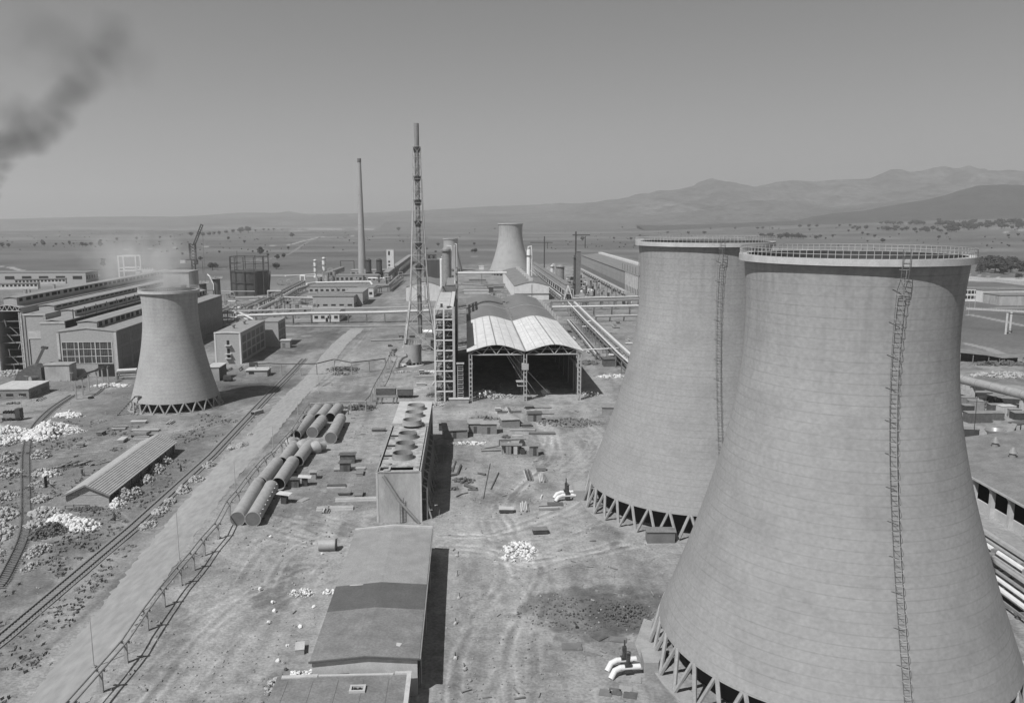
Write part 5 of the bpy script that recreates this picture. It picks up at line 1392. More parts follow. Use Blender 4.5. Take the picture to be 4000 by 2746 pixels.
for i in range(3):
    solo('tall_pole', MB().tube((0, 0, 0), (0, 0, (34, 15, 14)[i]), .3, 6, .15), steeld, ('tall dark mast in front of the gasholder', 'short mast right of the gasholder front', 'thin mast left of the gas yard pipes')[i], 'mast', [(-231.76, 694.54), (-204.3, 648.78), (-349.65, 929.52)][i])

# ================================================================ chimney and far plant
t = thing('chimney', 'tall slender pale chimney stack on the horizon', 'chimney', (-156.3, 858, 0), 0)
ch = 121.49
part('shaft', MB().lathe([(4.3, 0), (3.6, ch * .25), (2.7, ch * .6), (1.75, ch)], 28), M('chimney_brick', .4, .1, .3, .9, (1, 1, .2), fine=.06), t)
part('top_band', MB().lathe([(1.78, ch - 4), (2.05, ch - 3.6), (2.0, ch), (1.5, ch), (1.5, ch - 1)], 24), concd, t)
for z in (.45, .7): part('band', MB().lathe([(float(np.interp(z, (0, .25, .6, 1), (4.3, 3.6, 2.7, 1.75))) + .03, ch * z), (float(np.interp(z, (0, .25, .6, 1), (4.3, 3.6, 2.7, 1.75))) + .2, ch * z + .2), (float(np.interp(z, (0, .25, .6, 1), (4.3, 3.6, 2.7, 1.75))) + .0, ch * z + .6)], 24), conc, t)
part('flue_duct', MB().obox((5, -2, 0), 5, 6, 9, 0), conc, t)
for i, (x, l) in enumerate(((1905, 'dark fat cylinder next to the chimney, nearer one'), (2012, 'dark fat cylinder right of the chimney, beside the white tower'))):
    column_vessel([(-148.32, 850), (-137.29, 850)][i], 3., 20.5, l, steeld, plat=2, pipes=False, name='scrubber_column')
t = thing('white_tower', 'slim white stair tower with a column of dark windows', 'tower', (-131.87, 866), AX)
part('wall', MB().box(0, 7.5, 0, 7, 0, 29), white, t); part('roof', MB().box(-.2, 7.7, -.2, 7.2, 29, 29.4), feltl, t)
for z, hh in ((3, 2.), (8, 2.), (11.6, 2), (15.2, 2), (23, 4.2)): part('window', MB().box(1.6, 3.6, -.08, -.01, z, z + hh), glassd, t)
column_vessel((-205.88, 860), 1.6, 19, 'white column left of a pair in the far field plant', lagw, plat=3, pipes=False)
column_vessel((-198.07, 866), 1.8, 21, 'white column right of a pair in the far field plant', lagw, plat=3, pipes=False)
gallery('sloping conveyor gallery near the chimney', (-183.82, 808.22), (-188.44, 912.43), 5, 4, 8, steel, felt)
t = thing('gantry', 'thin dark portal frame left of the chimney', 'frame', (-193.62, 929.52), AX)
part('frame', MB().bar((0, 0, 0), (0, 0, 14), .8).bar((15, 0, 0), (15, 0, 14), .8).bar((0, 0, 14), (15, 0, 14), .7), steeld, t)
block('far_shed', (-174.01, 808.22), 40, 30, 5, 'long shed with dark bays below the chimney', conc, felt, 9, (1, 3.6))
block('far_shed', (-173.28, 880.04), 50, 24, 6, 'row of low plant roofs between the chimney and the white tower', conc, feltl, 8, (1, 4))
gallery('inclined conveyor from the white tower to the dark building', (-120.8, 787.19), (-145.92, 1184.04), 5, 6, 10, concd, feltl)
block('dark_building', (-91.08, 850), 20, 30, 19, 'dark clad square building with machinery on its roof', M('dark_cladding', .07), feltl, 0, side=False)
t = thing('roof_plant', 'dark machinery frame on top of the dark clad building', 'machinery', (-83.97, 862, 19.3), AX)
part('frame', MB().box(-6, 5, -4, 4, 0, .6).box(-6, 5, -4, 4, 3.8, 4.6).box(-5.5, -4.8, -4, -3, .6, 3.8).box(-1, 0, -4, -3, .6, 3.8).box(4, 4.8, -4, -3, .6, 3.8), steeld, t)
part('fan', MB().tube((-3, 0, .6), (-3, 0, 3.6), 1.4, 12).tube((2, 0, .6), (2, 0, 3.6), 1.4, 12), steel, t)
# barrel roofed halls
def barrel_hall(loc, w, d, he, hp, label, front=white, rz=AX, band=True, vents=0, rail=False):
    t = thing('barrel_hall', label, 'hall', loc, rz)
    ap = arch(0, w, he, hp)
    part('front_wall', MB().prism([(0, 0)] + [(w, 0)] + ap[::-1], 0, .4, 'y'), front, t)
    part('side_wall', MB().box(0, .4, .4, d, 0, he), white, t); part('side_wall', MB().box(w - .4, w, .4, d, 0, he), panel, t)
    part('back_wall', MB().prism([(0, 0)] + [(w, 0)] + ap[::-1], d - .4, d, 'y'), conc, t)
    part('roof', MB().prism([(x + (x - w / 2) * .03, z + .3) for x, z in ap] + [(x + (x - w / 2) * .03, z + .02) for x, z in ap][::-1], -.3, d + .3, 'y'), felt, t)
    if band: part('ledge', MB().box(-.2, w + .2, -.5, -.01, he * .42, he * .42 + .5), concd, t)
    for k in range(int(d / 12)): part('buttress', MB().box(-.5, -.02, k * 12, k * 12 + 1., 0, he), white, t)
    for k in range(vents): part('roof_lantern', MB().box(w / 2 - 1.4, w / 2 + 1.6, 10 + k * d / (vents + .5), 15 + k * d / (vents + .5), hp + .2, hp + 2.2), concl, t)
    part('drainpipe', MB().tube((w / 2, -.15, 0), (w / 2, -.15, he + 1), .2, 6), concd, t)
    return t
barrel_hall((2.0, 618, 0), 26, 190, 10.4, 13.2, 'white fronted hall with arched roof and a row of roof lanterns behind the twin arches', vents=7)
barrel_hall((-78.5, 610, 0), 27, 50, 10.2, 14.2, 'white arched gable hall behind the lattice tower', band=False)
t = thing('white_column', 'bright white vertical column beside the wide far cooling tower', 'column', (14.15, 700, 0), 0)
wt = 33.74
part('shell', MB().lathe([(1.7, 0), (1.7, wt), (1.2, wt + 1.2), (.01, wt + 1.6)], 20), lagw, t)
part('loop_pipe', MB().pipe([(-.6, -.8, wt), (-.4, -.8, wt + 3.4), (2.4, -.6, wt + 3.8), (2.8, -.4, wt - 3), (2.8, -.4, 3)], .5, 10), lagw, t)
part('platform', MB().lathe([(1.7, wt - 4), (2.6, wt - 4), (2.6, wt - 3.8), (1.7, wt - 3.8)], 14, close=True), steeld, t)
# conveyor gallery and A-frame
cg_ = gallery('long panelled conveyor gallery with a dark roof leading to the pipe bridge', (40.6, 592), (22.4, 925), 4.2, 9.6, 13.4, M('gallery_panel', .4, .2, .5, .9, (.4, 1, 1), lines=((0, 6, .3, .5),)), felt, nwin=1)
t = thing('a_frame', 'white A-shaped steel frame where the conveyor gallery meets the pipe bridge', 'frame', (40.2, 588, 0), AX)
part('leg', MB().bar((-3.6, 0, 0), (0, 0, 13.5), .7), steelw, t); part('leg', MB().bar((4.6, -1, 0), (0, 0, 13.5), .7), steelw, t); part('crossbar', MB().bar((-1.6, 0, 7.5), (1.9, -.4, 7.5), .5), steelg, t)
pipe_bridge('pipe bridge running under the conveyor gallery beside the white fronted hall', [(36.5, 590), (30, 700), (21, 900)], [5, 5, 5], [(-1.5, .5, .4, lagg), (1.2, .5, .4, lagw)], 14)
for i, (x, y, r, hh, m_, l) in enumerate(((1310, 470, 1.7, 24, 0, 'x'), (1600, 560, 3.6, 21, 1, 'fat dark column with a cap in the yard by the conveyor gallery'), (1515, 480, 1.6, 17, 2, 'white wrapped column with pipes left of the fat dark one'), (1725, 600, 1.1, 33, 1, 'tall thin dark column in the right yard'))):
    if i: column_vessel([(0, 0), (42.36, 720), (38.55, 790), (49, 640)][i], r, hh, l, lagw if i == 2 else steel if i == 1 else steeld, plat=2, pipes=(i == 2))
block('grey_tower', (48.61, 620), 3.2, 3, 36, 'plain grey slab tower in the right yard', concd, concd, 0, side=False, cat='tower')
t = thing('pylon', 'dark power pylon frame beyond the conveyor gallery', 'pylon', (31.43, 800), AX)
part('post', MB().bar((0, 0, 0), (0, 0, 44), 1.1), steeld, t); part('crossarm', MB().bar((-14, 0, 38), (8, 0, 38), .7), steeld, t); part('insulator', MB().bar((3, 0, 32), (3, 0, 38), .6), steeld, t)
t = thing('pylon', 'dark power pylon with a stepped arm nearer the glazed hall', 'pylon', (54.1, 700), AX)
part('post', MB().bar((0, 0, 0), (0, 0, 50), 1.2), steeld, t); part('crossarm', MB().bar((-3, 0, 47), (12, 0, 47), .8), steeld, t); part('insulator', MB().bar((8, 0, 36), (8, 0, 46), .7), steeld, t)
t = thing('process_rack', 'open steel frame with levels next to the fat dark column', 'steel frame', (45.06, 690), AX)
part('frame', (lambda m: [m.bar((x, y, 0), (x, y, 18), .5) for x in (0, 9) for y in (0, 8)] and [m.bar((0, 0, z), (9, 0, z), .5) for z in (4, 9, 13, 18)] and m)(MB()), steelg, t)
part('equipment', MB().box(1, 4, 1, 5, 4.3, 8).box(5, 8, 1, 6, 9.3, 12), steeld, t)
# glazed hall on the right
t = thing('glazed_hall', 'very long hall with a tall glazed side and a rooflight strip, behind the second tower', 'hall', (100.5, 655, 0), R(1.9))
GW_, GLn, GHt = 44., 385., 15.5
part('side_wall', MB().box(0, .5, 0, GLn, 0, GHt), M('glazed_wall', .36, .22, .25, .7, (1, 1, .2), lines=((1, 6.5, .5, .5), (2, 5, .25, .35)), fine=.2), t)
part('front_wall', MB().box(.5, GW_, 0, .5, 0, GHt), conc, t); part('back_wall', MB().box(.5, GW_, GLn - .5, GLn, 0, GHt), conc, t)
part('plinth', MB().box(-.6, -.02, 0, GLn, 0, 4.6), concd, t)
part('roof', gable(-.6, GW_ + .6, GHt + .4, GHt + 2.6, -.5, GLn + .5, .4), felt, t)
part('rooflight', (lambda m: [m.box(GW_ * .45, GW_ * .55, 6 + k * 12, 14 + k * 12, GHt + 2.2, GHt + 4.4) for k in range(31)] and m)(MB()), white, t)
part('buttress', (lambda m: [m.box(-1., -.02, k * 7.5, k * 7.5 + 1., 0, GHt) for k in range(8)] and m)(MB()), concl, t)
for k in range(7): part('roof_mast', MB().bar((1, 3 + k * 13, GHt), (1, 3 + k * 13, GHt + 6), .25), steeld, t)
t = thing('pipe_walk', 'white topped trestle along the foot of the glazed hall', 'trestle', (88, 640, 0), R(1.9))
part('deck', MB().box(-1.5, 1.5, 0, 300, 4.5, 5.), steelg, t)
for k in range(20): part('leg', MB().bar((0, 4 + k * 15, 0), (0, 4 + k * 15, 4.5), .5), steel, t)
# small plant in the yard between the pipe bridges and the glazed hall
cl = [(66, 640, 5, 4, 6), (60, 652, 4, 5, 8), (72, 660, 3, 3, 5), (58, 690, 5, 5, 7), (68, 700, 4, 6, 9), (52, 720, 4, 4, 10), (64, 745, 6, 5, 6), (75, 720, 4, 4, 7), (50, 760, 4, 4, 8), (62, 800, 6, 5, 8), (70, 850, 5, 5, 7), (46, 640, 3, 4, 9), (78, 615, 6, 3, 3.2), (55, 612, 5, 3, 3.5)]
kinds = ('rusty', 'grey', 'dark', 'pale')
for i, (x, y, w, d, h_) in enumerate(cl):
    t = thing('process_unit', '%s skid unit with pipes in the right yard, %s' % (kinds[i % 4], ('by the pipe bridge', 'by the fat dark column', 'under the glazed hall wall', 'behind the white rubble', 'at the slab tower', 'in the middle row', 'beside the trestle', 'near the thin column', 'at the far end', 'past the pylon', 'close to the far fence', 'below the conveyor gallery', 'front right corner', 'front left corner')[i]), 'process unit', (x, y, 0), AX)
    mt = (rust, steel, steeld, lagg)[i % 4]
    part('frame', (lambda m: [m.bar((a, b, 0), (a, b, h_), .3) for a in (-w / 2, w / 2) for b in (-d / 2, d / 2)] and m.box(-w / 2, w / 2, -d / 2, d / 2, h_ * .5, h_ * .5 + .2).box(-w / 2, w / 2, -d / 2, d / 2, h_, h_ + .2))(MB()), steel, t)
    part('vessel', MB().tube((-w * .2, 0, .3), (-w * .2, 0, h_ * .95), w * .18, 10), mt, t)
    part('pump', MB().box(w * .1, w * .4, -d * .3, d * .3, .2, h_ * .4), steeld, t)
    part('pipe', MB().pipe([(w * .6, -d * .5, .4), (w * .6, -d * .5, h_ * .7), (-w * .2, 0, h_ * .7)], .25, 6), lagw, t)
heap('white lime spill in the right yard before the glazed hall', (62.58, 693.6), 9, 14, 1., 90, 1., rockw, 31)
heap('long spill of pale debris beside the slab tower', (66.17, 635.81), 12, 3, .7, 80, .6, rockg, 32)
block('small_shed', (37.95, 333.05), 5, 5, 3., 'rusty small shed in the yard left of the second cooling tower', rust, rust, 0, side=False, cat='shed')
heap('dark scrap and machine parts beside the second cooling tower', (45.83, 346.65), 8, 10, 1.4, 90, .8, rockd, 33)
heap('dark rubble line below the diagonal pipe bridge', (32.19, 340.69), 4, 4, 1., 40, .7, rockd, 34)
heap('white debris at the edge of the second cooling tower', (39.14, 311.02), 6, 2.4, .6, 60, .4, rockw, 35)
# far pipe crossing with lagged tops
pipe_bridge('far white pipe crossing between the thin columns and the white fronted hall', [(-50.88, 760), (-5.12, 764)], [10.84] * 2, [(-1.6, .4, .9, lagw), (1.6, .4, .9, lagg)], 22)
for i, p in enumerate([(-32.98, 785.23), (-17.5, 683.51), (-14.18, 705.61), (-29.19, 668.55), (-37.2, 999.76)]):
    t = thing('field_hut', ('dark low hut in the grass behind the arched hall', 'small dark box hut near the white fronted hall', 'flat dark sheet hut beside the box hut', 'low pale store behind the steel frame', 'white tent like cover before the far cooling tower')[i], 'hut', p, AX)
    w, d, hh = ((16, 6, 3), (4, 4, 4), (14, 8, 2.5), (20, 5, 2.5), (6, 5, 4))[i]
    part('wall', MB().box(-w / 2, w / 2, 0, d, 0, hh), (steel, steeld, steel, concl, white)[i], t); part('roof', MB().box(-w / 2 - .4, w / 2 + .4, -.4, d + .4, hh, hh + .4), (felt, felt, feltd, concl, white)[i], t)

# extra pipe runs and small plant
loop('thin white pipe on props before the plant blocks', [(-171.12, 694.02, 3), (-142.24, 690.95, 3)], .5, lagw)
loop('white pipe on props below the fat cylinders', [(-139.39, 795.93, 4), (-115.43, 790.48, 4)], .6, lagw)
loop('white pipe in the far field plant beside the pair of white columns', [(-227.77, 824.3, 4), (-204.04, 848.48, 4)], .7, lagw)
loop('low pale pipe along the kerb of the cross road below the pipe bridge', [(-130.39, 457.25, 0.6), (-97.91, 458.55, 0.6), (-58.42, 461.63, 0.6)], .35, lagg)
loop('pale pipe line in the grass behind the arched hall', [(-42.29, 685.49, 0.8), (-18.32, 690.9, 0.8), (-3.39, 696.41, 0.8)], .5, lagg)
loop('second pale pipe line in the grass behind the arched hall', [(-47.02, 763.17, 0.8), (-25.86, 747.55, 0.8), (-4.74, 763.17, 0.8)], .5, steel)
loop('pale pipe on the ground in front of the lattice tower', [(-70.45, 404.17, 0.5), (-60.85, 406.46, 0.5), (-53.93, 408.77, 0.5)], .35, lagg)
pipe_bridge('second pipe gallery beside the inclined one in the gas yard', [(-159.65, 515.65), (-165.01, 579.83), (-175.45, 666.35), (-174.69, 699.47)], [4, 4, 4, 4], [(-1.2, .5, .5, lagg), (1.2, .4, .5, lagw)], 12)
pipe_bridge('short pipe rack between the tank yard and the brick filter house', [(-187.4, 487.31), (-174.29, 487.31), (-167.59, 492.23)], [5, 5, 5], [(-1., .5, .4, lagw), (1., .4, .4, lagg)], 10)
pipe_bridge('pipe rack along the works road past the white block', [(-116.18, 675.49), (-104.21, 694.54), (-108.27, 808.22)], [4, 4, 4], [(-1., .5, .45, lagg), (1., .4, .4, lagw)], 10)
pipe_bridge('third pipe rack behind the upper pipe bridge on the right', [(42, 566), (92, 578)], [6, 6], [(-1., .5, .4, lagw), (1., .4, .4, steel)], 11)
pipe_bridge('low rack of pipes along the left side of the diagonal bridge', [(33, 470), (35.5, 400), (37, 350)], [2.5, 2.5, 2.5], [(-.8, .4, .3, lagw), (.8, .4, .3, lagg)], 10)
def clutter(lab, grp, x0, x1, y0, y1, n, kinds, seed, hmax=4.):
    g = random.Random(seed)
    for i in range(n):
        x, y = g.uniform(x0, x1), g.uniform(y0, y1); k = kinds[i % len(kinds)]; h_ = g.uniform(.5, 1) * hmax; w = g.uniform(.8, 2.2)
        t = thing(k, lab, k.replace('_', ' '), (x, y, 0), AX + g.choice((0, PI / 2)) + g.uniform(-.1, .1), grp)
        mt = g.choice((steel, steeld, rust, lagg, conc))
        if k == 'small_tank':
            part('shell', MB().tube((0, 0, .4), (0, 0, h_), w * .8, 12), mt, t); part('top', MB().tube((0, 0, h_), (0, 0, h_ + .5), w * .3, 8), steel, t); part('base', MB().box(-w, w, -w, w, 0, .4), concd, t)
        elif k == 'pipe_stub':
            part('pipe', MB().pipe([(-w * 2, 0, h_ * .5), (w * 1.5, 0, h_ * .5), (w * 1.5, 0, 0)], .3, 8), g.choice((lagw, lagg, steel)), t); part('prop', MB().bar((-w, 0, 0), (-w, 0, h_ * .5), .25), concd, t)
        elif k == 'equipment_box':
            part('body', MB().box(-w, w, -.8, .8, .2, .2 + h_ * .6), mt, t); part('lid', MB().box(-w - .1, w + .1, -.9, .9, .2 + h_ * .6, .32 + h_ * .6), concl if g.random() < .4 else felt, t)
        elif k == 'beam_stack':
            for q in range(5): part('beam', MB().box(-w * 2, w * 2, -.9 + q * .36, -.62 + q * .36, (q % 2) * .3, .28 + (q % 2) * .3), g.choice((concl, steel, rust)), t)
        else:
            m = MB()
            for a in (-w, w):
                for b in (-w, w): m.bar((a, b, 0), (a, b, h_ * 1.5), .2)
            for z in (h_ * .7, h_ * 1.5): m.bar((-w, -w, z), (w, -w, z), .2).bar((w, -w, z), (w, w, z), .2).bar((-w, w, z), (w, w, z), .2).bar((-w, -w, z), (-w, w, z), .2)
            part('frame', m, steelg, t); part('drum', MB().tube((0, 0, .2), (0, 0, h_), w * .6, 10), mt, t)
clutter('small plant unit standing in the gas yard behind the pipe bridge', 'small plant in the gas yard', -160, -110, 485, 560, 26, ('small_tank', 'pipe_stub', 'equipment_box', 'scaffold_frame'), 1, 5)
clutter('small plant unit between the gasholder and the plant blocks', 'small plant past the gas yard', -165, -125, 570, 700, 22, ('pipe_stub', 'small_tank', 'equipment_box'), 2, 5)
clutter('small plant unit among the pipes left of the tank yard', 'small plant left of the tank yard', -215, -165, 500, 590, 18, ('small_tank', 'scaffold_frame', 'pipe_stub'), 3, 6)
clutter('building material lying around the foot of the lattice tower', 'material round the lattice tower', -60, -30, 335, 420, 16, ('beam_stack', 'equipment_box'), 4, 2)
clutter('building material lying between the squat tank and the steel frame', 'material before the steel frame', -38, -28, 285, 322, 9, ('beam_stack', 'equipment_box', 'beam_stack'), 5, 1.6)
clutter('small plant unit in the grass strip behind the arched hall', 'small plant behind the arched hall', -26, 0, 480, 720, 18, ('equipment_box', 'pipe_stub', 'scaffold_frame'), 6, 4)
clutter('material and small plant between the arched hall and the diagonal bridge', 'small plant right of the arched hall', 25, 36, 330, 470, 16, ('pipe_stub', 'equipment_box', 'beam_stack', 'small_tank'), 7, 2.5)
clutter('material lying between the diagonal bridge and the second tower', 'material right of the diagonal bridge', 50, 72, 330, 480, 22, ('beam_stack', 'equipment_box', 'pipe_stub'), 8, 2.2)
clutter('small plant unit standing under the glazed hall', 'small plant under the glazed hall', 46, 84, 570, 780, 30, ('small_tank', 'scaffold_frame', 'pipe_stub', 'equipment_box'), 9, 7)
clutter('small plant unit below the chimney and fat cylinders', 'small plant below the chimney', -190, -110, 760, 850, 22, ('small_tank', 'scaffold_frame', 'equipment_box'), 10, 8)
clutter('scrap box or beam on the rough ground before the brick works', 'scrap before the brick works', -200, -150, 268, 302, 16, ('beam_stack', 'equipment_box'), 12, 1.6)
clutter('scrap box or pipe beside the foot of the brick filter house', 'scrap beside the filter house', -132, -104, 322, 337, 8, ('equipment_box', 'pipe_stub'), 13, 2)
clutter('small plant unit on the far left behind the works', 'small plant at far left', -330, -250, 480, 620, 14, ('small_tank', 'equipment_box', 'scaffold_frame'), 14, 7)
clutter('crate or beam stack lying on the open yard right of the fan gallery', 'loads on the open yard', -8, 9, 150, 235, 12, ('beam_stack', 'equipment_box', 'beam_stack'), 21, 1.2)
clutter('crate or beam stack lying between the drums and the fan gallery', 'loads beside the drums', -40, -33.5, 160, 232, 9, ('beam_stack', 'equipment_box'), 22, 1.2)
clutter('load lying on the rough ground between the siding and the small cooling tower', 'loads by the siding', -128, -100, 205, 240, 9, ('beam_stack', 'equipment_box'), 23, 1.2)
clutter('load lying between the second cooling tower and the arched hall', 'loads before the arched hall', -6, 14, 240, 262, 7, ('beam_stack', 'equipment_box'), 24, 1.3)

# ================================================================ heaps, timber and carts on the left ground
hg = 'rubble heaps along the siding'
for i, (p, rx, ry, hh, n, r0, mt, lab) in enumerate([
 ((-131.71, 225.94), 6.2, 10, 3.4, 420, .66, rockw, 'largest bright white stone heap right of the siding curve'),
 ((-126.74, 228.17), 4.6, 3.2, 1.5, 160, .35, rockw, 'smaller white heap of thin stones against the largest heap'),
 ((-136.81, 246.6), 5.0, 2.6, 1.5, 90, .6, rockw, 'white boulder row behind the largest heap'),
 ((-140.24, 221.61), 7., 9.5, 3.2, 380, .66, rockw, 'white stone heap left of the siding beside the track crossing'),
 ((-138.56, 214.19), 5., 3.2, 1.2, 90, .5, rockw, 'white heap cut by the left edge of the picture'),
 ((-126.75, 200.7), 4.2, 3.4, 2.2, 140, .4, rockg, 'grey cone shaped heap left of the straight siding'),
 ((-120.7, 188.75), 6., 4.6, 1.8, 190, .45, rockg, 'broad grey heap with a flat pale top left of the siding'),
 ((-110.46, 171.06), 5., 5., 1.4, 170, .38, rockg, 'grey weathered heap halfway down the siding on its left'),
 ((-102.9, 160.31), 4.4, 3.6, 1.7, 150, .5, rockg, 'boulder heap on the left of the siding with a pale rock on top'),
 ((-99.32, 152.83), 4.6, 3.2, 1.4, 130, .5, rockg, 'nearest boulder heap left of the siding'),
 ((-97.25, 148.64), 4., 3.2, 1.6, 120, .5, rockg, 'dark sided boulder heap at the left edge beside the siding bend'),
 ((-93.72, 141.23), 3.4, 2.6, 1.1, 80, .45, rockg, 'low pale heap at the left edge below the siding bend'),
 ((-120.64, 202.84), 3.2, 2.8, 2.2, 150, .33, rockg, 'upright pale heap with a black shadow right of the siding'),
 ((-112.26, 188.75), 3.2, 3., 1.4, 130, .35, rockg, 'thin grey heap beside the log pile'),
 ((-109.68, 186.89), 1.8, 1.5, 1.4, 50, .35, rockw, 'small pale heap below the log pile'),
 ((-108.65, 188.12), 1.8, 1.4, 1.2, 40, .35, rockg, 'second small heap below the log pile'),
 ((-108.02, 180.93), 3.6, 3.4, .9, 110, .3, rockg, 'low scattered heap next to the leaning board'),
 ((-101.84, 170.03), 2.8, 2.6, 1.2, 90, .35, rockg, 'ragged heap with dark gaps right of the siding'),
 ((-96.45, 161.7), 4.4, 2.8, 1.5, 140, .5, rockg, 'grey boulder heap in front of the tiled shed gable'),
 ((-94.5, 155.39), 3., 2.8, 1.2, 90, .4, rockg, 'pale crumbly heap at the siding edge near the dark slag'),
 ((-90.18, 157.15), 4.4, 2.4, 1.6, 110, .6, rockw, 'row of large pale boulders before the tiled shed'),
 ((-84.42, 154.1), 3.8, 3., 1.8, 150, .5, rockw, 'bright heap at the right end of the boulder row'),
 ((-89.51, 151.58), 4., 3., 2.2, 150, .32, rockd, 'dark slag mound among the pale boulders'),
 ((-90.54, 149.19), 3.0, 2.6, 1.8, 110, .3, rockd, 'second dark slag mound below the boulder row'),
 ((-86.98, 142.25), 2.4, 4.2, 1.3, 190, .26, rockg, 'pale gravelly heap sloping down beside the siding bend'),
 ((-84.24, 135.41), 1.6, 2.6, .7, 70, .25, rockg, 'small tail of gravel beside the siding bend'),
 ((-84.28, 170.84), 3.0, 3.2, 2.4, 190, .35, rockg, 'bushy grey heap against the right eave of the tiled shed'),
 ((-83.85, 166.64), 2., 2., 1.9, 130, .33, rockw, 'pale knobbly heap at the near corner of the tiled shed'),
 ((-83.19, 173.74), 2., 2.4, 2., 100, .35, rockg, 'tall grey heap under the eave of the tiled shed'),
 ((-84.71, 183.06), 1.8, 3., 1.6, 110, .33, rockg, 'near part of the long stone bank beside the tiled shed'),
 ((-85.93, 190.69), 2., 4.4, 1.8, 170, .33, rockg, 'middle part of the long stone bank beside the tiled shed'),
 ((-86.45, 197.05), 2., 3.6, 1.8, 130, .33, rockg, 'far part of the long stone bank beside the tiled shed'),
 ((-74.43, 155.16), 2.2, 3., .7, 130, .25, rockg, 'nearest pale heap between the railway and the road'),
 ((-75.42, 162.97), 2., 2.6, 1., 90, .35, rockg, 'second heap from the camera between railway and road'),
 ((-75.79, 168.72), 1.8, 2.2, .9, 70, .33, rockg, 'third heap from the camera between railway and road'),
 ((-75.66, 175.99), 2., 2.6, 1.5, 110, .35, rockg, 'tall heap between the railway and the lamp pole'),
 ((-75.77, 183.88), 2.4, 2.4, 1.3, 110, .33, rockg, 'ring shaped broken heap beside the railway'),
 ((-76.93, 195.19), 2.2, 2.8, 1.1, 100, .33, rockg, 'pale heap with a dark boulder beside the railway'),
 ((-76.63, 210.02), 1.2, 1.6, .8, 40, .35, rockg, 'little heap beside the railway below the long scatter'),
 ((-74.63, 213.24), 2., 3.4, 1., 110, .33, rockg, 'long pale scatter of stones between railway and road'),
 ((-76.13, 224.71), .9, 1.2, .9, 24, .35, rockg, 'farthest little heap between railway and road'),
 ((-146.52, 293.32), 7., 3.2, .8, 150, .5, rockw, 'white scatter of stones behind the small cooling tower foot pipes'),
 ((-197.27, 317.21), 9., 8., 1., 150, .6, rockg, 'churned pale rubble before the open bay of the brick works'),
 ((-170.48, 305.72), 4., 3., 1.1, 60, .5, rockd, 'dark scrap heap at the foot of the glazed brick front'),
 ((-169.19, 311.36), 4., 2.6, .9, 70, .4, rockg, 'pale scrap heap at the foot of the glazed brick front'),
 ((-156.59, 290.94), 2.6, 1.6, .6, 40, .35, rockd, 'small dark heap under the sloping pipe'),
]):
    if lab.endswith('railway and road') or 'beside the railway' in lab or 'railway and the' in lab: p = (p[0] + 2.2, p[1])
    if 'left of the siding' in lab or 'left of the straight' in lab or 'on its left' in lab or 'left edge' in lab: p = (p[0] - 1.6, p[1])
    kf = .85 if i < 5 or rx > 5 else .74
    heap(lab, p, rx * kf, ry * .85, hh * .95, int(n * .9), r0 * .8, mt, 100 + i, group=hg)
t = thing('tiled_shed', 'long gabled shed with a ribbed tile roof between the siding and the railway', 'shed', (-94.4, 165.8, 0), R(3.6))
SW, SL, SE, SR = 9.2, 41., 2.7, 4.9
part('gable_wall', MB().prism([(.2, 0), (SW - .2, 0), (SW - .2, SE), (SW / 2, SR - .1), (.2, SE)], 0, .3, 'y'), brick, t)
part('wall_band', MB().box(.1, SW - .1, -.06, -.01, SE - .15, SE), conc, t)
part('back_wall', MB().prism([(.2, 0), (SW - .2, 0), (SW - .2, SE), (SW / 2, SR - .1), (.2, SE)], SL - .3, SL, 'y'), brick, t)
part('side_wall', MB().box(.2, .5, .3, SL - .3, 0, SE - .2), brick, t); part('side_wall', MB().box(SW - 1., SW - .7, .3, SL - .3, 0, SE - .1), woodm, t)
for sgn in (-1, 1):
    rf_ = MB(); nr = 10
    for k in range(nr):
        f0, f1 = k / nr, (k + 1) / nr
        x0 = SW / 2 + sgn * (SW / 2 + .35) * f0; x1 = SW / 2 + sgn * (SW / 2 + .35) * f1
        z0 = SR - (SR - SE + .15) * f0; z1 = SR - (SR - SE + .15) * f1
        rf_.prism([(x0, z0 + .02), (x1, z1 + .12), (x1, z1), (x0, z0 - .1)], -.6, SL + .5, 'y')
    part('roof_slope', rf_, tile, t)
part('barge_board', MB().bar((-.35, -.66, SE - .2), (SW / 2, -.66, SR - .05), .08, .35).bar((SW / 2, -.66, SR - .05), (SW + .35, -.66, SE - .2), .08, .35), woodm, t)
for k in range(8): part('post', MB().box(SW - .1, SW + .08, 1 + k * 5.4, 1.2 + k * 5.4, 0, SE - .1), woodd, t)
t = thing('log_pile', 'untidy pile of logs and poles left of the tiled shed', 'log pile', (-107.99, 195.22), R(20))
for k in range(34):
    x = rnd.uniform(-5, 5); z = .15 + .9 * max(0, 1 - abs(x) / 5.5) * rnd.random()
    part('log', MB().tube((x, rnd.uniform(-1.8, -.6), z), (x + rnd.uniform(1.5, 3.4), rnd.uniform(.8, 2.4), z + rnd.uniform(-.1, .2)), rnd.uniform(.1, .2), 6), (woodm, woodd, tile)[k % 3], t)
t = thing('leaning_board', 'square board propped upright with a black shadow, right of the siding', 'board', (-105.88, 178.92), R(5))
part('board', MB().box(-.05, .05, -.6, .6, 0, 2.6), woodd, t); part('brace', MB().bar((1.5, 0, 0), (0, 0, 1.8), .12), woodd, t)
t = thing('bench_frame', 'low timber frame lying before the shed gable', 'frame', (-91.45, 164.79), R(3))
part('frame', MB().bar((-2.4, 0, .7), (2.6, 0, .75), .12).bar((-2.4, 0, 0), (-2.4, 0, .7), .12).bar((2.6, 0, 0), (2.6, 0, .7), .12).bar((-.6, 0, 0), (-.6, 0, 1.), .12), woodd, t)
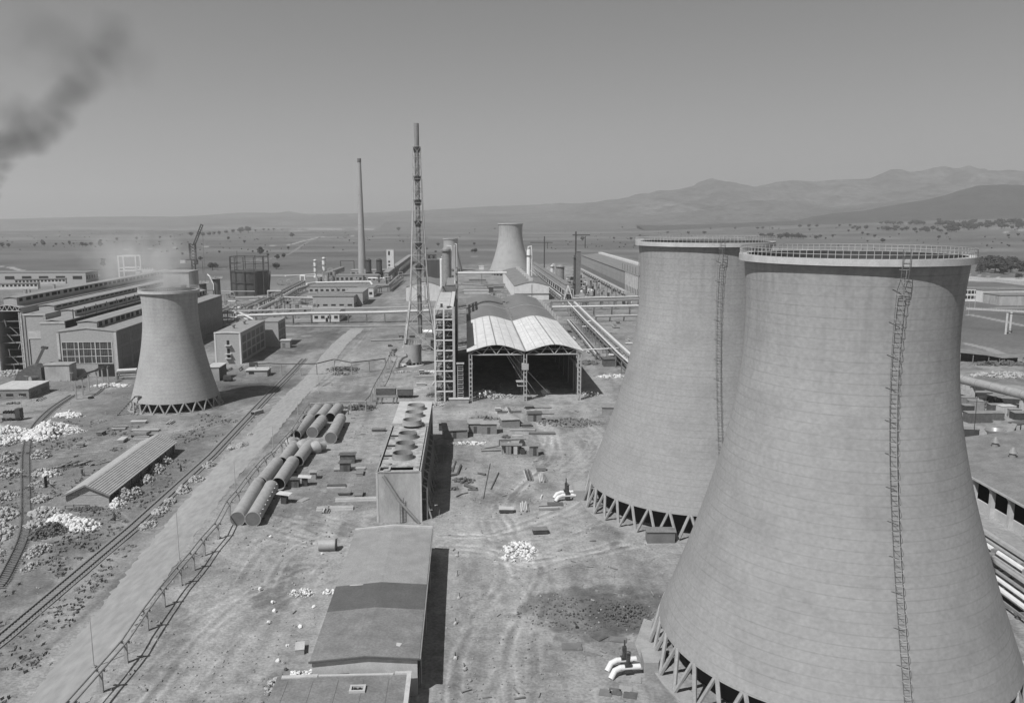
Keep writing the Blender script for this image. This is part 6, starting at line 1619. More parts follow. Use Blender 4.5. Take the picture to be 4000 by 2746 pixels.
heap('dark weeds and earth in front of the shed gable', (-89, 164.3), 3.6, 1.2, .4, 90, .28, soild, 210, 'weed_patch', 'weed patch')
t = thing('steam_wagon', 'dark covered wagon with its bed and wheels in the rough ground at far left', 'wagon', (-152.11, 241.99), R(4))
part('body', MB().box(-1.6, 2., -1., 1., .9, 2.2), steel, t); part('cab', MB().box(2., 3.4, -1.1, 1.1, .9, 3.6), steeld, t); part('bed', MB().box(-2., 3.6, -1., 1., .6, .9), rust, t)
for k in range(5): part('hoop', MB().box(-1.5 + k * .8, -1.4 + k * .8, -1.05, 1.05, 2.2, 2.9), steeld, t)
for x in (-1.4, .6, 2.7):
    for y in (-1., 1.): part('wheel', MB().tube((x, y - .12, .5), (x, y + .12, .5), .5, 12), dark, t)
t = thing('flat_trailer', 'empty flatbed trailer with low sides behind the tiled shed', 'trailer', (-104.25, 222.92), R(-4))
part('bed', MB().box(-2.6, 2.6, -1.3, 1.3, .7, .85), concl, t)
part('side_board', MB().box(-2.6, 2.6, -1.36, -1.3, .85, 1.5).box(-2.6, 2.6, 1.3, 1.36, .85, 1.5).box(2.6, 2.66, -1.3, 1.3, .85, 1.5), woodm, t)
part('drawbar', MB().bar((-2.6, 0, .6), (-4.4, 0, .5), .15), steeld, t)
for x in (-1.6, 1.6):
    for y in (-1.1, 1.1): part('wheel', MB().tube((x, y - .12, .4), (x, y + .12, .4), .4, 12), dark, t)
for i, (p, l) in enumerate((((-143.31, 272.66), 'old tyre shaped ring lying in the grass by the sloping pipe'), ((-164.58, 264.17), 'scrap metal lying in the rough ground at far left'))):
    if i == 0:
        solo('tyre', MB().lathe([(.5, .1), (.9, 0), (1.0, .25), (.9, .5), (.5, .4)], 18, close=True), dark, l, 'tyre', p)
    else: heap(l, p, 2.2, 1, .4, 30, .3, rockd, 211, 'scrap_heap', 'scrap')
t = thing('steel_sleeve', 'short dark box lying between the railway and the road', 'box', (-79.71, 249.98), R(-24))
part('body', MB().box(-.8, .8, -2., 2., 0, 1.1), conc, t); part('rim', MB().box(-.7, .7, -2.05, -2.01, .1, 1.), dark, t)
t = thing('stair', 'short steel stair leaning on the foot of the small cooling tower', 'stair', (-122.5, 247.91), R(8))
part('stringer', MB().bar((0, 0, 0), (5., 2, 5.4), .25, .3), steeld, t); part('landing', MB().box(4.8, 7, 1.5, 2.6, 5.3, 5.5), steeld, t)
for k in range(8): part('step', MB().box(.3 + k * .6, .7 + k * .6, k * .24 - .5, k * .24 + .5, .5 + k * .62, .56 + k * .62), steel, t)
for i, p in enumerate([(-149.34, 307.01), (-146.81, 307.01), (-147.87, 314.91)]):
    pass
pipe_bridge('low white pipes on short trestles between the brick works and the small cooling tower', [(-149.88, 305.91), (-143.5, 308.12)], [3.2, 3.2], [(-1.2, .3, .3, lagw), (1.2, .3, .3, lagw), (0, -1.6, .28, lagw)], 5)

# ================================================================ people
def person(loc, rz, lab, shirt, pose=0):
    t = thing('person', lab, 'person', loc, rz)
    V = [(0, 0, .95), (0, 0, 1.2), (0, .01, 1.42), (0, .0, 1.52), (0, -.02, 1.66), (0, -.01, 1.76)]
    Rr = [.15, .145, .15, .065, .1, .085]
    Ed = [(0, 1), (1, 2), (2, 3), (3, 4), (4, 5)]
    def chain(a, pts):
        for p, r in pts:
            V.append(p); Rr.append(r); Ed.append((a, len(V) - 1)); a = len(V) - 1
        return a
    for s in (-1, 1):
        st = .12 * s * pose
        chain(0, [((s * .1, 0, .9), .11), ((s * .11, -.04 - st, .5), .075), ((s * .11, .03 - st, .09), .05), ((s * .12, -.15 - st, .03), .045)])
        w = chain(2, [((s * .2, 0, 1.4), .075), ((s * .27, .02 + st, 1.12), .05), ((s * .27, -.08 + st, .88), .038), ((s * .27, -.11 + st, .8), .04)])
        for k in range(4): chain(w, [((s * (.25 + k * .012), -.14 + st + k * .012, .74), .011), ((s * (.25 + k * .012), -.13 + st + k * .012, .69), .009)])
        chain(w, [((s * .23, -.15 + st, .78), .012), ((s * .225, -.17 + st, .74), .01)])
    me = bpy.data.meshes.new('body'); me.from_pydata(V, Ed, []); me.materials.append(shirt)
    o = bpy.data.objects.new('body', me); C.objects.link(o); o.parent = t
    sk = o.modifiers.new('skin', 'SKIN')
    if not me.skin_vertices: pass
    for v, r in zip(me.skin_vertices[0].data, Rr) if me.skin_vertices else (): v.radius = (r, r)
    if me.skin_vertices: me.skin_vertices[0].data[0].use_root = True
    o.modifiers.new('smooth', 'SUBSURF').levels = 1
    part('hair', MB().ball((0, .015, 1.76), .1, 10, 6), woodd, t)
    part('trousers', MB().tube((-.1, 0, .93), (-.115, 0, .12), .115, 8, .08).tube((.1, 0, .93), (.115, 0, .12), .115, 8, .08), clothd, t)
person((-101.86, 187.19), R(20), 'person in dark clothes standing by the log pile, left of two', clothd, 1)
person((-101.22, 186.76), R(-30), 'person in dark clothes standing by the log pile, right of two', steel, 0)
person((-79.91, 190.69), R(70), 'person in dark clothes beside the railway near the ring shaped heap', clothd, 1)
person((-51.1, 249.19), R(120), 'person walking past the farthest drums towards the fan gallery', clothd, 1)
person((-80.14, 157.81), R(0), 'person near the railway in front of the tiled shed', clothd, 1)

# ================================================================ things lying about the yard
hut('site_hut', (-15.56, 220.69), 6.6, 4.2, 2.4, 'wide low hut with a tilted dark roof right of the fan gallery', felt, woodm, 1.5, R(12))
hut('site_hut', (-10.41, 226.21), 4., 5., 2.8, 'plain pale walled hut with a dark opening, right of the tilted roof hut', conc, woodm, 0, R(2))
hut('site_hut', (-6.5, 225.43), 4.4, 3.6, 2.9, 'square pale hut with a light patch on its front, middle of the huts', conc, woodm, 0, R(2))
t = thing('site_hut', 'larger hut with a low pale hipped roof and a dark right side', 'hut', (-0.26, 233.23), R(10))
part('wall', MB().box(-2.6, 2.6, 0, 6, 0, 2.3), woodm, t); part('side', MB().box(2.6, 2.65, .3, 5.7, .1, 2.2), woodd, t)
part('roof', MB().add([(-2.9, -.3, 2.3), (2.9, -.3, 2.3), (2.9, 6.3, 2.3), (-2.9, 6.3, 2.3), (-.3, 2.6, 3.4), (.3, 3.6, 3.4)], [(0, 1, 4), (1, 2, 5, 4), (2, 3, 5), (3, 0, 4, 5), (0, 3, 2, 1)]), conc, t)
hut('site_hut', (6.91, 240.13), 4., 3., 2.4, 'box hut with a dark roof edge, rightmost of the huts by the pale road', feltd, woodm, 0, R(4))
hut('site_hut', (30.09, 247.44), 4.4, 4., 2.6, 'dark box hut half hidden by the second cooling tower', steel, steel, .3, R(-6), False)
hut('site_hut', (5.68, 203.98), 2.2, 2., 2.5, 'small upright cabin standing alone on the yard', woodm, woodm, 0, R(3))
hut('site_hut', (-19.75, 229.17), 2.6, 3.4, 2.2, 'dark small box hut in the shade behind the fan gallery', steel, steeld, 0, R(3))
t = thing('open_shelter', 'open fronted shelter with sheet walls and drums beside it', 'shelter', (0, 205.35), R(-4))
part('back_wall', MB().box(-3., 2.4, 1.8, 1.95, 0, 2.3), conc, t); part('panel', MB().box(-1.6, -.2, -.05, .05, 0, 2.1), woodm, t); part('panel', MB().box(.4, 1.4, -.05, .05, 0, 2.1), concl, t)
part('roof', MB().box(-3.2, 2.6, -.2, 2.1, 2.3, 2.42), woodm, t)
for x in (-2.6, -.9, .3, 1.6): part('post', MB().box(x, x + .12, -.06, .06, 0, 2.3), woodd, t)
for i, (p, l) in enumerate((((2.73, 213.32), 'upper dark drum beside the open shelter'), ((2.64, 205.75), 'lower dark drum beside the open shelter'))):
    t = thing('cable_drum', l, 'drum', p, R(10))
    part('flange', MB().tube((0, -.5, .8), (0, -.4, .8), .8, 16), woodd, t); part('flange', MB().tube((0, .4, .8), (0, .5, .8), .8, 16), woodd, t); part('core', MB().tube((0, -.4, .8), (0, .4, .8), .4, 12), woodm, t)
pipes_ = [((195, 1000), (232, 880), .18, 'dark pipe lying nearest the shadow of the fan gallery'), ((180, 985), (215, 925), .14, 'second dark pipe beside the fan gallery shadow'), ((252, 1030), (290, 930), .3, 'short thick pipe right of the two dark pipes'), ((175, 1045), (240, 1035), .3, 'pipe stub lying crosswise'), ((485, 1020), (570, 1035), .28, 'boat shaped dark pipe piece alone on the yard'), ((190, 1090), (265, 1085), .12, 'thin bar left of the valve scrap'), ((335, 1160), (470, 1205), .38, 'fat tapered pipe end among the scrap'), ((370, 1205), (480, 1208), .2, 'flat dark pipe under the tapered one'), ((240, 1280), (305, 1250), .14, 'kinked pipe, left half'), ((305, 1250), (370, 1235), .14, 'kinked pipe, right half'), ((545, 1300), (622, 905), .09, 'long thin rod pointing across the yard'), ((632, 1195), (718, 1010), .16, 'long dark pipe right of the thin rod'), ((730, 640), (1030, 632), .16, 'long bar on the ground above the open shelter'), ((740, 655), (860, 655), .16, 'short bar below the long one'), ((560, 735), (720, 708), .14, 'bent line of pipe, lower leg'), ((725, 705), (725, 640), .14, 'bent line of pipe, upper leg'), ((1195, 1305), (1212, 1265), .2, 'small white tube left of the second valve stack'), ((870, 600), (990, 598), .3, 'dark scrap strip by the pale track'), ((1450, 1000), (1520, 985), .1, 'pale straight rod in the yard before the second tower')]
for i, (a, b, r, l) in enumerate(pipes_):
    A = [((-14.33, 189.95), (-14.14, 198.68)), ((-14.73, 191), (-14.28, 195.32)), ((-12.99, 187.88), (-12.63, 194.95)), ((-14.53, 186.86), (-13.22, 187.53)), ((-8.12, 188.56), (-6.29, 187.53)), ((-14, 183.86), (-12.48, 184.19)), ((-10.76, 179.38), (-7.93, 176.6)), ((-9.91, 176.6), (-7.72, 176.42)), ((-12.19, 172.16), (-11.03, 173.91)), ((-11.03, 173.91), (-9.81, 174.8)), ((-6.25, 171.01), (-5.45, 196.8)), ((-4.73, 177.21), (-3.22, 189.25)), ((-3.4, 218.67), (3.9, 219.4)), ((-3.14, 217.31), (-0.24, 217.31)), ((-7.25, 210.32), (-3.55, 212.63)), ((-3.43, 212.89), (-3.52, 218.67)), ((6.24, 170.72), (6.65, 173.03)), ((0, 222.38), (2.96, 222.57)), ((12.32, 189.95), (13.88, 191))][i]
    p, q = A
    solo('loose_pipe', MB().tube((0, 0, r), (q[0] - p[0], q[1] - p[1], r), r, 8), (lagw if 'white' in l else steelg if 'pale' in l else rust), l, 'pipe', p)
heap('valve scrap and bent pipe ends between the loose pipes', (-11.08, 183.21), 2.6, 2., .6, 26, .35, rust, 220, 'scrap_heap', 'scrap')
heap('second little scrap group left of the fat pipe end', (-13.02, 177.21), 1.2, .8, .5, 12, .3, rust, 221, 'scrap_heap', 'scrap')
heap('white rags and scrap strewn below the tilted roof hut', (-11.5, 215.52), 5., 1.6, .3, 60, .3, rockw, 222, 'scrap_heap', 'scrap')
heap('dark ring shaped scrap on the pale bank behind the open shelter', (-1.85, 221.91), 1.4, 1., .6, 16, .35, rust, 223, 'scrap_heap', 'scrap')
heap('wide low mound of loose earth near the pale road', (17.16, 238.51), 10, 6, .9, 150, .3, soilm, 224, 'dirt_mound', 'dirt mound')
heap('small earth bank behind the huts', (-8.85, 242.34), 4.4, 2.2, 1., 40, .5, soilm, 225, 'dirt_mound', 'dirt mound')
heap('earth bank beside the drum rows', (-49.05, 257.41), 5, 2.6, 1.2, 50, .5, soild, 226, 'dirt_mound', 'dirt mound')
heap('dark earth mound near the roadside pole', (-68.4, 326.11), 7, 6, 1.2, 90, .3, soild, 227, 'dirt_mound', 'dirt mound')
heap('pale earth mound by the thick post', (-66.89, 315.93), 3.6, 1.8, 1., 40, .4, soilm, 228, 'dirt_mound', 'dirt mound')
heap('turned dark soil with clods in front of the nearest cooling tower', (11.73, 118.52), 11, 5.5, .2, 300, .13, soild, 229, 'dirt_mound', 'dirt mound')
heap('dark clods of soil next to the tower apron', (17.38, 118.16), 3.6, 4.6, .5, 140, .18, soild, 230, 'dirt_mound', 'dirt mound')
heap('pile of broken white slabs beside the rutted track', (1.23, 143.02), 3., 3.6, .5, 60, .34, rockw, 231)
heap('white slab fragments below the slab pile', (0.8, 139.24), 3., 2., .2, 26, .28, rockw, 232)
heap('cluster of white stones left of the long hall, longer one', (-34.22, 125.43), 2., 1.4, .4, 46, .2, rockw, 233)
heap('small white stone cluster touching the long hall', (-29.9, 125.63), .9, 1.1, .35, 24, .2, rockw, 234)
heap('stack of pale bricks at the corner of the flat annex', (-30.98, 98.55), 1.1, 1.8, .8, 70, .18, rockg, 235, 'brick_pile', 'brick pile')
heap('white mortar spill at the front corner of the long hall', (-27.71, 101.48), 2., .8, .3, 40, .2, rockw, 236)
for i, (x, y, l) in enumerate(((150, 695, 'white flat stone nearest the dark soil patch'), (165, 775, 'pale oval stone second from the top left of the hall'), (110, 880, 'pale pointed stone left of the dark hollow'), (275, 1085, 'rounded white stone beside the pale box'), (195, 1225, 'white oval stone below the pale box'), (520, 740, 'small white stone with a sharp shadow near the hall'), (590, 265, 'white chip beside the wide steel pipe'), (590, 160, 'white slab behind the wide steel pipe'), (400, 915, 'pale block with a dark hollow'), (370, 1385, 'white upright block near the annex'), (130, 110, 'pale flat stone in the yard at far left'), (40, 580, 'long pale stone by the pipeline'), (265, 1300, 'thin dark plank shaped stone'))):
    p = [(-37.98, 122.08), (-36.86, 119.07), (-36.71, 115.33), (-32.11, 108.62), (-32.21, 104.43), (-31.02, 120.37), (-34.51, 140.98), (-35.76, 146.45), (-31.53, 114.13), (-28.37, 100), (-46.23, 149.19), (-41.32, 126.65), (-30.55, 102.31)][i]
    solo('stone', MB().rock((0, 0, .15), .3 + .07 * (i % 3)).rock((.25, .1, .05), .2), rockw if i < 12 else woodd, l, 'stone', p)
for i, p in enumerate([(-9.93, 140.23), (-9.48, 132), (-8.55, 123.44), (-8.51, 114.99), (-7.84, 105.16), (-6.37, 102.45)]):
    t = thing('anchor_block', ('farthest', 'second', 'third', 'fourth', 'fifth', 'nearest')[i] + ' of the small footing blocks right of the long hall', 'footing', p, R(20 * i), 'footing blocks in a line right of the long hall')
    part('block', MB().rock((0, 0, .1), .36), rockg, t); part('bolt', MB().bar((.2, 0, .2), (.25, .1, .9), .1), steeld, t)
t = thing('marker_post', 'little dark bent post in the turned soil', 'post', (9.65, 113.96), 0)
part('post', MB().bar((0, 0, 0), (-.3, .2, .9), .1), steeld, t); part('foot', MB().box(-.2, .3, -.2, .2, 0, .15), dark, t)

# ================================================================ right edge of the plant
t = thing('column_building', 'low dark roofed building with white concrete columns at the right edge', 'building', (98.2, 116., 0), R(.5))
RB = 6.35
part('roof', MB().prism([(-1., RB), (-1., RB + .25), (32, RB + 4.4), (32, RB + 4.1)], -16, 76, 'y'), felt, t)
part('roof_edge', MB().box(-1.15, -1.02, -16, 76, RB - .15, RB + .3), concl, t)
for k in range(14):
    o = part('column', MB().box(-.55, .35, k * 6.2 - 12.4, k * 6.2 - 11.6, 0, RB - .6), concl, t)
    inst('bracket', MB().prism([(-1.1, RB - .1), (.4, RB - .1), (.4, RB - 1.5), (-.4, RB - 1.2)], k * 6.2 - 12.3, k * 6.2 - 11.7, 'y').mesh('bracket', concl), o)
    part('inner_column', MB().box(5, 5.5, k * 6.2 - 10, k * 6.2 - 9.5, .1, RB), steelg, t)
part('parapet_wall', MB().box(.36, .7, -16, 76, 0, 1.9), concl, t)
part('floor', MB().box(.7, 31, -16, 76, -.1, .1), dark, t)
part('back_wall', MB().box(31, 31.4, -16, 76, 0, RB + 3.8), conc, t); part('end_wall', MB().prism([(-.5, 0), (31, 0), (31, RB + 3.8), (-.5, RB - .1)], 75, 75.6, 'y'), conc, t)
for p in [(13.67, 66.77), (12.67, 58.54)]:
    part('roof_vent', MB().lathe([(.7, 0), (.7, 1.), (1.0, 1.05), (.3, 2.3), (.01, 2.3)], 12, (p[0], p[1], RB + .3 + p[0] * .126)), steel, t)
ribbon('path', [(94.8, 100 + 4 * k) for k in range(26)], 5.2, .06, pathm, .1)
pb = pipe_bridge('bundle of large pipes and dark valves on the ground beside the nearest cooling tower', [(83.5, 100), (82.6, 150), (81.5, 200)], [1.4, 1.4, 1.4], [(-6.2, .6, .7, lagg), (-4.6, .4, .35, lagg), (-3.0, .5, .5, lagw), (-1.6, .3, .3, lagg), (0.2, .8, .5, lagg), (1.6, .3, .35, steel), (3.2, .3, .4, lagw), (5., .2, .45, lagw)], 9)
vb = MB()
for k in range(30):
    x = rnd.uniform(-3.4, 5); y = rnd.uniform(2, 96); vb.obox((x - y * .02, y, 1.6), rnd.uniform(.6, 1.3), rnd.uniform(.6, 1.4), rnd.uniform(.4, 1.), rnd.random())
part('valve_body', vb, steel, pb)
part('channel_floor', MB().box(-6, 7, 0, 100, .02, .05), dark, pb)
t = thing('large_pipe', 'very thick pale pipe carried across the yard on posts behind the nearest tower', 'pipe', (159., 262., 0), 0)
a = (151.5 - 159, 275 - 262, 6.6); b = (158.4 - 159, 246 - 262, 6.6)
d = (Vector(b) - Vector(a)).normalized()
part('pipe', MB().tube(Vector(a) - d * 60, Vector(b) + d * 80, 1.45, 20), lagg, t)
part('band', (lambda m: [m.tube(Vector(a) + d * (k * 6 - 50), Vector(a) + d * (k * 6 - 49.8), 1.5, 20) for k in range(24)] and m)(MB()), steel, t)
for k in (-44, -22, 8, 28, 60):
    q = Vector(a) + d * k
    part('post', MB().box(q.x - .6, q.x + .6, q.y - .6, q.y + .6, 0, 5.1), concl, t)
t = thing('hourglass_vessel', 'shiny waisted metal vessel standing on the yard by the column building', 'vessel', (130.29, 215), 0)
part('shell', MB().lathe([(2.6, 0), (2.5, 1.0), (2.0, 2.2), (1.6, 2.8), (1.9, 3.2), (2.5, 3.9), (2.5, 4.1), (2.3, 4.1), (1.5, 3.2)], 28), M('bright_steel', .6, .1, 1., .3, metal=.6), t)
part('base_ring', MB().lathe([(2.62, 0), (2.8, 0), (2.8, .3), (2.62, .3)], 28, close=True), steel, t)
t = thing('stair_ramp', 'dark steel conveyor ramp beside the waisted vessel', 'ramp', (131.49, 212.97), R(20))
part('ramp', MB().bar((0, 0, .3), (9, 4, 4.4), 1.4, .4), steel, t); part('deck', MB().box(9, 17, 3, 6, 4.2, 4.6), rust, t)
for x, z in ((3, 1.4), (6, 2.8), (9, 4.2), (13, 4.2), (16.5, 4.2)): part('leg', MB().bar((x, x * .4, 0), (x, x * .4, z), .2), steeld, t)
yard = [((360, 890, 3.2, 2.6, 2.4), 'pale square tank by the tower edge under the thick pipe', 2), ((425, 905, 3.4, 2.2, 2.6), 'round fronted dark drum under the thick pipe', 1), ((450, 955, 6, 3, 2.2), 'dark crate row left of the pipe post', 1), ((560, 990, 4, 3, 2.6), 'black box crate behind the white post', 1), ((640, 1010, 6, 3, 2.6), 'long black container right of the posts', 1), ((350, 1000, 4, 3, 2.4), 'grey box against the nearest tower, upper', 0), ((400, 1040, 4.4, 3, 3.), 'open grey frame box near the tower edge', 0), ((350, 1060, 3, 3, 2.4), 'dark sheeted stack near the tower edge', 1), ((430, 1130, 7.2, 3.2, 2.9), 'large rusty container with ribs', 3), ((540, 1110, 5, 3, 2.2), 'smaller rusty container behind the ribbed one', 3), ((565, 1050, 5, 2.6, 2.2), 'tilted rusty skip with slatted side', 3), ((640, 1075, 4.6, 3, 2.8), 'pale bent sheet cabin near the rusty skips', 2), ((690, 1085, 3.4, 2.6, 2.2), 'grey machine box right of the bent cabin', 0), ((730, 1110, 4, 3, 2.2), 'dark machine box at the right edge', 1), ((720, 1050, 6, 3, 2.), 'cluttered machine frame at the right edge', 0), ((360, 1250, 4, 3, 2.8), 'dark roofed stall at the tower edge', 1), ((440, 980, 3, 2, 1.6), 'white topped crate between dark crates', 2), ((690, 960, 2., 2., 2.6), 'little dark cabin under the far end of the thick pipe', 1)]
for i, p in enumerate([(163.43, 285.97), (164.62, 282.47), (159.52, 271.36), (160.33, 264.08), (161.54, 260.08), (149.77, 262.07), (147.66, 254.3), (143.44, 250.59), (139.97, 238.36), (146.42, 241.74), (153.73, 252.43), (154.22, 247.87), (155.26, 246.09), (154.27, 241.74), (160.41, 252.43), (126.9, 219.88), (156.09, 266.12), (169.96, 270.3)]):
    (x_, y_, w, d, h_), l, k = yard[i]
    mt = (steel, steeld, concl, rust)[k]
    t = thing('yard_container', l, 'container', p, R(rnd.uniform(-14, 6)))
    part('body', MB().box(-w / 2, w / 2, 0, d, 0, h_), mt, t); part('lid', MB().box(-w / 2 - .1, w / 2 + .1, -.1, d + .1, h_, h_ + .12), (steel, steel, concl, steel)[k], t)
    [part('rib', MB().box(-w / 2 + w * (q + .5) / 5 - .06, -w / 2 + w * (q + .5) / 5 + .06, -.08, -.01, .1, h_ - .1), mt, t) for q in range(5)]
heap('scrap strewn between the rusty containers on the right', (155.58, 262.07), 9, 7, .9, 110, .6, rust, 240, 'scrap_heap', 'scrap')
heap('mixed scrap at the right edge beyond the containers', (158.16, 248.77), 7, 5, 1.1, 90, .55, rockd, 241, 'scrap_heap', 'scrap')
heap('pale broken scrap line below the ruined hut', (194.34, 313.07), 16, 5, 1.2, 130, .6, rockg, 242, 'scrap_heap', 'scrap')
t = thing('ruined_hut', 'long ruined shelter with a sagging roof in the right field', 'shelter', (203.81, 342.27), R(-14))
part('roof', MB().add([(-14, -2, 4.4), (-3, -2, 3.6), (3, -2, 2.6), (12, -2, 3.4), (12, 6, 3.2), (3, 6, 3.), (-3, 6, 4.2), (-14, 6, 4.8), (-14, -2, 4.2), (-3, -2, 3.4), (3, -2, 2.4), (12, -2, 3.2), (12, 6, 3.), (3, 6, 2.8), (-3, 6, 4.), (-14, 6, 4.6)], [(0, 1, 6, 7), (1, 2, 5, 6), (2, 3, 4, 5), (8, 15, 14, 9), (9, 14, 13, 10), (10, 13, 12, 11), (0, 8, 9, 1), (1, 9, 10, 2), (2, 10, 11, 3), (7, 6, 14, 15), (6, 5, 13, 14), (5, 4, 12, 13), (0, 7, 15, 8), (3, 11, 12, 4)]), felt, t)
part('back_wall', MB().box(-13, 11, 5, 5.4, 0, 3.), steeld, t)
for x, z in ((-13, 4), (-8, 3.8), (-2, 3.2), (4, 2.3), (11, 3)): part('post', MB().bar((x, -1.4, 0), (x, -1.4, z), .3), woodm, t)
heap('dark junk heaped under the ruined shelter', (203.23, 337.31), 10, 3, 1.6, 60, .8, rust, 243, 'scrap_heap', 'scrap')
block('school_block', (335.45, 608.14), 23, 16, 9.2, 'white two storey block with window bands right of the nearest tower', white, felt, 0, side=False, rz=R(-6))
t = bpy.data.objects['school_block']
for k in range(2):
    for i in range(9): part('window', MB().box(1 + i * 2.4, 2.9 + i * 2.4, -.08, -.01, 1.8 + k * 3.8, 4.2 + k * 3.8), glassd, t)
block('school_hall', (345.25, 599.99), 42, 22, 8.8, 'long blank white hall joined to the two storey block', white, felt, 1, (1.5, 3.2), side=False, rz=R(8))
block('workshop', (344.64, 576.77), 40, 20, 7, 'pale workshop with a dark open front at the right edge', plast, felt, 0, side=False, rz=R(2))
t = bpy.data.objects['workshop']; part('open_front', MB().box(22, 40, -.1, -.02, .3, 5.6), dark, t)
t = thing('portal_posts', 'white concrete portal of three posts standing in the right field', 'posts', (261.62, 430.22), R(-30))
for x, y in ((0, 0), (13, -3), (2., 8)): part('post', MB().box(x - .45, x + .45, y - .45, y + .45, 0, 11.2), concl, t)
part('beam', MB().bar((0, 0, 11), (13, -3, 11), .4), steeld, t); part('tie', MB().bar((0, 0, 3), (13, -3, 2.4), .12), steeld, t)
def fence(label, a, b, h_, n, name='fence', mat=concl):
    t = thing(name, label, 'fence', a, math.atan2(b[1] - a[1], b[0] - a[0])); L_ = math.hypot(b[0] - a[0], b[1] - a[1])
    for k in range(n): part('post', MB().box(L_ * k / (n - 1) - .2, L_ * k / (n - 1) + .2, -.2, .2, 0, h_ + .3), mat, t)
    part('panel', MB().box(0, L_, -.08, .08, .1, h_), mat, t)
fence('long pale boundary wall in front of the right grove', (467.07, 845.38), (472, 747.31), 3., 40, 'boundary_wall')
fence('lower wire fence before the white school hall', (306.71, 550.13), (336.31, 529.71), 1.4, 26, 'fence', steelg)
for i, p in enumerate([(288.26, 514.41), (316.75, 558.74), (349.16, 563.14), (188.21, 311.67), (312.23, 550.13)]):
    pole(p, (11, 9, 12, 7, 8)[i], ('thin pole at the tower edge in the right field', 'thin pole before the white school hall', 'tall thin pole before the workshop', 'small thin pole in the scrap below the ruined shelter', 'short pole beside the thin one before the school hall')[i])
pole((123.62, 212.97), 14.21, 'dark pole at the edge of the nearest tower beside the stall', mat=steeld, r=.14)
t = thing('flood_mast', 'mast with a white box head left of the second cooling tower rim', 'mast', (86.45, 560), 0)
part('mast', MB().tube((0, 0, 0), (0, 0, 45.81), .35, 8), steel, t); part('head', MB().box(-2.6, 2.6, -1, 1, 45.07, 47.3), white, t)

# ================================================================ trees
def terrain(x, y):
    ss = lambda v, a, b: (lambda t: t * t * (3 - 2 * t))(min(1, max(0, (v - a) / (b - a))))
    return ss(y, 900, 5200) * ss(x / max(y, 1), .05, .75) * 85
def tree_mesh(seed, kind):
    g = random.Random(seed); cr = MB()
    # unit tree: 10 m tall
    if kind == 'round': lobes = [((g.uniform(-2.2, 2.2), g.uniform(-2.2, 2.2), g.uniform(4.2, 7.8)), g.uniform(1.5, 2.5)) for _ in range(11)]
    elif kind == 'tall': lobes = [((g.uniform(-.9, .9), g.uniform(-.9, .9), 2.4 + i * .75), 1.6 - .1 * i) for i in range(10)]
    else: lobes = [((g.uniform(-4, 4), g.uniform(-3.4, 3.4), g.uniform(4.4, 7.6)), g.uniform(1.5, 2.4)) for _ in range(15)]
    for c, r in lobes:
        for _ in range(46):
            d = Vector((g.gauss(0, 1), g.gauss(0, 1), g.gauss(0, 1))).normalized() * r * g.uniform(.55, 1.08)
            p = Vector(c) + d; s = g.uniform(.35, .75)
            n = (d.normalized() + Vector((g.uniform(-.7, .7), g.uniform(-.7, .7), g.uniform(-.5, .9)))).normalized()
            u = n.cross(Vector((0, 0, 1))); u = u.normalized() if u.length > .05 else Vector((1, 0, 0)); v = n.cross(u)
            cr.quad(p - u * s - v * s * .6, p + u * s - v * s, p + u * s * .8 + v * s, p - u * s + v * s * .7)
    tk = MB().tube((0, 0, -.3), (0, 0, 3.6), .38, 7, .26)
    for k in range(5):
        a = g.uniform(0, 6.28); r = 2.2 if kind != 'tall' else .7
        tk.tube((0, 0, g.uniform(2.2, 3.8)), (r * math.cos(a), r * math.sin(a), g.uniform(5, 7)), .2, 5, .07)
    return cr.mesh('crown', leafm), tk.mesh('trunk', barkm)
TM = {k: [tree_mesh(40 + i * 7 + len(k), k) for i in range(3)] for k in ('round', 'tall', 'spread')}
tn = 0
def tree(p, h_, kind, label, group, w=1.):
    global tn
    z = terrain(p[0], p[1])
    t = thing('tree', label, 'tree', (p[0], p[1], z - .1), rnd.uniform(0, 6.28), group)
    s = h_ / (9.4 if kind != 'tall' else 10.4); t.scale = (s * w, s * w, s)
    c, k = TM[kind][tn % 3]; tn += 1
    inst('crown', c, t); inst('trunk', k, t)
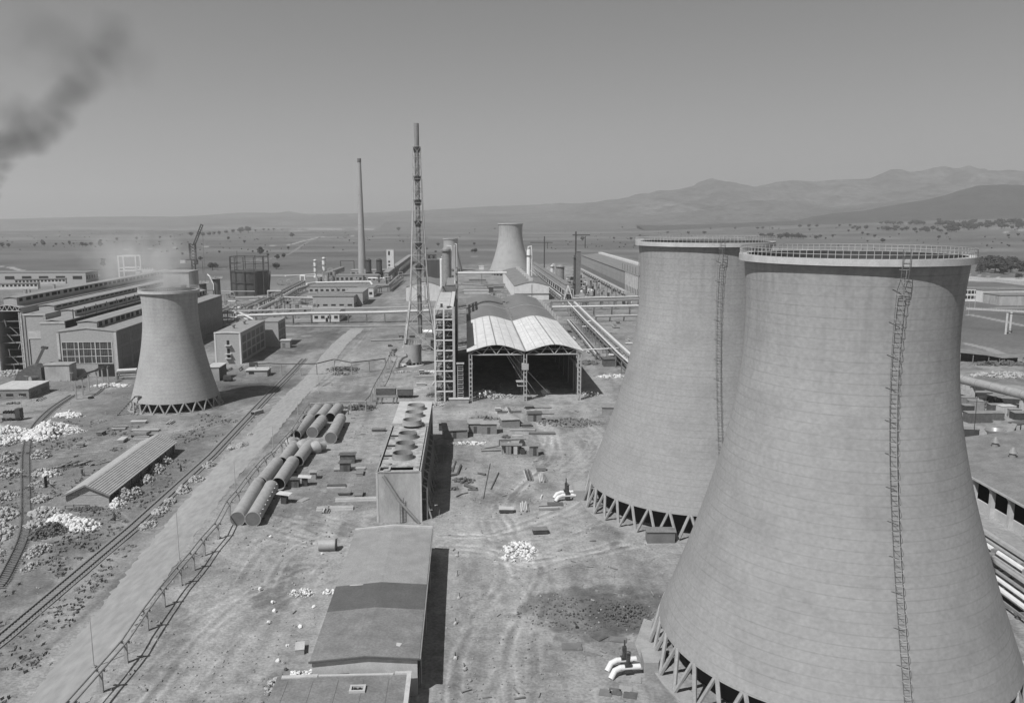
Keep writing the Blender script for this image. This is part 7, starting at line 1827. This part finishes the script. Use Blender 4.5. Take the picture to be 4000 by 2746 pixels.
singles = [
 ('lone tree or bush dotted along the pale field strip at far left', 'trees along the far left field strip', [(-1113.33, 1803.41, 0, 11), (-1080.94, 1771.54, 0, 10), (-1061.65, 1836.44, 0, 7), (-1239.21, 2179.46, 0, 8), (-1059.92, 1870.71, 0, 12), (-1052.38, 1906.26, 0, 7), (-1082.78, 2021.48, 0, 9), (-1064.5, 2005.32, 0, 5), (-951.88, 1829.74, 0, 11), (-945.26, 1829.74, 0, 10), (-953.91, 1870.71, 0, 10), (-1098.43, 2299.18, 0, 11), (-1121.95, 2468.6, 0, 10), (-1123.54, 2636.9, 0, 8), (-1129.94, 2737.35, 0, 7), (-1594.05, 2980.56, 0, 8), (-1075.83, 1981.57, 0, 4)], 'round', 1.),
 ('tall narrow tree standing in the left fields', 'tall trees in the left fields', [(-925.61, 1856.85, 0, 17), (-531.31, 1069.57, 0, 11)], 'tall', 1.5),
 ('small round tree scattered over the fields around the gasholder', 'trees around the gasholder', [(-836.06, 2432.75, 0, 11), (-676.78, 2088.79, 0, 9), (-529.26, 1491.76, 0, 5), (-477.41, 1518.94, 0, 4), (-396.12, 1336.21, 0, 6), (-354.42, 1243.03, 0, 9), (-358.71, 1291.28, 0, 8), (-447.89, 1654.52, 0, 7), (-458.78, 1212.8, 0, 7), (-1261.87, 4537.07, 0, 9), (-448.36, 2278.33, 0, 6), (-287.18, 2179.46, 0, 6), (-560.27, 1399.86, 0, 5), (-1239.53, 3997.61, 0, 13), (-739.82, 2782.78, 0, 17)], 'round', 1.),
 ('broad dark tree left of the gasholder with a pale patch below', 'broad tree left of the gasholder', [(-360.33, 988.75, 0, 9.5)], 'spread', 1.1),
 ('broad dark tree right of the gasholder', 'broad tree right of the gasholder', [(-288.22, 1004.74, 0, 8)], 'spread', 1.2),
 ('upright tree in the field above the gasholder', 'upright tree above the gasholder', [(-446.16, 1461.25, 0, 13)], 'tall', 2.2),
 ('tall tree of the hedge row in the far field behind the crane', 'hedge trees behind the crane', [(-1156.3, 2980.56, 0, 16), (-1127.6, 2980.56, 0, 17), (-1113.26, 2980.56, 0, 15), (-1124.93, 3071.49, 0, 15), (-1141.15, 3168.12, 0, 14), (-1158.43, 3271.02, 0, 16), (-1209.18, 3498.17, 0, 16), (-1222.03, 3623.97, 0, 18), (-1187.16, 3623.97, 0, 28), (-1197.41, 3759.12, 0, 30), (-1324.38, 4417.86, 0, 13), (-1332.77, 4537.07, 0, 12), (-1329.36, 4620.17, 0, 13)], 'round', 1.2),
 ('scrubby tree in the dark field beside the far cooling towers', 'trees by the far cooling towers', [(-166.22, 1860.55, 0, 8), (-89.52, 1957.49, 0, 7), (-67.28, 1490.82, 0, 9), (-73.25, 1510.86, 0, 6), (198.58, 2337.53, 0.16, 13), (305.28, 2466.32, 0.79, 8), (338.08, 2349.42, 1.1, 9), (132.25, 1956.7, 0.02, 4), (-585.44, 4266.25, 0, 22), (-213.33, 6359.24, 0, 14), (-211.59, 4709.33, 0, 9), (-103.61, 4967.19, 0, 12), (700.49, 5271.76, 3.29, 14), (341.77, 6838.07, 0, 18), (320.14, 7394.76, 0, 16), (432.87, 7640.72, 0.02, 16)], 'round', 1.2),
 ('dark tree in the open field beyond the rim of the second tower', 'trees beyond the second tower rim', [(1029.38, 3824.68, 15, 12), (1082.26, 3652.28, 17.03, 12), (1094.17, 3614.48, 17.47, 12), (966.75, 4030.97, 12.57, 8), (1294.32, 3726.05, 24.02, 14), (1290.62, 3604.64, 24.05, 16), (1344.02, 3656.25, 25.85, 14), (695.12, 2988.58, 6.86, 12), (640.62, 3001.99, 5.67, 12), (617.41, 3288.48, 5, 10), (442.37, 2858.32, 2.23, 7), (1115.61, 3547.87, 18.26, 8), (1120.16, 3117.59, 18.39, 9)], 'round', 1.3),
 ('dark bush dotted over the plain above the nearest tower rim', 'bushes above the nearest tower rim', [(858.11, 1911.91, 7.19, 10), (978.84, 2233.46, 11.31, 9), (1033.24, 2402.39, 13.47, 8), (1066.55, 2521.11, 14.91, 9), (1131.9, 2785.66, 17.82, 9), (903.54, 2331.63, 10.41, 9), (862.83, 2315.68, 9.52, 9), (822.42, 2169.19, 8.13, 6), (1084.71, 2100.99, 11.98, 9), (1222.27, 2330.47, 16.59, 8), (1328.54, 2172.25, 16.09, 9), (1281.49, 2136.04, 15.02, 8), (838.54, 1949.7, 7.18, 5), (988.62, 1641.82, 5.94, 5), (825.71, 1568.5, 4.19, 4), (1121.64, 2399.82, 15.3, 6), (1228.43, 2514.39, 18.48, 8), (1429.94, 3617.79, 28.87, 12), (1447.54, 3547.58, 29.48, 12), (1338.16, 3231.99, 25.38, 12), (1221.62, 2930.41, 20.89, 10)], 'round', 1.2),
 ('large tree of the dark grove beyond the boundary wall', 'grove beyond the boundary wall', [(542.52, 947.08, 0.03, 13), (563.5, 971.21, 0.06, 15), (547.72, 931.53, 0.01, 17), (562.87, 947.07, 0.03, 15), (583.31, 971.17, 0.06, 14), (588.63, 1022.6, 0.17, 15), (607.86, 1040.66, 0.23, 16), (570.38, 939.24, 0.02, 13), (527.4, 923.92, 0.01, 9), (603.96, 1022.53, 0.18, 15), (544.38, 908.99, 0, 10)], 'spread', 1.),
 ('separate tree right of the dark grove', 'trees right of the dark grove', [(650.38, 1068.56, 0.34, 13), (594.2, 954.97, 0.04, 14), (558.86, 894.46, 0, 12), (519.25, 840.63, 0, 6)], 'spread', 1.),
]
for lab, grp, pts, kind, w in singles:
    for p in pts: tree(p, p[3], kind, lab, grp, w)
belts = [
 ('tree of the long belt nearest the plain on the right', 'near right tree belt', [(1278.14, 3020.17, 22.87), (1319.19, 2898.02, 23.46)], 12, 17), ('tree of the thick belt in the middle of the right plain', 'middle right tree belt', [(1286.01, 2691.92, 21.23), (1378.32, 2659.78, 23.1)], 16, 18),
 ('tree of the long belt behind the thick one', 'second row right tree belt', [(1681.7, 3733.29, 37.71), (1662.3, 3146.05, 34.59)], 24, 22), ('tree scattered at the right end of the tree belts', 'right end tree belt', [(1422.16, 2678.48, 24.25), (1801.43, 2915.35, 34.92)], 30, 22),
 ('tree in the wooded strip at the right edge below the hill', 'upper right tree strip', [(1846.16, 3386.26, 41.56), (1979.16, 3199.08, 42.58)], 16, 22), ('tree of the far belt on the right plain', 'far right tree belt', [(6246.54, 16000, 40.75), (7012.23, 16000, 49.44)], 18, 26),
 ('tree of the highest belt under the wooded hill', 'high right tree belt', [(7385.17, 16000, 53.6), (8812.63, 16000, 68.27)], 22, 26), ('tree of the clump under the pale quarry', 'quarry tree clump', [(8932.47, 16000, 69.36), (2559.35, 4319.89, 65.99)], 14, 26),
 ('tree of the hedge beyond the second tower', 'hedge beyond the second tower', [(716.86, 2380.84, 6.84), (816.53, 2275.91, 8.46)], 16, 16),
]
for lab, grp, (a, b), n, h_ in belts:
    for k in range(n):
        f = (k + rnd.uniform(-.5, .5)) / (n - 1)
        Yv = a[1] + (b[1] - a[1]) * f; Xv = a[0] + (b[0] - a[0]) * f
        q = rnd.gauss(0, .03); tree((Xv, Yv * (1 + q)), h_ * rnd.uniform(.55, 1.05), 'spread' if k % 3 else 'round', lab, grp, 1.15)
# far woods that read as dark bands
def wood(name, rows, seed, mat=leafd):
    g = random.Random(seed); mb = MB()
    for (a, b, dep, hh, n) in rows:
        for _ in range(n):
            f = g.random(); x = a[0] + (b[0] - a[0]) * f; y = a[1] + (b[1] - a[1]) * f + g.uniform(0, dep)
            s = y / max(1, a[1] + (b[1] - a[1]) * f); x *= s
            mb.rock((x, y, terrain(x, y) + hh * .3), hh * g.uniform(.5, 1.1), g)
    o = struct(name, mb, mat, 'stuff'); return o
wood('distant_wood', [((-4946.74, 7854.1, 0), (-4897.31, 9842.06, 0), 500, 22, 260), ((-6226.26, 12220.32, 0), (-4844.25, 14707.24, 0), 700, 26, 260), ((-3537.43, 16000, 0), (-374.85, 10962.82, 0), 500, 16, 200), ((-275.34, 8049.98, 0), (1238.18, 8101.68, 4.96), 500, 18, 240), ((-1187.18, 16000, 0), (2656.22, 16000, 6.23), 900, 24, 220), ((1975.15, 16000, 2.61), (3506.41, 16000, 12.49), 900, 20, 160), ((6582.06, 16000, 44.57), (7766.27, 16000, 57.74), 500, 30, 160), ((6339.88, 16000, 41.82), (7442.17, 16000, 54.23), 400, 22, 140)], 3)
def scatter_scrub():
    g = random.Random(77); mb = MB()
    for _ in range(900):
        y = 1500 * (4 ** g.random()); x = g.uniform(-.7, .75) * y
        if vn(np.array(x / 260), np.array(y / 500)) < .0 and g.random() < .75: continue
        r = g.uniform(.9, 2.8)
        mb.rock((x, y, terrain(x, y) + r * .4), r, g)
    struct('field_scrub', mb, leafd, 'stuff')
scatter_scrub()
# weeds and stones strewn over the near ground
def scatter_weeds():
    g = random.Random(11); mb = MB()
    for _ in range(5200):
        y = g.uniform(92, 250); x = g.uniform(-.62, -.2) * y - 6
        rx = float(np.interp(y, [p[1] for p in road_c], [p[0] for p in road_c]))
        if x > rx - 6 or vn(np.array(x / 7), np.array(y / 7)) < -.05: continue
        if min(math.hypot(x - q[0], y - q[1]) for q in rail_side[::4]) < 2.2: continue
        xr = float(np.interp(y, [p[1] for p in rail_main], [p[0] for p in rail_main]))
        if abs(x - xr) < 2: continue
        for _k in range(3):
            a = g.random() * 6.28; s = g.uniform(.12, .34); px_, py_ = x + g.uniform(-.4, .4), y + g.uniform(-.4, .4)
            u = Vector((math.cos(a), math.sin(a), 0)) * s
            mb.add([(px_ - u.x, py_ - u.y, -.05), (px_ + u.x, py_ + u.y, -.05), (px_ + u.x * 1.2 + u.y * .5, py_ + u.y * 1.2, s * 1.3), (px_ - u.x * .8, py_ - u.y * .8 + .1, s * 1.1)], [(0, 1, 2, 3)])
    struct('weeds', mb, M('dry_weeds', .24, .4, .8, .95), 'stuff')
scatter_weeds()
def scatter_stones():
    g = random.Random(12); mb = MB()
    for _ in range(4200):
        y = 86 + 250 * g.random() ** 1.5; x = g.uniform(-.62, .3) * y
        rx = float(np.interp(y, [p[1] for p in road_c], [p[0] for p in road_c]))
        if abs(x - rx) < 4.4 or (x > 12 + (y - 90) * .02 and math.hypot(x - 40.7, y - 97) < 26) or math.hypot(x - 39.6, y - 170) < 26: continue
        if -29 < x < -10 and y < 142 or -29 < x < -16 and 155 < y < 222: continue
        if x < rx and g.random() < .55: continue
        if vn(np.array(x / 11 + 3), np.array(y / 11)) < -.12: continue
        mb.rock((x, y, .05), g.uniform(.07, .2) * (1 + .6 * (g.random() < .08)) * (.8 + y / 400), g)
    struct('loose_stones', mb, M('yard_stone', .33, .5, .15, .95), 'stuff')
scatter_stones()

def scatter_timber():
    g = random.Random(21); mb = MB()
    for _ in range(130):
        y = 92 + 200 * g.random(); x = g.uniform(-.3, .22) * y
        rx = float(np.interp(y, [p[1] for p in road_c], [p[0] for p in road_c]))
        if x < rx + 5 or math.hypot(x - 43.6, y - 105.4) < 27 or math.hypot(x - 39.6, y - 170) < 26: continue
        if -30 < x < -9 and y < 142 or -30 < x < -15 and 155 < y < 222 or y > 255: continue
        a = g.random() * PI; l = g.uniform(.4, 1.6); mb.bar((x, y, .12), (x + math.cos(a) * l, y + math.sin(a) * l, .14), g.uniform(.12, .3), .1)
    struct('timber_scraps', mb, M('scrap_timber', .27, .6, .2, .95), 'stuff')
scatter_timber()

# ================================================================ smoke and steam
smk, sm_m, sm_n, sm_v = volume_box('smoke', (-780, 780, 45), (-300, 1080, 330))
Ys = 920.
bl = [((-584.78, 920, 59.44), 12.94, 1.4), ((-576.84, 920, 76.21), 12.07, 1.6), ((-570.63, 920, 87.33), 10.93, 1.8), ((-565.15, 920, 97.03), 10.35, 1.8), ((-561.64, 920, 103.94), 12.07, 1.8), ((-555.78, 920, 117.7), 12.94, 1.8), ((-557.38, 920, 130.03), 14.38, 1.6), ((-562.32, 920, 142.31), 23, 1.5), ((-543.74, 920, 146.39), 21.56, 1.5), ((-525.06, 920, 151.82), 23, 1.4), ((-506.3, 920, 158.6), 21.56, 1.2), ((-493.11, 920, 172.1), 20.12, 1), ((-485.71, 920, 186.87), 20.12, 0.85), ((-470.7, 920, 200.24), 23, 0.85), ((-455.66, 920, 214.86), 24.44, 0.8), ((-441.86, 920, 232.05), 24.44, 0.7), ((-430.69, 920, 251.76), 24.44, 0.55), ((-460.09, 920, 228.1), 37.38, 0.35), ((-494.26, 920, 246.52), 40.25, 0.25), ((-412.86, 920, 233.37), 25.88, 0.25), ((-540.39, 920, 166.7), 31.63, 0.5)]
sm_v.inputs['Color'].default_value = (.12, .12, .12, 1)
puffs(sm_n, sm_v, [(c, r * 1.1, k) for c, r, k in bl], .027, .024, 2.3)
stm, st_m, st_n, st_v = volume_box('steam', (-150, 236, 36), (-86, 288, 62))
st_v.inputs['Color'].default_value = (.95, .95, .95, 1)
puffs(st_n, st_v, [((-110, 262, 38), 8.5, 1.), ((-113, 262, 42), 8.5, .9), ((-117, 262, 45), 9, .75), ((-122, 262, 47), 10, .55), ((-128, 262, 48), 9, .35), ((-110, 262, 47), 9, .4)], .17, .15, 1.6)
